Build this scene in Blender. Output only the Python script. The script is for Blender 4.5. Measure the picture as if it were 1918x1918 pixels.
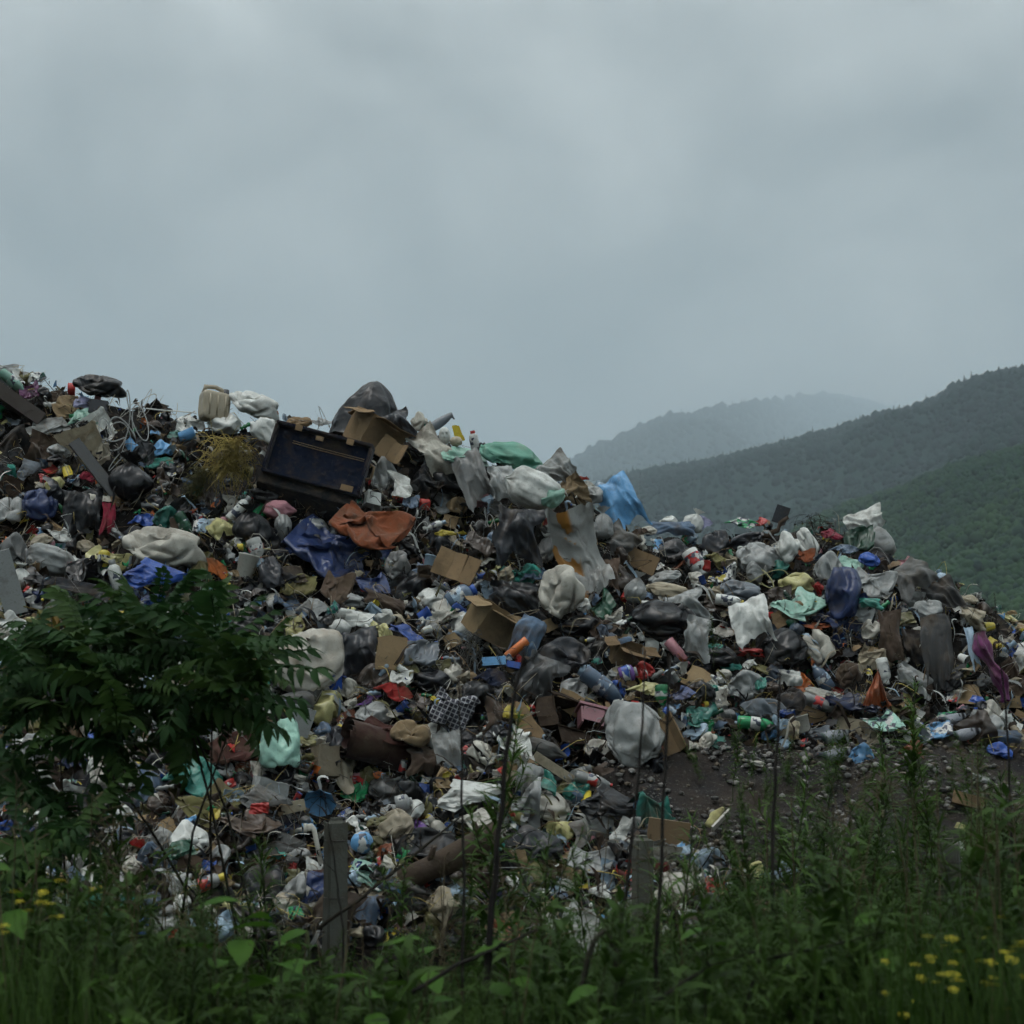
import bpy, bmesh, math, random
import numpy as np
from mathutils import Vector, Matrix, Euler

for _o in list(bpy.data.objects):
    bpy.data.objects.remove(_o)
SC = bpy.context.scene
COL = SC.collection
rad = math.radians

# ------------------------------------------------------------------ camera
FPX = 959 / math.tan(rad(18.0))          # focal length in photo pixels (1918 wide)
PITCH = math.atan(341 / FPX)
CAM = np.array([0.0, 0.0, 1.7])
cd = bpy.data.cameras.new('camera')
cd.sensor_width = 36.0
cd.angle = rad(36.0)
cd.clip_start, cd.clip_end = 0.1, 60000.0
cd.dof.use_dof = True
cd.dof.focus_distance = 14.0
cd.dof.aperture_fstop = 3.4
cam = bpy.data.objects.new('camera', cd)
cam.location = CAM
cam.rotation_euler = (rad(90) + PITCH, 0, 0)
COL.objects.link(cam)
SC.camera = cam

# ------------------------------------------------------------------ sky, sun, exposure
SUN_EL, SUN_AZ = 76.0, -120.0            # soft light from above and behind the viewer
w = bpy.data.worlds.new('World')
SC.world = w
w.use_nodes = True
nt = w.node_tree
nt.nodes.clear()
N = nt.nodes.new
L = nt.links.new
out = N('ShaderNodeOutputWorld')
sky = N('ShaderNodeTexSky')
sky.sky_type = 'NISHITA'
sky.sun_disc = False
sky.sun_elevation = rad(SUN_EL)
sky.sun_rotation = rad(SUN_AZ)
sky.air_density, sky.dust_density = 1.5, 4.0
bg1 = N('ShaderNodeBackground'); bg1.inputs['Strength'].default_value = 0.06
L(sky.outputs[0], bg1.inputs[0])
tc = N('ShaderNodeTexCoord')
sep = N('ShaderNodeSeparateXYZ'); L(tc.outputs['Generated'], sep.inputs[0])
ramp = N('ShaderNodeValToRGB')           # overcast: brighter towards the zenith
L(sep.outputs['Z'], ramp.inputs[0])
cr = ramp.color_ramp
cr.elements[0].position = 0.0; cr.elements[0].color = (0.352, 0.332, 0.290, 1)
cr.elements[1].position = 1.0; cr.elements[1].color = (1.02, 1.09, 1.10, 1)
for p_, c_ in ((0.10, (0.375, 0.363, 0.328)), (0.20, (0.385, 0.384, 0.358)), (0.42, (0.412, 0.427, 0.414))):
    e_ = cr.elements.new(p_); e_.color = (*c_, 1)
mp = N('ShaderNodeMapping'); mp.inputs['Scale'].default_value = (1.0, 1.0, 1.35)
mp.inputs['Rotation'].default_value = (0.0, 0.5, 0.2)
L(tc.outputs['Generated'], mp.inputs[0])
n1 = N('ShaderNodeTexNoise'); n1.inputs['Scale'].default_value = 5.2; n1.inputs['Detail'].default_value = 6
n1.inputs['Roughness'].default_value = 0.5; n1.inputs['Distortion'].default_value = 0.25
L(mp.outputs[0], n1.inputs['Vector'])
mr = N('ShaderNodeMapRange'); mr.inputs[1].default_value = 0.3; mr.inputs[2].default_value = 0.7
mr.inputs[3].default_value = 0.46; mr.inputs[4].default_value = 1.58
L(n1.outputs['Fac'], mr.inputs[0])
mul = N('ShaderNodeVectorMath'); mul.operation = 'SCALE'
L(ramp.outputs[0], mul.inputs[0]); L(mr.outputs[0], mul.inputs['Scale'])
bg2 = N('ShaderNodeBackground'); bg2.inputs['Strength'].default_value = 1.62
L(mul.outputs[0], bg2.inputs[0])
mix = N('ShaderNodeMixShader'); mix.inputs[0].default_value = 0.93
L(bg1.outputs[0], mix.inputs[1]); L(bg2.outputs[0], mix.inputs[2]); L(mix.outputs[0], out.inputs[0])

sl = bpy.data.lights.new('sun', 'SUN')
sl.energy = 1.5
sl.angle = rad(24)
sl.color = (1.0, 0.97, 0.93)
sun = bpy.data.objects.new('sun', sl)
sun.rotation_euler = (rad(90 - SUN_EL), 0, rad(-SUN_AZ + 180) * -1)
_a = rad(SUN_AZ)
_d = Vector((math.sin(_a) * math.cos(rad(SUN_EL)), math.cos(_a) * math.cos(rad(SUN_EL)), math.sin(rad(SUN_EL))))
sun.rotation_euler = (-_d).to_track_quat('-Z', 'Y').to_euler()
COL.objects.link(sun)

vs = SC.view_settings
vs.view_transform = 'Standard'
vs.look = 'None'
vs.exposure, vs.gamma = 0.0, 1.0
vs.use_curve_mapping = False
cy = SC.cycles
cy.use_denoising = True
cy.max_bounces, cy.diffuse_bounces, cy.glossy_bounces = 4, 1, 1
cy.transmission_bounces, cy.transparent_max_bounces, cy.volume_bounces = 3, 6, 1
cy.caustics_reflective = cy.caustics_refractive = False
cy.sample_clamp_indirect = 4.0
cy.use_adaptive_sampling = True
cy.adaptive_threshold = 0.06
cy.adaptive_min_samples = 12

# ------------------------------------------------------------------ noise and projection
_RT = np.random.RandomState(77).rand(4096)
def _hash(i, j, k, seed):
    return _RT[(i * 73856093 ^ j * 19349663 ^ k * 83492791 ^ (seed * 2654435)) & 4095]
def vnoise(p, seed=0):
    p = np.asarray(p, float)
    f0 = np.floor(p); q = p - f0; q = q * q * (3 - 2 * q)
    i, j, k = f0.astype(np.int64).T
    x, y, z = q.T
    r = 0
    for a in (0, 1):
        for b in (0, 1):
            for c in (0, 1):
                r = r + _hash(i + a, j + b, k + c, seed) * (x if a else 1 - x) * (y if b else 1 - y) * (z if c else 1 - z)
    return r * 2 - 1
def fbm(p, oct=4, seed=0, gain=0.5):
    s, a, t = 0, 1.0, 0
    p = np.asarray(p, float)
    for o in range(oct):
        s = s + a * vnoise(p * (2.03 ** o) + o * 17.3, seed + o); t += a; a *= gain
    return s / t
def ridged(p, oct=2, seed=0):
    s, a, t = 0, 1.0, 0
    for o in range(oct):
        s = s + a * (1 - np.abs(vnoise(np.asarray(p) * (2.1 ** o) + o * 9.1, seed + o)) * 2); t += a; a *= 0.5
    return s / t
def sstep(a, b, x):
    t = np.clip((x - a) / (b - a), 0, 1)
    return t * t * (3 - 2 * t)

_cp, _sp = math.cos(PITCH), math.sin(PITCH)
def ray(px, py):
    """view direction scaled to Y = 1"""
    px, py = np.asarray(px, float), np.asarray(py, float)
    x, y = (px - 959) / FPX, (959 - py) / FPX
    Y = _cp - y * _sp
    return np.stack([x / Y, np.ones_like(x), (y * _cp + _sp) / Y], -1)
def pt(px, py, D):
    return CAM + ray(px, py) * D
def proj(P):
    P = np.asarray(P, float) - CAM
    dz = P[..., 1] * _cp + P[..., 2] * _sp
    return 959 + FPX * P[..., 0] / dz, 959 - FPX * (P[..., 2] * _cp - P[..., 1] * _sp) / dz

# ------------------------------------------------------------------ the heap as a height field over the ground
CPX = [-700, -200, 0, 200, 400, 600, 700, 800, 900, 1000, 1100, 1180, 1230, 1300, 1450, 1600, 1680, 1760, 1850, 1918, 2150, 2700]
RIDGE = [(685, 17.6), (675, 17.4), (690, 17.0), (737, 16.8), (780, 16.5), (790, 16.3), (795, 16.2), (803, 16.0), (847, 15.8), (873, 15.6), (903, 15.4), (980, 15.7), (988, 16.2), (982, 16.6), (976, 16.8), (976, 16.5), (1038, 16.2), (1076, 15.9), (1128, 15.6), (1162, 15.4), (1254, 15.0), (1274, 15.0)]
MID = [(1000, 15), (1000, 14.8), (1000, 14.7), (1000, 14.6), (1000, 14.6), (1010, 14.5), (1010, 14.5), (1030, 14.4), (1060, 14.2), (1100, 13.9), (1130, 13.8),
       (1150, 13.8), (1160, 13.8), (1165, 13.75), (1165, 13.75), (1165, 13.75), (1200, 13.75), (1225, 13.75), (1256, 13.7), (1276, 13.7), (1306, 13.7), (1318, 13.7)]
LOW = [(1350, 12.3)] * 8 + [(1370, 12.2), (1385, 12.2), (1400, 12.25), (1396, 12.35), (1390, 12.4), (1386, 12.5), (1382, 12.55), (1382, 12.6), (1385, 12.6),
       (1390, 12.6), (1398, 12.6), (1402, 12.6), (1405, 12.6), (1405, 12.6)]
_rows = []
for arr in (RIDGE, MID, LOW):
    P = pt(np.array(CPX, float), np.array([a[0] for a in arr], float), np.array([a[1] for a in arr], float)[:, None])
    _rows.append((P[:, 0] / P[:, 1], P[:, 1], P[:, 2]))
PITS = []          # (X, Y, radius, depth) hollows between the big things
def h_parts(X, Y):
    X, Y = np.asarray(X, float), np.asarray(Y, float)
    u = X / np.maximum(Y, 1.0)
    (uR, yR, zR), (uM, yM, zM), (uL, yL, zL) = _rows
    YR, ZR = np.interp(u, uR, yR), np.interp(u, uR, zR)
    YM, ZM = np.interp(u, uM, yM), np.interp(u, uM, zM)
    YL, ZL = np.interp(u, uL, yL), np.interp(u, uL, zL)
    return u, YR, ZR, YM, ZM, YL, ZL
def dirt_mask(X, Y):
    """1 on the bare soil bank at the right, 0 on refuse"""
    u, YR, ZR, YM, ZM, YL, ZL = h_parts(X, Y)
    n = fbm(np.stack([np.asarray(X) * 1.1, np.asarray(Y) * 1.1, np.zeros_like(np.asarray(X, float))], -1), 3, 5) * 0.22
    d1 = sstep(0.02, 0.07, (YL + 0.06 + n * 0.5) - Y)                # in front of the ledge
    edge = 0.045 + 0.075 * np.clip((12.35 - np.asarray(Y)) / 2.0, 0, 1.3)
    d2 = sstep(-0.012, 0.018, u - edge + n * 0.06)
    return d1 * d2
def H(X, Y, detail=True):
    X, Y = np.asarray(X, float), np.asarray(Y, float)
    u, YR, ZR, YM, ZM, YL, ZL = h_parts(X, Y)
    YB = 10.0 + 0.2 * np.sin(X * 1.3)
    z = np.where(Y < YL, ZL * np.clip((Y - YB) / (YL - YB), 0, 1),
        np.where(Y < YM, ZL + (ZM - ZL) * (Y - YL) / (YM - YL),
        np.where(Y < YR, ZM + (ZR - ZM) * (Y - YM) / (YR - YM),
                 ZR - 0.06 * (Y - YR) - 0.9 * np.clip(Y - YR - 4.5, 0, None))))
    z = np.maximum(z, 0.0)
    if detail:
        q = np.stack([X, Y, np.zeros_like(X)], -1)
        on = sstep(0.02, 0.35, z)
        dm = dirt_mask(X, Y)
        near = 1 - 0.65 * np.exp(-((Y - YR) / 0.45) ** 2)
        z = z + on * near * (1 - 0.85 * dm) * (0.30 * fbm(q * 0.95, 3, 3) + 0.36 * fbm(q * 2.3, 3, 8)) + on * dm * (0.10 * fbm(q * 2.2, 3, 12) + 0.05 * fbm(q * 8, 2, 13))
        z = z - on * (1 - dm) * 0.06 * near
        for (a, b, r, d) in PITS:
            z = z - d * np.exp(-(((X - a) ** 2 + (Y - b) ** 2) / (r * r)))
        z = np.maximum(z, 0.0)
    return z
def _march(px, py):
    r = ray(px, py)
    D = np.full(px.shape, np.nan)
    best, bestD = np.full(px.shape, 1e9), np.full(px.shape, 15.0)
    for d in np.arange(9.6, 17.9, 0.08):
        P = CAM + r * d
        g = P[:, 2] - H(P[:, 0], P[:, 1])
        D = np.where(np.isnan(D) & (g < 0), d - 0.04, D)
        upd = g < best
        best, bestD = np.where(upd, g, best), np.where(upd, d, bestD)
    miss = np.isnan(D)
    return np.where(miss, bestD, D), miss
_DM = None
def hit(px, py):
    """depth at which a line of sight meets the heap; the ridge depth where it passes above"""
    px, py = np.atleast_1d(np.asarray(px, float)), np.atleast_1d(np.asarray(py, float))
    if _DM is None: return _march(px, py)
    x, y = np.clip((px + 80) / 10, 0, 207.99), np.clip((py - 600) / 10, 0, 131.99)
    i, j = x.astype(int), y.astype(int); fx, fy = x - i, y - j
    D, ms = _DM
    d = (D[i, j] * (1 - fx) + D[i + 1, j] * fx) * (1 - fy) + (D[i, j + 1] * (1 - fx) + D[i + 1, j + 1] * fx) * fy
    return d, ms[np.round(x).astype(int), np.round(y).astype(int)]
_pits_px = [(575, 950, 0.42, 0.6), (845, 892, 0.28, 0.65), (1054, 1015, 0.26, 0.6), (955, 1120, 0.36, 0.55), (790, 1000, 0.22, 0.4), (560, 1120, 0.2, 0.3), (1370, 1150, 0.25, 0.35), (740, 1440, 0.25, 0.35), (1565, 1150, 0.34, 0.4),
            (655, 1425, 0.36, 0.35), (150, 960, 0.3, 0.3), (1735, 1290, 0.3, 0.25), (1470, 1225, 0.25, 0.25), (250, 930, 0.3, 0.3), (1060, 1385, 0.2, 0.25), (40, 790, 0.3, 0.3)]
_new = []
for (a, b, r_, d_) in _pits_px:
    D_, _m = hit(a, b)
    P_ = pt(a, b, D_[0])
    _new.append((P_[0], P_[1], r_, d_))
PITS.extend(_new)
_gx, _gy = np.meshgrid(np.arange(209) * 10.0 - 80, np.arange(133) * 10.0 + 600, indexing='ij')
_d, _ms = _march(_gx.ravel(), _gy.ravel())
_DM = (_d.reshape(_gx.shape), _ms.reshape(_gx.shape))

# ------------------------------------------------------------------ object helpers
def mesh_np(name, V, F, mat=None, smooth=True, cols=None):
    me = bpy.data.meshes.new(name)
    V = np.asarray(V, np.float32)
    if isinstance(F, np.ndarray):
        k = F.shape[1]
        me.vertices.add(len(V)); me.vertices.foreach_set('co', V.ravel())
        me.loops.add(F.size); me.loops.foreach_set('vertex_index', F.ravel().astype(np.int32))
        me.polygons.add(len(F))
        me.polygons.foreach_set('loop_start', np.arange(0, F.size, k, dtype=np.int32))
        me.polygons.foreach_set('loop_total', np.full(len(F), k, np.int32))
        me.update(calc_edges=True)
    else:
        me.from_pydata(V.tolist(), [], F)
    me.polygons.foreach_set('use_smooth', np.full(len(me.polygons), smooth, bool))
    if cols is not None:
        a = me.color_attributes.new('Col', 'FLOAT_COLOR', 'POINT')
        a.data.foreach_set('color', np.asarray(cols, np.float32).ravel())
    if mat is not None:
        me.materials.append(mat)
    return me
def add(name, me, parent=None, M=None, color=None, label=None, cat=None, group=None, kind=None):
    o = bpy.data.objects.new(name, me)
    COL.objects.link(o)
    if parent is not None:
        o.parent = parent
    if M is not None:
        o.matrix_local = M
    if color is not None:
        o.color = (*color[:3], 1)
    if label: o['label'] = label
    if cat: o['category'] = cat
    if group: o['group'] = group
    if kind: o['kind'] = kind
    return o
def grid_faces(n, m, wrap=False):
    i, j = np.meshgrid(np.arange(n - 1), np.arange(m if wrap else m - 1), indexing='ij')
    i, j = i.ravel(), j.ravel(); j2 = (j + 1) % m
    return np.stack([i * m + j, (i + 1) * m + j, (i + 1) * m + j2, i * m + j2], -1)
def unit(V):
    V = np.asarray(V, float)
    lo, hi = V.min(0), V.max(0)
    return (V - (lo + hi) / 2) / np.maximum(hi - lo, 1e-6)
class MB:
    """collects boxes, tubes and revolved shapes into one mesh"""
    def __init__(s): s.V, s.F = [], []
    def raw(s, V, F):
        o = len(s.V); s.V += [tuple(map(float, v)) for v in V]; s.F += [tuple(int(i) + o for i in f) for f in F]; return s
    def box(s, c, d, M=None, taper=1.0):
        V = []
        for z in (-1, 1):
            for x, y in ((-1, -1), (1, -1), (1, 1), (-1, 1)):
                t = taper if z > 0 else 1
                v = Vector((c[0] + x * d[0] / 2 * t, c[1] + y * d[1] / 2 * t, c[2] + z * d[2] / 2))
                V.append(M @ v if M is not None else v)
        return s.raw(V, [(3, 2, 1, 0), (4, 5, 6, 7), (0, 1, 5, 4), (1, 2, 6, 5), (2, 3, 7, 6), (3, 0, 4, 7)])
    def tube(s, P, R, n=8, cap=True):
        P = [Vector(p) for p in P]
        R = R if hasattr(R, '__len__') else [R] * len(P)
        V, F = [], []
        up = Vector((0.13, 0.31, 0.94))
        for i, p in enumerate(P):
            t = (P[min(i + 1, len(P) - 1)] - P[max(i - 1, 0)]).normalized()
            a = t.cross(up)
            if a.length < 1e-3: a = t.cross(Vector((1, 0, 0)))
            a.normalize(); b = t.cross(a)
            for k in range(n):
                th = 2 * math.pi * k / n
                V.append(p + (a * math.cos(th) + b * math.sin(th)) * R[i])
        for i in range(len(P) - 1):
            for k in range(n):
                F.append((i * n + k, i * n + (k + 1) % n, (i + 1) * n + (k + 1) % n, (i + 1) * n + k))
        if cap:
            F.append(tuple(range(n - 1, -1, -1))); F.append(tuple((len(P) - 1) * n + k for k in range(n)))
        return s.raw(V, F)
    def lathe(s, prof, n=16, axis='z', squash=1.0):
        V, F = [], []
        for (r, z) in prof:
            for k in range(n):
                th = 2 * math.pi * k / n
                V.append((r * math.cos(th), r * math.sin(th) * squash, z))
        for i in range(len(prof) - 1):
            for k in range(n):
                F.append((i * n + k, i * n + (k + 1) % n, (i + 1) * n + (k + 1) % n, (i + 1) * n + k))
        return s.raw(V, F)
    def build(s, name, mat, smooth=False):
        return mesh_np(name, np.array(s.V), s.F, mat, smooth)
# ------------------------------------------------------------------ materials
def new_mat(name):
    m = bpy.data.materials.new(name)
    m.use_nodes = True
    t = m.node_tree
    t.nodes.clear()
    o = t.nodes.new('ShaderNodeOutputMaterial')
    b = t.nodes.new('ShaderNodeBsdfPrincipled')
    t.links.new(b.outputs[0], o.inputs[0])
    return m, t, b, o
def noise_node(t, vec, scale, detail=3, rough=0.55, dist=0.0):
    n = t.nodes.new('ShaderNodeTexNoise')
    n.inputs['Scale'].default_value = scale
    n.inputs['Detail'].default_value = detail
    n.inputs['Roughness'].default_value = rough
    n.inputs['Distortion'].default_value = dist
    if vec is not None: t.links.new(vec, n.inputs['Vector'])
    return n.outputs['Fac']
def maprange(t, x, a, b, c=0.0, d=1.0):
    n = t.nodes.new('ShaderNodeMapRange')
    for i, v in enumerate((a, b, c, d)): n.inputs[i + 1].default_value = v
    t.links.new(x, n.inputs[0])
    return n.outputs[0]
def mixc(t, f, a, b):
    n = t.nodes.new('ShaderNodeMix'); n.data_type = 'RGBA'
    for s, v in ((n.inputs['Factor'], f), (n.inputs[6], a), (n.inputs[7], b)):
        if isinstance(v, (int, float)): s.default_value = v
        elif isinstance(v, tuple): s.default_value = (*v, 1)
        else: t.links.new(v, s)
    return n.outputs[2]
def obj_vec(t):
    """world position shifted by a random amount per object, so that copies differ"""
    g = t.nodes.new('ShaderNodeNewGeometry')
    oi = t.nodes.new('ShaderNodeObjectInfo')
    m = t.nodes.new('ShaderNodeMath'); m.operation = 'MULTIPLY'; m.inputs[1].default_value = 37.0
    t.links.new(oi.outputs['Random'], m.inputs[0])
    a = t.nodes.new('ShaderNodeVectorMath'); a.operation = 'ADD'
    t.links.new(g.outputs['Position'], a.inputs[0]); t.links.new(m.outputs[0], a.inputs[1])
    return a.outputs[0], oi
def bump(t, b, h, strength, dist):
    n = t.nodes.new('ShaderNodeBump')
    n.inputs['Strength'].default_value = strength; n.inputs['Distance'].default_value = dist
    t.links.new(h, n.inputs['Height']); t.links.new(n.outputs[0], b.inputs['Normal'])
GRIME = (0.075, 0.054, 0.034)
def tinted(name, rough, spec=0.5, grime=(0.52, 0.72, 0.75), scale=7, bumps=None, transl=0.0, attr=False, prints=False, sheen=0):
    m, t, b, o = new_mat(name)
    v, oi = obj_vec(t)
    if attr:
        a = t.nodes.new('ShaderNodeVertexColor'); a.layer_name = 'Col'; c = a.outputs[0]
    else:
        c = oi.outputs['Color']
    if prints:
        p1 = maprange(t, noise_node(t, v, 11, 1, 0.4), 0.52, 0.54)
        p2 = maprange(t, noise_node(t, v, 23, 1, 0.4), 0.56, 0.58)
        c = mixc(t, p1, c, (0.5, 0.5, 0.47)); c = mixc(t, p2, c, (0.05, 0.06, 0.09))
    f = maprange(t, noise_node(t, v, scale, 4, 0.62), grime[0], grime[1], 0.0, grime[2])
    c2 = mixc(t, f, c, GRIME)
    f2 = maprange(t, noise_node(t, v, scale * 5, 2, 0.6), 0.58, 0.75, 0.0, 0.4)
    c2 = mixc(t, f2, c2, (0.10, 0.085, 0.06))
    t.links.new(c2, b.inputs['Base Color'])
    rg = maprange(t, f, 0, 1, rough, min(1.0, rough + 0.35))
    t.links.new(rg, b.inputs['Roughness'])
    b.inputs['Specular IOR Level'].default_value = spec
    if sheen: b.inputs['Sheen Weight'].default_value = sheen
    if bumps and len(bumps) == 3: bump(t, b, noise_node(t, v, bumps[0], 3, 0.6, 0.4), bumps[1], bumps[2])
    elif bumps:                               # crinkled film: sharp little folds
        rn = t.nodes.new('ShaderNodeTexNoise'); rn.noise_type = 'RIDGED_MULTIFRACTAL'
        rn.inputs['Scale'].default_value = bumps[0]; rn.inputs['Detail'].default_value = 3; rn.inputs['Distortion'].default_value = 0.5
        t.links.new(v, rn.inputs['Vector'])
        bump(t, b, rn.outputs['Fac'], bumps[1], bumps[2])
    if transl:
        tr = t.nodes.new('ShaderNodeBsdfTranslucent'); t.links.new(c2, tr.inputs[0])
        ms = t.nodes.new('ShaderNodeMixShader'); ms.inputs[0].default_value = transl
        t.links.new(b.outputs[0], ms.inputs[1]); t.links.new(tr.outputs[0], ms.inputs[2]); t.links.new(ms.outputs[0], o.inputs[0])
    return m
M_FILM = tinted('plastic_film', 0.30, 0.5, (0.53, 0.76, 0.7), 6, (11, 0.9, 0.020, 1), 0.15)
M_BAG = tinted('bag_plastic', 0.33, 0.36, (0.53, 0.76, 0.65), 5, (9, 0.9, 0.022, 1))
M_PRINT = tinted('printed_packaging', 0.38, 0.5, (0.55, 0.8, 0.6), 7, (14, 0.8, 0.015, 1), 0.0, False, True)
M_CLOTH = tinted('cloth', 0.93, 0.15, (0.45, 0.7, 0.8), 5, (10, 0.8, 0.02, 1), 0, sheen=0.15)
M_HARD = tinted('hard_plastic', 0.36, 0.5, (0.56, 0.8, 0.6), 8)
M_PAPER = tinted('paper', 0.85, 0.2, (0.52, 0.78, 0.6), 7)
M_CARD = tinted('cardboard', 0.9, 0.15, (0.5, 0.78, 0.7), 5, (25, 0.3, 0.006))
M_WOOD = tinted('old_wood', 0.85, 0.2, (0.45, 0.75, 0.7), 9, (40, 0.5, 0.006))
M_METAL = tinted('dull_metal', 0.45, 0.6, (0.5, 0.75, 0.7), 9)
M_LITTER = tinted('mixed_litter', 0.6, 0.22, (0.55, 0.8, 0.6), 8, None, 0, True)
M_SACK = tinted('woven_sack', 0.6, 0.35, (0.47, 0.74, 0.7), 4.5, (7, 0.7, 0.018, 1))
M_CONC = tinted('weathered_concrete', 0.95, 0.15, (0.42, 0.72, 0.55), 9, (60, 0.5, 0.01))
M_STRAW = tinted('dry_straw', 0.8, 0.2, (0.55, 0.8, 0.6), 14)
def mesh_sack(name):
    """fine netting: open weave over whatever is behind"""
    m, t, b, o = new_mat(name)
    v, oi = obj_vec(t)
    f = maprange(t, noise_node(t, v, 7, 3), 0.5, 0.75, 0, 0.5)
    t.links.new(mixc(t, f, oi.outputs['Color'], (0.45, 0.48, 0.4)), b.inputs['Base Color'])
    b.inputs['Roughness'].default_value = 0.5
    bump(t, b, noise_node(t, v, 70, 2, 0.6), 0.9, 0.01)
    tr = t.nodes.new('ShaderNodeBsdfTranslucent'); t.links.new(oi.outputs['Color'], tr.inputs[0])
    ms = t.nodes.new('ShaderNodeMixShader'); ms.inputs[0].default_value = 0.3
    t.links.new(b.outputs[0], ms.inputs[1]); t.links.new(tr.outputs[0], ms.inputs[2]); t.links.new(ms.outputs[0], o.inputs[0])
    return m
M_MESH = mesh_sack('netting')
def glass_plastic(name):
    m, t, b, o = new_mat(name)
    v, oi = obj_vec(t)
    f = maprange(t, noise_node(t, v, 8, 3), 0.5, 0.8, 0, 0.6)
    t.links.new(mixc(t, f, oi.outputs['Color'], GRIME), b.inputs['Base Color'])
    b.inputs['Roughness'].default_value = 0.12
    b.inputs['Specular IOR Level'].default_value = 0.7
    tr = t.nodes.new('ShaderNodeBsdfTransparent'); t.links.new(oi.outputs['Color'], tr.inputs[0])
    ms = t.nodes.new('ShaderNodeMixShader'); ms.inputs[0].default_value = 0.3
    t.links.new(b.outputs[0], ms.inputs[1]); t.links.new(tr.outputs[0], ms.inputs[2]); t.links.new(ms.outputs[0], o.inputs[0])
    return m
M_PET = glass_plastic('clear_bottle_plastic')
def plaid():
    m, t, b, o = new_mat('checked_cloth')
    tc = t.nodes.new('ShaderNodeTexCoord')
    ws = []
    for ax in (0, 2):
        wv = t.nodes.new('ShaderNodeTexWave'); wv.bands_direction = 'XYZ'[ax]; wv.inputs['Scale'].default_value = 3.0; wv.inputs['Distortion'].default_value = 0.4
        t.links.new(tc.outputs['Object'], wv.inputs['Vector'])
        ws.append(maprange(t, wv.outputs['Fac'], 0.80, 0.90))
    mx = t.nodes.new('ShaderNodeMath'); mx.operation = 'MAXIMUM'
    t.links.new(ws[0], mx.inputs[0]); t.links.new(ws[1], mx.inputs[1])
    t.links.new(mixc(t, mx.outputs[0], (0.03, 0.03, 0.042), (0.30, 0.30, 0.31)), b.inputs['Base Color'])
    b.inputs['Roughness'].default_value = 0.9
    return m
M_PLAID = plaid()
def logo_sack():
    """pale sack with broad orange shapes printed on it"""
    m, t, b, o = new_mat('orange_printed_sack')
    tc = t.nodes.new('ShaderNodeTexCoord')
    mpn = t.nodes.new('ShaderNodeMapping'); mpn.inputs['Location'].default_value = (0.28, 0, -0.1)
    t.links.new(tc.outputs['Object'], mpn.inputs[0])
    f = maprange(t, noise_node(t, mpn.outputs[0], 3.2, 1, 0.4), 0.53, 0.55)
    sp = t.nodes.new('ShaderNodeSeparateXYZ'); t.links.new(tc.outputs['Object'], sp.inputs[0])
    g = maprange(t, sp.outputs[0], -0.08, -0.02, 1, 0)
    mm = t.nodes.new('ShaderNodeMath'); mm.operation = 'MULTIPLY'; t.links.new(f, mm.inputs[0]); t.links.new(g, mm.inputs[1])
    c = mixc(t, mm.outputs[0], (0.36, 0.36, 0.34), (0.38, 0.17, 0.03))
    v, oi = obj_vec(t)
    f2 = maprange(t, noise_node(t, v, 5, 4), 0.5, 0.8, 0, 0.6)
    t.links.new(mixc(t, f2, c, GRIME), b.inputs['Base Color'])
    b.inputs['Roughness'].default_value = 0.5
    bump(t, b, noise_node(t, v, 30, 3), 0.4, 0.01)
    return m
M_LOGO = logo_sack()
def dirty_white():
    m, t, b, o = new_mat('stained_white_sack')
    v, oi = obj_vec(t)
    f = maprange(t, noise_node(t, v, 4, 5, 0.6), 0.42, 0.75, 0, 0.9)
    c = mixc(t, f, (0.5, 0.48, 0.42), (0.2, 0.14, 0.08))
    t.links.new(c, b.inputs['Base Color']); b.inputs['Roughness'].default_value = 0.7
    bump(t, b, noise_node(t, v, 20, 3), 0.3, 0.01)
    return m
M_STAIN = dirty_white()
def soil(name, c1, c2, c3, sc):
    m, t, b, o = new_mat(name)
    g = t.nodes.new('ShaderNodeNewGeometry')
    f1 = maprange(t, noise_node(t, g.outputs['Position'], sc, 6, 0.7), 0.35, 0.7)
    f2 = maprange(t, noise_node(t, g.outputs['Position'], sc * 9, 3, 0.7), 0.55, 0.75)
    c = mixc(t, f1, c1, c2); c = mixc(t, f2, c, c3)
    t.links.new(c, b.inputs['Base Color']); b.inputs['Roughness'].default_value = 1.0
    b.inputs['Specular IOR Level'].default_value = 0.2
    bump(t, b, noise_node(t, g.outputs['Position'], sc * 12, 5, 0.7), 0.8, 0.03)
    return m
M_HEAP = soil('rotting_refuse', (0.022, 0.019, 0.016), (0.05, 0.042, 0.032), (0.10, 0.09, 0.075), 3)
M_GROUND = soil('verge_ground', (0.02, 0.026, 0.012), (0.035, 0.032, 0.022), (0.03, 0.045, 0.018), 1.2)
M_STONE = tinted('stones', 0.95, 0.2, (0.45, 0.75, 0.5), 9)
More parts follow.
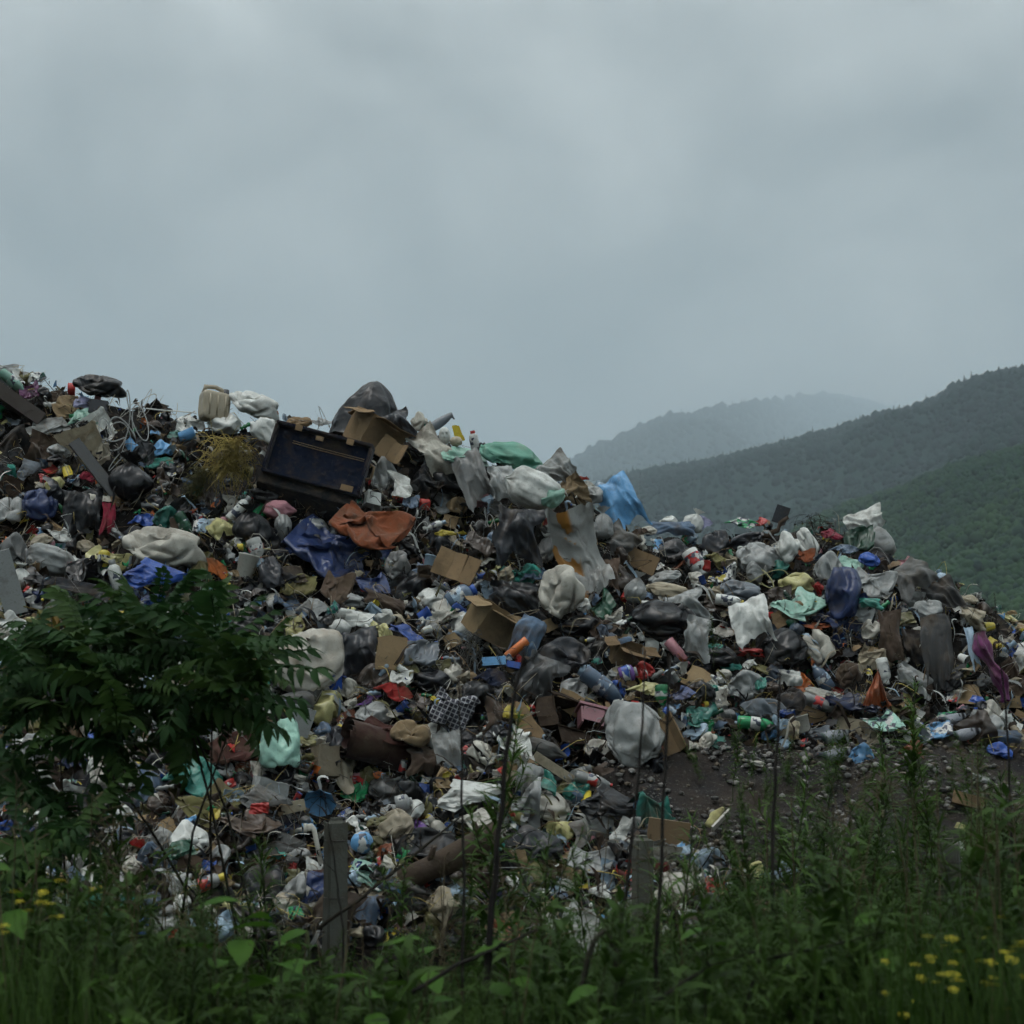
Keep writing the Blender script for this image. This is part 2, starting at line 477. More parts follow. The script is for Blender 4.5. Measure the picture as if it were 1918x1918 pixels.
# soil bank: colour painted by vertex mask between refuse and grey gravelly earth
def heap_mat():
    m, t, b, o = new_mat('refuse_and_soil')
    g = t.nodes.new('ShaderNodeNewGeometry')
    a = t.nodes.new('ShaderNodeVertexColor'); a.layer_name = 'Col'
    pos = g.outputs['Position']
    f1 = maprange(t, noise_node(t, pos, 3, 6, 0.7), 0.35, 0.7)
    ca = mixc(t, f1, (0.010, 0.009, 0.008), (0.024, 0.020, 0.017))
    cb = mixc(t, maprange(t, noise_node(t, pos, 1.6, 6, 0.7), 0.4, 0.65), (0.022, 0.022, 0.024), (0.048, 0.038, 0.030))
    cb = mixc(t, maprange(t, noise_node(t, pos, 34, 3, 0.7), 0.58, 0.72), cb, (0.13, 0.125, 0.115))
    t.links.new(mixc(t, a.outputs[0], ca, cb), b.inputs['Base Color'])
    b.inputs['Roughness'].default_value = 1.0; b.inputs['Specular IOR Level'].default_value = 0.2
    bump(t, b, noise_node(t, pos, 30, 5, 0.7), 0.9, 0.03)
    return m
M_SLOPE = heap_mat()
def leafy(name, c1, c2, sc=9, transl=0.3, rough=0.6):
    m, t, b, o = new_mat(name)
    v, oi = obj_vec(t)
    f = maprange(t, noise_node(t, v, sc, 2), 0.3, 0.7)
    c = mixc(t, f, c1, c2)
    t.links.new(c, b.inputs['Base Color']); b.inputs['Roughness'].default_value = rough
    b.inputs['Specular IOR Level'].default_value = 0.14
    tr = t.nodes.new('ShaderNodeBsdfTranslucent'); t.links.new(c, tr.inputs[0])
    ms = t.nodes.new('ShaderNodeMixShader'); ms.inputs[0].default_value = transl
    t.links.new(b.outputs[0], ms.inputs[1]); t.links.new(tr.outputs[0], ms.inputs[2]); t.links.new(ms.outputs[0], o.inputs[0])
    return m
M_BUSH = leafy('shrub_leaf', (0.012, 0.036, 0.010), (0.030, 0.075, 0.020), 6)
M_AUTUMN = leafy('yellowing_leaf', (0.16, 0.09, 0.02), (0.12, 0.13, 0.03), 12)
M_WEED = leafy('weed_leaf', (0.022, 0.050, 0.009), (0.050, 0.098, 0.016), 3)
M_WEED2 = leafy('weed_leaf_light', (0.040, 0.085, 0.014), (0.070, 0.135, 0.024), 4)
M_BROAD = leafy('broad_leaf', (0.035, 0.095, 0.010), (0.06, 0.14, 0.015), 5)
M_STEM = leafy('green_stem', (0.03, 0.045, 0.015), (0.05, 0.06, 0.025), 9, 0.0, 0.7)
M_DRY = leafy('dry_stalk', (0.014, 0.012, 0.012), (0.03, 0.026, 0.022), 14, 0.0, 0.8)
M_BARK = leafy('bark', (0.02, 0.018, 0.014), (0.045, 0.04, 0.03), 20, 0.0, 0.9)
M_FLOWER = leafy('yellow_petals', (0.42, 0.38, 0.02), (0.55, 0.48, 0.04), 20, 0.2)
M_LOG = tinted('wet_log', 0.8, 0.3, (0.4, 0.7, 0.7), 12, (30, 0.7, 0.01))
def forest(name, c1, c2, c3, sc):
    m, t, b, o = new_mat(name)
    g = t.nodes.new('ShaderNodeNewGeometry')
    a = t.nodes.new('ShaderNodeVertexColor'); a.layer_name = 'Col'
    f = maprange(t, noise_node(t, g.outputs['Position'], sc, 3), 0.35, 0.65)
    c = mixc(t, f, c1, c2); c = mixc(t, a.outputs[0], c, c3)
    c = mixc(t, maprange(t, noise_node(t, g.outputs['Position'], sc * 0.5, 3), 0.5, 0.7, 0, 0.7), c, c3)
    t.links.new(c, b.inputs['Base Color']); b.inputs['Roughness'].default_value = 1.0
    b.inputs['Specular IOR Level'].default_value = 0.1
    return m
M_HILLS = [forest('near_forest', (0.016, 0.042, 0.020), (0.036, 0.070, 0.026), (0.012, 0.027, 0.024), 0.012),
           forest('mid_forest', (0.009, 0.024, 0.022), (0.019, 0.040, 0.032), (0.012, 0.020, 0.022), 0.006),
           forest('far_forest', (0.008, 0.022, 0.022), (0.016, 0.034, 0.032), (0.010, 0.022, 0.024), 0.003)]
# ------------------------------------------------------------------ shapes of refuse, in a unit box centred on the origin
def ico(sub):
    bm = bmesh.new(); bmesh.ops.create_icosphere(bm, subdivisions=sub, radius=1.0)
    V = np.array([v.co[:] for v in bm.verts]); F = np.array([[v.index for v in f.verts] for f in bm.faces]); bm.free()
    return V, F
ICO = {k: ico(k) for k in (1, 2, 3, 4, 5)}
def bag_shape(seed, sub=4, k=8, wr=0.09, beta=7.0):
    rs = np.random.RandomState(seed)
    n, F = ICO[sub]
    c = rs.randn(k, 3); c = c / np.linalg.norm(c, axis=1)[:, None] * rs.uniform(0.1, 0.55, (k, 1)); c[:, 2] *= 0.8
    r = rs.uniform(0.22, 0.5, k)
    s = n @ c.T + r
    wgt = np.exp(beta * (s - s.max(1, keepdims=True))); wgt /= wgt.sum(1, keepdims=True)
    X = (wgt[:, :, None] * (c[None] + r[None, :, None] * n[:, None, :])).sum(1)
    ax = rs.randn(3); ax /= np.linalg.norm(ax)
    q = X - 0.72 * (X @ ax)[:, None] * ax
    d = 0.20 * fbm(X * 2.2, 2, seed) + wr * (ridged(q * 6.5, 2, seed + 3) - 0.4) + 0.5 * wr * (ridged(X * 5.5, 2, seed + 9) - 0.4) + 0.03 * fbm(X * 16, 2, seed + 5)
    return unit(X + n * d[:, None]), F
# ------------------------------------------------------------------ slumped bags and dropped sheets, shaped by gravity before they are placed
def simulate():
    import time
    t0 = time.time()
    rs = np.random.RandomState(9)
    tmp = []
    items = []
    def bumps(x, y, seed, amp, size=2.2, n=26):
        gx, gy = np.meshgrid(np.linspace(-size, size, n), np.linspace(-size, size, n), indexing='ij')
        p = np.stack([gx.ravel(), gy.ravel(), 0 * gx.ravel()], -1)
        z = amp * np.maximum(fbm(p * 1.5, 2, seed), -0.25) * np.exp(-(gx.ravel() ** 2 + gy.ravel() ** 2) / 1.6)
        o = add('tmp_floor', mesh_np('tmp', np.stack([gx.ravel(), gy.ravel(), z], -1), grid_faces(n, n)), None, Matrix.Translation((x, y, 0)))
        md = o.modifiers.new('c', 'COLLISION'); o.collision.thickness_outer = 0.012; o.collision.cloth_friction = 12
        tmp.append(o)
    def cloth(o, bend, selfcol=True, pressure=None, grow=0.0, mass=0.12, pin=None):
        m = o.modifiers.new('cl', 'CLOTH'); s = m.settings
        s.quality = 4; s.mass = mass; s.tension_stiffness = 12; s.compression_stiffness = 12; s.shear_stiffness = 6; s.bending_stiffness = bend
        s.tension_damping = s.compression_damping = 6; s.bending_damping = 0.6; s.air_damping = 1.5
        if grow: s.shrink_min = -grow
        if pressure is not None:
            s.use_pressure = True; s.uniform_pressure_force = pressure
        if pin: s.vertex_group_mass = pin
        c = m.collision_settings
        c.distance_min = 0.012; c.use_self_collision = selfcol; c.self_distance_min = 0.012; c.collision_quality = 2; c.self_friction = 6
        tmp.append(o); return o
    k = 0
    def slot():
        nonlocal k
        k += 1
        return ((k % 8) * 5.0, 200 + (k // 8) * 5.0)
    for i in range(8):                                  # sheets dropped edge first: heaps of folds
        x, y = slot(); bumps(x, y, 50 + i, 0.3)
        n, m = 30, 36
        u, v = np.meshgrid(np.linspace(-0.75, 0.75, n), np.linspace(0, 1.7, m), indexing='ij')
        a = fbm(np.stack([u.ravel() * 1.2, v.ravel() * 1.2, 0 * u.ravel()], -1), 2, i).reshape(u.shape)
        V = np.stack([u * 0.8, 0.4 * a + 0.3 * np.sin(v * 4 + i + u), v * 0.62 + 0.4 + 0.15 * a], -1).reshape(-1, 3)
        o = add('tmp_cloth', mesh_np('tmp', V, grid_faces(n, m)), None, Matrix.Translation((x, y, 0)) @ Matrix.Rotation(rs.uniform(0, 6), 4, 'Z') @ Matrix.Rotation(rs.uniform(-0.5, 0.5), 4, 'X'))
        cloth(o, (0.02, 0.15, 0.05)[i % 3], True, None, (0.35, 0.55)[i % 2]); items.append(('pile', o))
    for i in range(8):                                  # sheets laid over lumps: drapes
        x, y = slot(); bumps(x, y, 80 + i, 1.7)
        n = 34
        u, v = np.meshgrid(np.linspace(-0.85, 0.85, n), np.linspace(-0.85, 0.85, n), indexing='ij')
        a = fbm(np.stack([u.ravel() * 1.6, v.ravel() * 1.6, 0 * u.ravel()], -1), 3, i).reshape(u.shape)
        V = np.stack([u * 0.8 + 0.1 * a, v * 0.9, 0.9 + 0.25 * a], -1).reshape(-1, 3)
        o = add('tmp_cloth', mesh_np('tmp', V, grid_faces(n, n)), None, Matrix.Translation((x, y, 0)) @ Matrix.Rotation(rs.uniform(-0.4, 0.4), 4, 'Y'))
        cloth(o, (0.02, 0.2, 0.06)[i % 3], True, None, (0.1, 0.3)[i % 2]); items.append(('drape', o))
    for i in range(12):                                 # loose bags settling on the ground
        x, y = slot(); bumps(x, y, 110 + i, 0.5)
        n, F = ICO[4]
        n1_, F1_ = ICO[2]; VV, FF = [], []
        nb = rs.randint(4, 8)
        for j in range(nb):                             # odd contents inside the bag
            c_ = np.array([rs.uniform(-0.42, 0.42), rs.uniform(-0.36, 0.36), rs.uniform(0.12, 0.42)]); r_ = rs.uniform(0.1, 0.24)
            q_ = n1_ * r_ * rs.uniform(0.7, 1.4, 3)
            if j % 2: q_ = np.clip(q_, -r_ * 0.62, r_ * 0.62)
            VV.append(q_ + c_); FF.append(F1_ + j * len(n1_))
        oc = add('tmp_contents', mesh_np('tmp', np.concatenate(VV), np.concatenate(FF)), None, Matrix.Translation((x, y, 0.1)))
        oc.modifiers.new('c', 'COLLISION'); oc.collision.thickness_outer = 0.02; oc.collision.cloth_friction = 8; tmp.append(oc)
        sc = np.array([rs.uniform(0.66, 0.8), rs.uniform(0.6, 0.72), rs.uniform(0.5, 0.62)])
        V = n * sc * (1 + 0.10 * fbm(n * 1.6, 2, i))[:, None]
        o = add('tmp_bag', mesh_np('tmp', V, F), None, Matrix.Translation((x, y, 0.66)))
        cl = cloth(o, (0.01, 0.003, 0.02)[i % 3], False, None, (0.0, 0.12, 0.06)[i % 3], 0.5)
        ss = o.modifiers['cl'].settings; ss.compression_stiffness = 2.5; ss.shear_stiffness = 2; ss.tension_damping = ss.compression_damping = 1.5; ss.bending_damping = 0.1; ss.air_damping = 1.0; items.append(('slump', o))
    sc_ = bpy.context.scene
    sc_.frame_start, sc_.frame_end = 1, 60
    last = {'pile': 34, 'drape': 28, 'slump': 30}
    out_ = {'pile': [], 'drape': [], 'slump': []}
    for f in range(1, 36):
        sc_.frame_set(f)
        dg = bpy.context.evaluated_depsgraph_get()
        for kd, o in items:
            if f == last[kd]:
                ev = o.evaluated_get(dg); me = ev.to_mesh()
                V = np.empty(len(me.vertices) * 3, np.float32); me.vertices.foreach_get('co', V); V = V.reshape(-1, 3)
                Mw = np.array(o.matrix_world)[:3, :3]
                V = V @ Mw.T
                F = np.array([p.vertices[:] for p in me.polygons])
                ev.to_mesh_clear()
                if np.isfinite(V).all(): out_[kd].append((V, F))
    sc_.frame_set(1)
    for o in tmp:
        me = o.data; bpy.data.objects.remove(o); bpy.data.meshes.remove(me)
    print('sim time', time.time() - t0, {k_: len(v) for k_, v in out_.items()})
    return out_
SIM = simulate()
def up_to_front(V, ang=52):
    """tip a shape that was settled on level ground so that its upper side leans towards the viewer (-Y)"""
    a = rad(ang); c, s = math.cos(a), math.sin(a)
    return np.stack([V[:, 0], V[:, 1] * c - V[:, 2] * s, V[:, 1] * s + V[:, 2] * c], -1)
def crease(p, seed, m=9, k0=1.6, k1=6.0, warpa=0.22):
    """crumpling: sharp folds along many slightly curved lines, flat facets between"""
    rs = np.random.RandomState(seed)
    p = np.asarray(p, float)
    w_ = p + warpa * np.stack([fbm(p * 1.3 + 7 * j, 2, seed + j) for j in range(3)], -1)
    d, t = 0, 0
    for i in range(m):
        k = k0 * (k1 / k0) ** (i / (m - 1)); v = rs.randn(3); v /= np.linalg.norm(v)
        a = k ** -0.8
        d = d + a * np.abs(((w_ @ v) * k + rs.rand() * 2) % 2 - 1); t += a
    return d / t * 2 - 1
def film_bag(seed, sub=4, k=9, amp=0.2, spread=(0.25, 0.75), rr=(0.12, 0.4), folds=0.10):
    """lumpy bag of film stretched over odd contents, creased between them"""
    rs = np.random.RandomState(seed)
    n, F = ICO[sub]
    c = rs.randn(k, 3); c = c / np.linalg.norm(c, axis=1)[:, None] * rs.uniform(*spread, (k, 1))
    r = rs.uniform(*rr, k)
    s = n @ c.T + r
    wgt = np.exp(9.0 * (s - s.max(1, keepdims=True))); wgt /= wgt.sum(1, keepdims=True)
    X = (wgt[:, :, None] * (c[None] + r[None, :, None] * n[:, None, :])).sum(1)
    X = 0.55 * X + 0.45 * n * ((wgt * s).sum(1))[:, None]
    d = amp * 0.62 * (crease(X * 1.3, seed) + 0.15) + 0.14 * fbm(X * 1.9, 2, seed) + 0.03 * crease(X * 5, seed + 1)
    for j in range(2):                                   # pleats running to the places where the film is gathered
        g = rs.randn(3); g /= np.linalg.norm(g)
        e1 = np.cross(g, rs.randn(3)); e1 /= np.linalg.norm(e1); e2 = np.cross(g, e1)
        ct = n @ g; ph = np.arctan2(n @ e2, n @ e1)
        wv = sstep(-0.25, 0.8, ct) * (1 if j == 0 else 0.7)
        pl = ridged(np.stack([np.cos(ph) * 3.0, np.sin(ph) * 3.0, ct * 0.7 + seed], -1), 2, seed + 31 + j)
        d = d + folds * 1.7 * wv * (pl - 0.35) + (0.16 if j == 0 else 0.05) * sstep(0.86, 1.0, ct)
    return unit(X + n * d[:, None]), F
def sheet_shape(seed, n=30, m=26, amp=0.3, curl=0.5, ragged=0.22):
    """open scrap of film or paper facing -Y, creased, curled, with a torn outline"""
    rs = np.random.RandomState(seed)
    u, v = np.meshgrid(np.linspace(-1, 1, n), np.linspace(-1, 1, m), indexing='ij')
    p = np.stack([u, v, 0 * u], -1).reshape(-1, 3)
    ang = np.arctan2(v, u).ravel()
    rim = np.stack([np.cos(ang) * 1.6, np.sin(ang) * 1.6, 0 * ang + seed], -1)
    rr_ = (1 + ragged * fbm(rim, 3, seed) + 0.5 * ragged * fbm(rim * 3, 2, seed + 1))
    p = p * rr_[:, None]
    y = amp * crease(p, seed + 2, 8, 1.0, 4.5) + curl * (p @ np.array([math.cos(seed), math.sin(seed), 0])) ** 2 * 0.5 + 0.15 * fbm(p * 1.1, 2, seed)
    g = 0.12 * np.stack([fbm(p * 1.5 + 3, 2, seed + 4), fbm(p * 1.5 + 9, 2, seed + 5)], -1)
    X = np.stack([p[:, 0] * (1 - 0.25 * amp) + g[:, 0], y, p[:, 1] * rs.uniform(0.7, 1) + g[:, 1]], -1)
    return unit(X), grid_faces(n, m)
def sack_shape(seed, sub=4, pinch=(1, 1), e=3.0):
    rs = np.random.RandomState(seed)
    n, F = ICO[sub]
    a = np.abs(n)
    X = n / ((a[:, 0] ** e + a[:, 1] ** e + a[:, 2] ** e) ** (1 / e))[:, None]
    x = X[:, 0]
    for sgn, on in ((-1, pinch[0]), (1, pinch[1])):
        if on:
            s = sstep(0.62, 1.0, sgn * x)
            X[:, 1:] *= (1 - 0.75 * s)[:, None]
            ang = np.arctan2(X[:, 2], X[:, 1])
            X[:, 1:] *= (1 + 0.22 * s * np.sin(ang * 9 + seed))[:, None]
            X[:, 0] += 0.22 * s * sgn
    d = 0.26 * fbm(X * 1.15, 2, seed) + 0.05 * (ridged(X * np.array([1.1, 3.2, 3.2]), 2, seed + 2) - 0.4) + 0.07 * crease(X * 1.1, seed) + 0.015 * crease(X * 5, seed + 1)
    return unit(X + n * d[:, None]), F
def tied_shape(seed, nt=44, nth=56):
    rs = np.random.RandomState(seed)
    t = np.linspace(0, 1, nt)[:, None]; th = np.linspace(0, 2 * math.pi, nth, endpoint=False)[None]
    body = np.sin(math.pi * np.clip(t / 0.84, 0, 1) ** 0.75) ** 0.62 * 0.5
    neck = 0.055 + 0.20 * sstep(0.84, 1.0, t)
    r = np.where(t < 0.84, np.maximum(body, 0.055), neck) * np.ones_like(th)
    s = sstep(0.35, 0.82, t)
    P0 = np.stack([np.cos(th) * np.ones_like(t), np.sin(th) * np.ones_like(t), t * 1.5 + 0 * th], -1).reshape(-1, 3)
    lump = fbm(P0 * 1.5, 2, seed).reshape(r.shape); fold = ridged(P0 * np.array([4.2, 4.2, 0.8]), 2, seed + 4).reshape(r.shape)
    r = r * (1 + 0.42 * lump * (1 - 0.6 * s) + (0.10 + 0.22 * s) * (fold - 0.35))
    z = t + 0.05 * fold * sstep(0.85, 1, t) + 0 * th
    lean = rs.uniform(-0.15, 0.15, 2)
    X = np.stack([r * np.cos(th) + lean[0] * z * z, r * np.sin(th) + lean[1] * z * z, z], -1).reshape(-1, 3)
    return unit(X), grid_faces(nt, nth, True)
def hang_shape(seed, n=44, m=34, top=0.55, folds=5.0, amp=0.16, ragged=0.12):
    """cloth hanging in folds from its upper edge"""
    s, t = np.meshgrid(np.linspace(-0.5, 0.5, n), np.linspace(0, 1, m), indexing='ij')
    rs = np.random.RandomState(seed)
    P0 = np.stack([s * 2, t * 0 + seed, t * 2], -1).reshape(-1, 3)
    edge = 0.42 * fbm(np.stack([t * 2.2, np.sign(s) + 0 * t, s * 0 + seed], -1).reshape(-1, 3), 3, seed).reshape(s.shape)
    wdt = top + (1 - top) * t ** 0.8 + edge
    sw = s + 0.10 * fbm(P0 * 0.9, 2, seed + 1).reshape(s.shape)
    q = np.stack([sw * folds * 0.62, t * 0.55, np.full_like(s, seed * 3.1)], -1).reshape(-1, 3)
    f = (ridged(q, 2, seed) - 0.3).reshape(s.shape)
    cz = crease(P0 * 0.9, seed + 5, 9, 1.0, 4.0).reshape(s.shape)
    g = fbm(q * 2.0, 2, seed + 3).reshape(s.shape)
    x = s * wdt + 0.10 * fbm(np.stack([t * 1.6, s * 0.4, s * 0 + seed], -1).reshape(-1, 3), 2, seed).reshape(s.shape) + 0.04 * cz
    y = -amp * f * (0.35 + 0.75 * t) - 0.26 * cz - 0.07 * g - 0.22 * np.sin(t * math.pi * 0.9) * (1 - s * s * 2)
    z = -t * (1 + 1.6 * ragged * fbm(np.stack([s * 3, s * 0, s * 0 + seed], -1).reshape(-1, 3), 3, seed + 8).reshape(s.shape)) + 0.06 * cz
    return unit(np.stack([x, y, z], -1).reshape(-1, 3)), grid_faces(n, m)
def tent_shape(seed, nt=40, nth=64):
    t = np.linspace(0, 1, nt)[:, None]; th = np.linspace(0, 2 * math.pi, nth, endpoint=False)[None]
    r = 0.5 * (1 - t) ** 0.62 * (1 + 0 * th) + 0.004
    P0 = np.stack([np.cos(th) * (1.2 - t), np.sin(th) * (1.2 - t), t * 1.2 + 0 * th], -1).reshape(-1, 3)
    fold = ridged(np.stack([np.cos(th) * 1.5 + 0 * t, np.sin(th) * 1.5 + 0 * t, t * 0.5 + 0 * th], -1).reshape(-1, 3), 2, seed).reshape(r.shape)
    r = r * (1 + 0.34 * fbm(P0 * 1.2, 2, seed).reshape(r.shape) + 0.2 * (fold - 0.3) + 0.12 * crease(P0 * 1.3, seed + 1).reshape(r.shape))
    z = t + 0.05 * fbm(P0 * 2, 2, seed + 2).reshape(r.shape)
    X = np.stack([r * np.cos(th) - 0.06 * t, r * np.sin(th), z], -1).reshape(-1, 3)
    return unit(X), grid_faces(nt, nth, True)
def twist_shape(seed, n=60, m=18):
    """a rag twisted into a loose rope"""
    rs = np.random.RandomState(seed)
    t = np.linspace(0, 1, n)[:, None]; th = np.linspace(0, 2 * math.pi, m, endpoint=False)[None]
    r = (0.10 + 0.10 * np.sin(t * math.pi * rs.uniform(1.5, 3) + rs.uniform(0, 6)) ** 2 + 0.08 * t) * (1 + 0.35 * np.sin(4 * th + t * 9 + seed))
    cx = 0.15 * np.sin(t * 5 + seed); cyy = 0.1 * np.cos(t * 4 + seed)
    X = np.stack([cx + r * np.cos(th), cyy + r * np.sin(th), (t - 0.5) * 1.3 + 0 * th], -1).reshape(-1, 3)
    X += 0.03 * np.stack([fbm(X * 9, 2, seed + k) for k in range(3)], -1)
    return unit(X), grid_faces(n, m, True)

PROTO = {}
def reg(kind, V, F, mat, smooth=True):
    PROTO.setdefault(kind, []).append(mesh_np(kind, V, F, mat, smooth))
def regn(kind, V, F, mat):
    """register a settled shape in a unit box, remembering its true proportions"""
    sp = np.ptp(V, axis=0)
    me = mesh_np(kind, unit(V), F, mat, True)
    me['asp'] = float(np.clip(sp[2] / sp[0], 0.3, 1.6)); me['dpt'] = float(np.clip(sp[1] / sp[0], 0.25, 1.2))
    PROTO.setdefault(kind, []).append(me)
for i, (V, F) in enumerate(SIM['slump']): regn('bag', up_to_front(V, (25, 60, 40)[i % 3]), F, M_BAG)
for i, (V, F) in enumerate(SIM['slump'][:8]): regn('bigbag', up_to_front(V, 45), F, M_BAG)
for i in range(5): reg('tied', *tied_shape(200 + i), M_BAG)
for i in range(3): reg('pale_tied', *tied_shape(220 + i), M_FILM)
for i in range(5): reg('sack', *sack_shape(300 + i, 5 if i < 3 else 4, ((1, 1), (1, 0), (0, 1), (0, 0), (1, 0))[i]), M_SACK)
PROTO['sack'].pop(3)
_m = mesh_np('sack', unit(up_to_front(SIM['slump'][2][0], 35)), SIM['slump'][2][1], M_SACK); PROTO['sack'].insert(3, _m)
for i in (5, 9): regn('sack', up_to_front(SIM['slump'][i][0], 40), SIM['slump'][i][1], M_SACK)
for i, (V, F) in enumerate(SIM['slump']): regn('cushion', up_to_front(V, (25, 60, 40)[i % 3]), F, M_CLOTH)
for i, (V, F) in enumerate(SIM['slump'][4:8]): regn('netsack', up_to_front(V, 50), F, M_MESH)
_cl = [up_to_front(V, 60) for V, F in SIM['pile']] + [up_to_front(V, 62) for V, F in SIM['drape']] + [up_to_front(V, 50) for V, F in SIM['slump'][8:]]
_cf = [F for k in ('pile', 'drape') for V, F in SIM[k]] + [F for V, F in SIM['slump'][8:]]
for V, F in zip(_cl, _cf): regn('crumple', V, F, M_FILM)
for V, F in zip(_cl[:14], _cf): regn('print', V, F, M_PRINT)
for V, F in zip(_cl[:16], _cf): regn('rag', V, F, M_CLOTH)
_sh = [sheet_shape(440 + i, amp=(0.22, 0.34, 0.45)[i % 3], curl=(0.3, 0.7)[i % 2]) for i in range(6)]
for V, F in _sh: reg('scrap', V, F, M_FILM)
for V, F in zip(_cl[8:14], _cf[8:14]): regn('scrap', V, F, M_FILM)
for V, F in _sh: reg('paper', V, F, M_PAPER)
for V, F in zip(_cl[2:8], _cf[2:8]): regn('paper', V, F, M_PAPER)
for i in range(5): reg('hang', *hang_shape(500 + i, folds=(3, 4, 3.4, 2.4, 4.4)[i], top=(0.8, 1.0, 0.95, 0.7, 0.9)[i], ragged=0.25), M_CLOTH)
for V, F in SIM['drape'][:4]: regn('hang', up_to_front(V, 75), F, M_CLOTH)
for i in range(3): reg('hangfilm', *hang_shape(520 + i, folds=(3.4, 4.4, 2.8)[i], top=(0.85, 1.0, 0.8)[i], amp=0.12, ragged=0.25), M_BAG)
for V, F in SIM['drape'][2:6]: regn('hangfilm', up_to_front(V, 75), F, M_BAG)
reg('tent', *tent_shape(545), M_BAG)
for i in range(3): reg('twist', *twist_shape(540 + i), M_CLOTH)
regn('plaid', up_to_front(SIM['drape'][1][0], 58), SIM['drape'][1][1], M_PLAID)
regn('logosack', up_to_front(SIM['drape'][0][0], 74), SIM['drape'][0][1], M_LOGO)
regn('stained', up_to_front(SIM['slump'][0][0], 60), SIM['slump'][0][1], M_STAIN)
reg('netbag', *hang_shape(535, folds=6, top=0.12, amp=0.3), M_MESH)
LOWCR = [sheet_shape(480 + i, 6, 5, 0.5, 0.6, 0.35) for i in range(14)]

# composite shapes: lists of (part name, mesh, colour key or None for the thing's own colour)
COMP = {}
def bottle_parts(kind, body, cap, label, mat=M_PET, n=14, dent=0.0, seed=0):
    hgt = max(z for r, z in body)
    def norm(V): 
        V = np.array(V, float); V[:, 2] -= hgt / 2; 
        if dent:
            V[:, :2] *= (1 + dent * fbm(V * 9, 2, seed))[:, None]
        return V
    wd = 2 * max(r for r, z in body)
    def fin(V): return norm(V) / np.array([wd, wd, hgt])
    parts = []
    for nm, prof, mt in (('body', body, mat), ('cap', cap, M_HARD), ('label', label, M_PRINT)):
        if prof:
            b = MB().lathe(prof, n)
            parts.append((nm, mesh_np(nm, fin(b.V), b.F, mt, True)))
    COMP[kind] = parts
bottle_parts('bottle', [(0.0, 0), (0.04, 0), (0.048, 0.008), (0.048, 0.09), (0.046, 0.1), (0.048, 0.11), (0.048, 0.20), (0.044, 0.23), (0.03, 0.27), (0.015, 0.295), (0.014, 0.31), (0, 0.31)],
             [(0.0, 0.29), (0.0165, 0.29), (0.0165, 0.313), (0.0, 0.314)], [(0.0492, 0.105), (0.0496, 0.11), (0.0496, 0.18), (0.0492, 0.185)], dent=0.18, seed=4)
bottle_parts('crushed', [(0.0, 0), (0.04, 0), (0.046, 0.01), (0.034, 0.06), (0.046, 0.1), (0.03, 0.14), (0.044, 0.18), (0.036, 0.21), (0.015, 0.245), (0.014, 0.26), (0, 0.26)],
             [(0.0, 0.243), (0.0165, 0.243), (0.0165, 0.262), (0.0, 0.263)], None, dent=0.6, seed=9)
bottle_parts('opaque', [(0.0, 0), (0.036, 0), (0.04, 0.006), (0.04, 0.15), (0.036, 0.17), (0.02, 0.19), (0.018, 0.2), (0, 0.2)],
             [(0.0, 0.186), (0.022, 0.186), (0.022, 0.225), (0.0, 0.226)], [(0.0408, 0.04), (0.0412, 0.045), (0.0412, 0.125), (0.0408, 0.13)], M_HARD, dent=0.05, seed=2)
bottle_parts('pot', [(0.0, 0), (0.035, 0), (0.038, 0.004), (0.048, 0.1), (0.051, 0.1), (0.051, 0.106), (0.046, 0.106), (0.036, 0.012), (0.0, 0.01)], None, None, M_HARD, dent=0.08)
bottle_parts('can', [(0.0, 0.003), (0.026, 0.003), (0.028, 0), (0.033, 0.008), (0.033, 0.105), (0.027, 0.115), (0.025, 0.112), (0.0, 0.111)], None, [(0.0336, 0.012), (0.0338, 0.014), (0.0338, 0.1), (0.0336, 0.102)], M_METAL, dent=0.25)
bottle_parts('lid', [(0.0, 0.0), (0.05, 0.0), (0.052, 0.004), (0.052, 0.014), (0.045, 0.016), (0.042, 0.012), (0.0, 0.012)], None, None, M_HARD)
bottle_parts('bucket', [(0.0, 0), (0.10, 0), (0.105, 0.006), (0.13, 0.24), (0.138, 0.245), (0.138, 0.26), (0.125, 0.26), (0.1, 0.02), (0.0, 0.015)], None, None, M_HARD, 20, dent=0.05)
bottle_parts('tube', [(0.0, 0), (0.026, 0.0), (0.028, 0.004), (0.029, 0.10), (0.031, 0.16), (0.0, 0.162)], [(0.0, -0.03), (0.02, -0.03), (0.022, -0.002), (0.0, 0.0)], None, M_HARD, dent=0.2, seed=6)
def ball_parts():
    V, F = ICO[4]
    r = 1 + 0.05 * fbm(V * 2, 2, 3)
    COMP['ball'] = [('skin', mesh_np('skin', unit(V * r[:, None]), F, M_PRINT))]
    COMP['plainball'] = [('skin', mesh_np('skin', unit(V * (1 + 0.16 * fbm(V * 1.8, 2, 5))[:, None]), F, M_HARD))]
ball_parts()
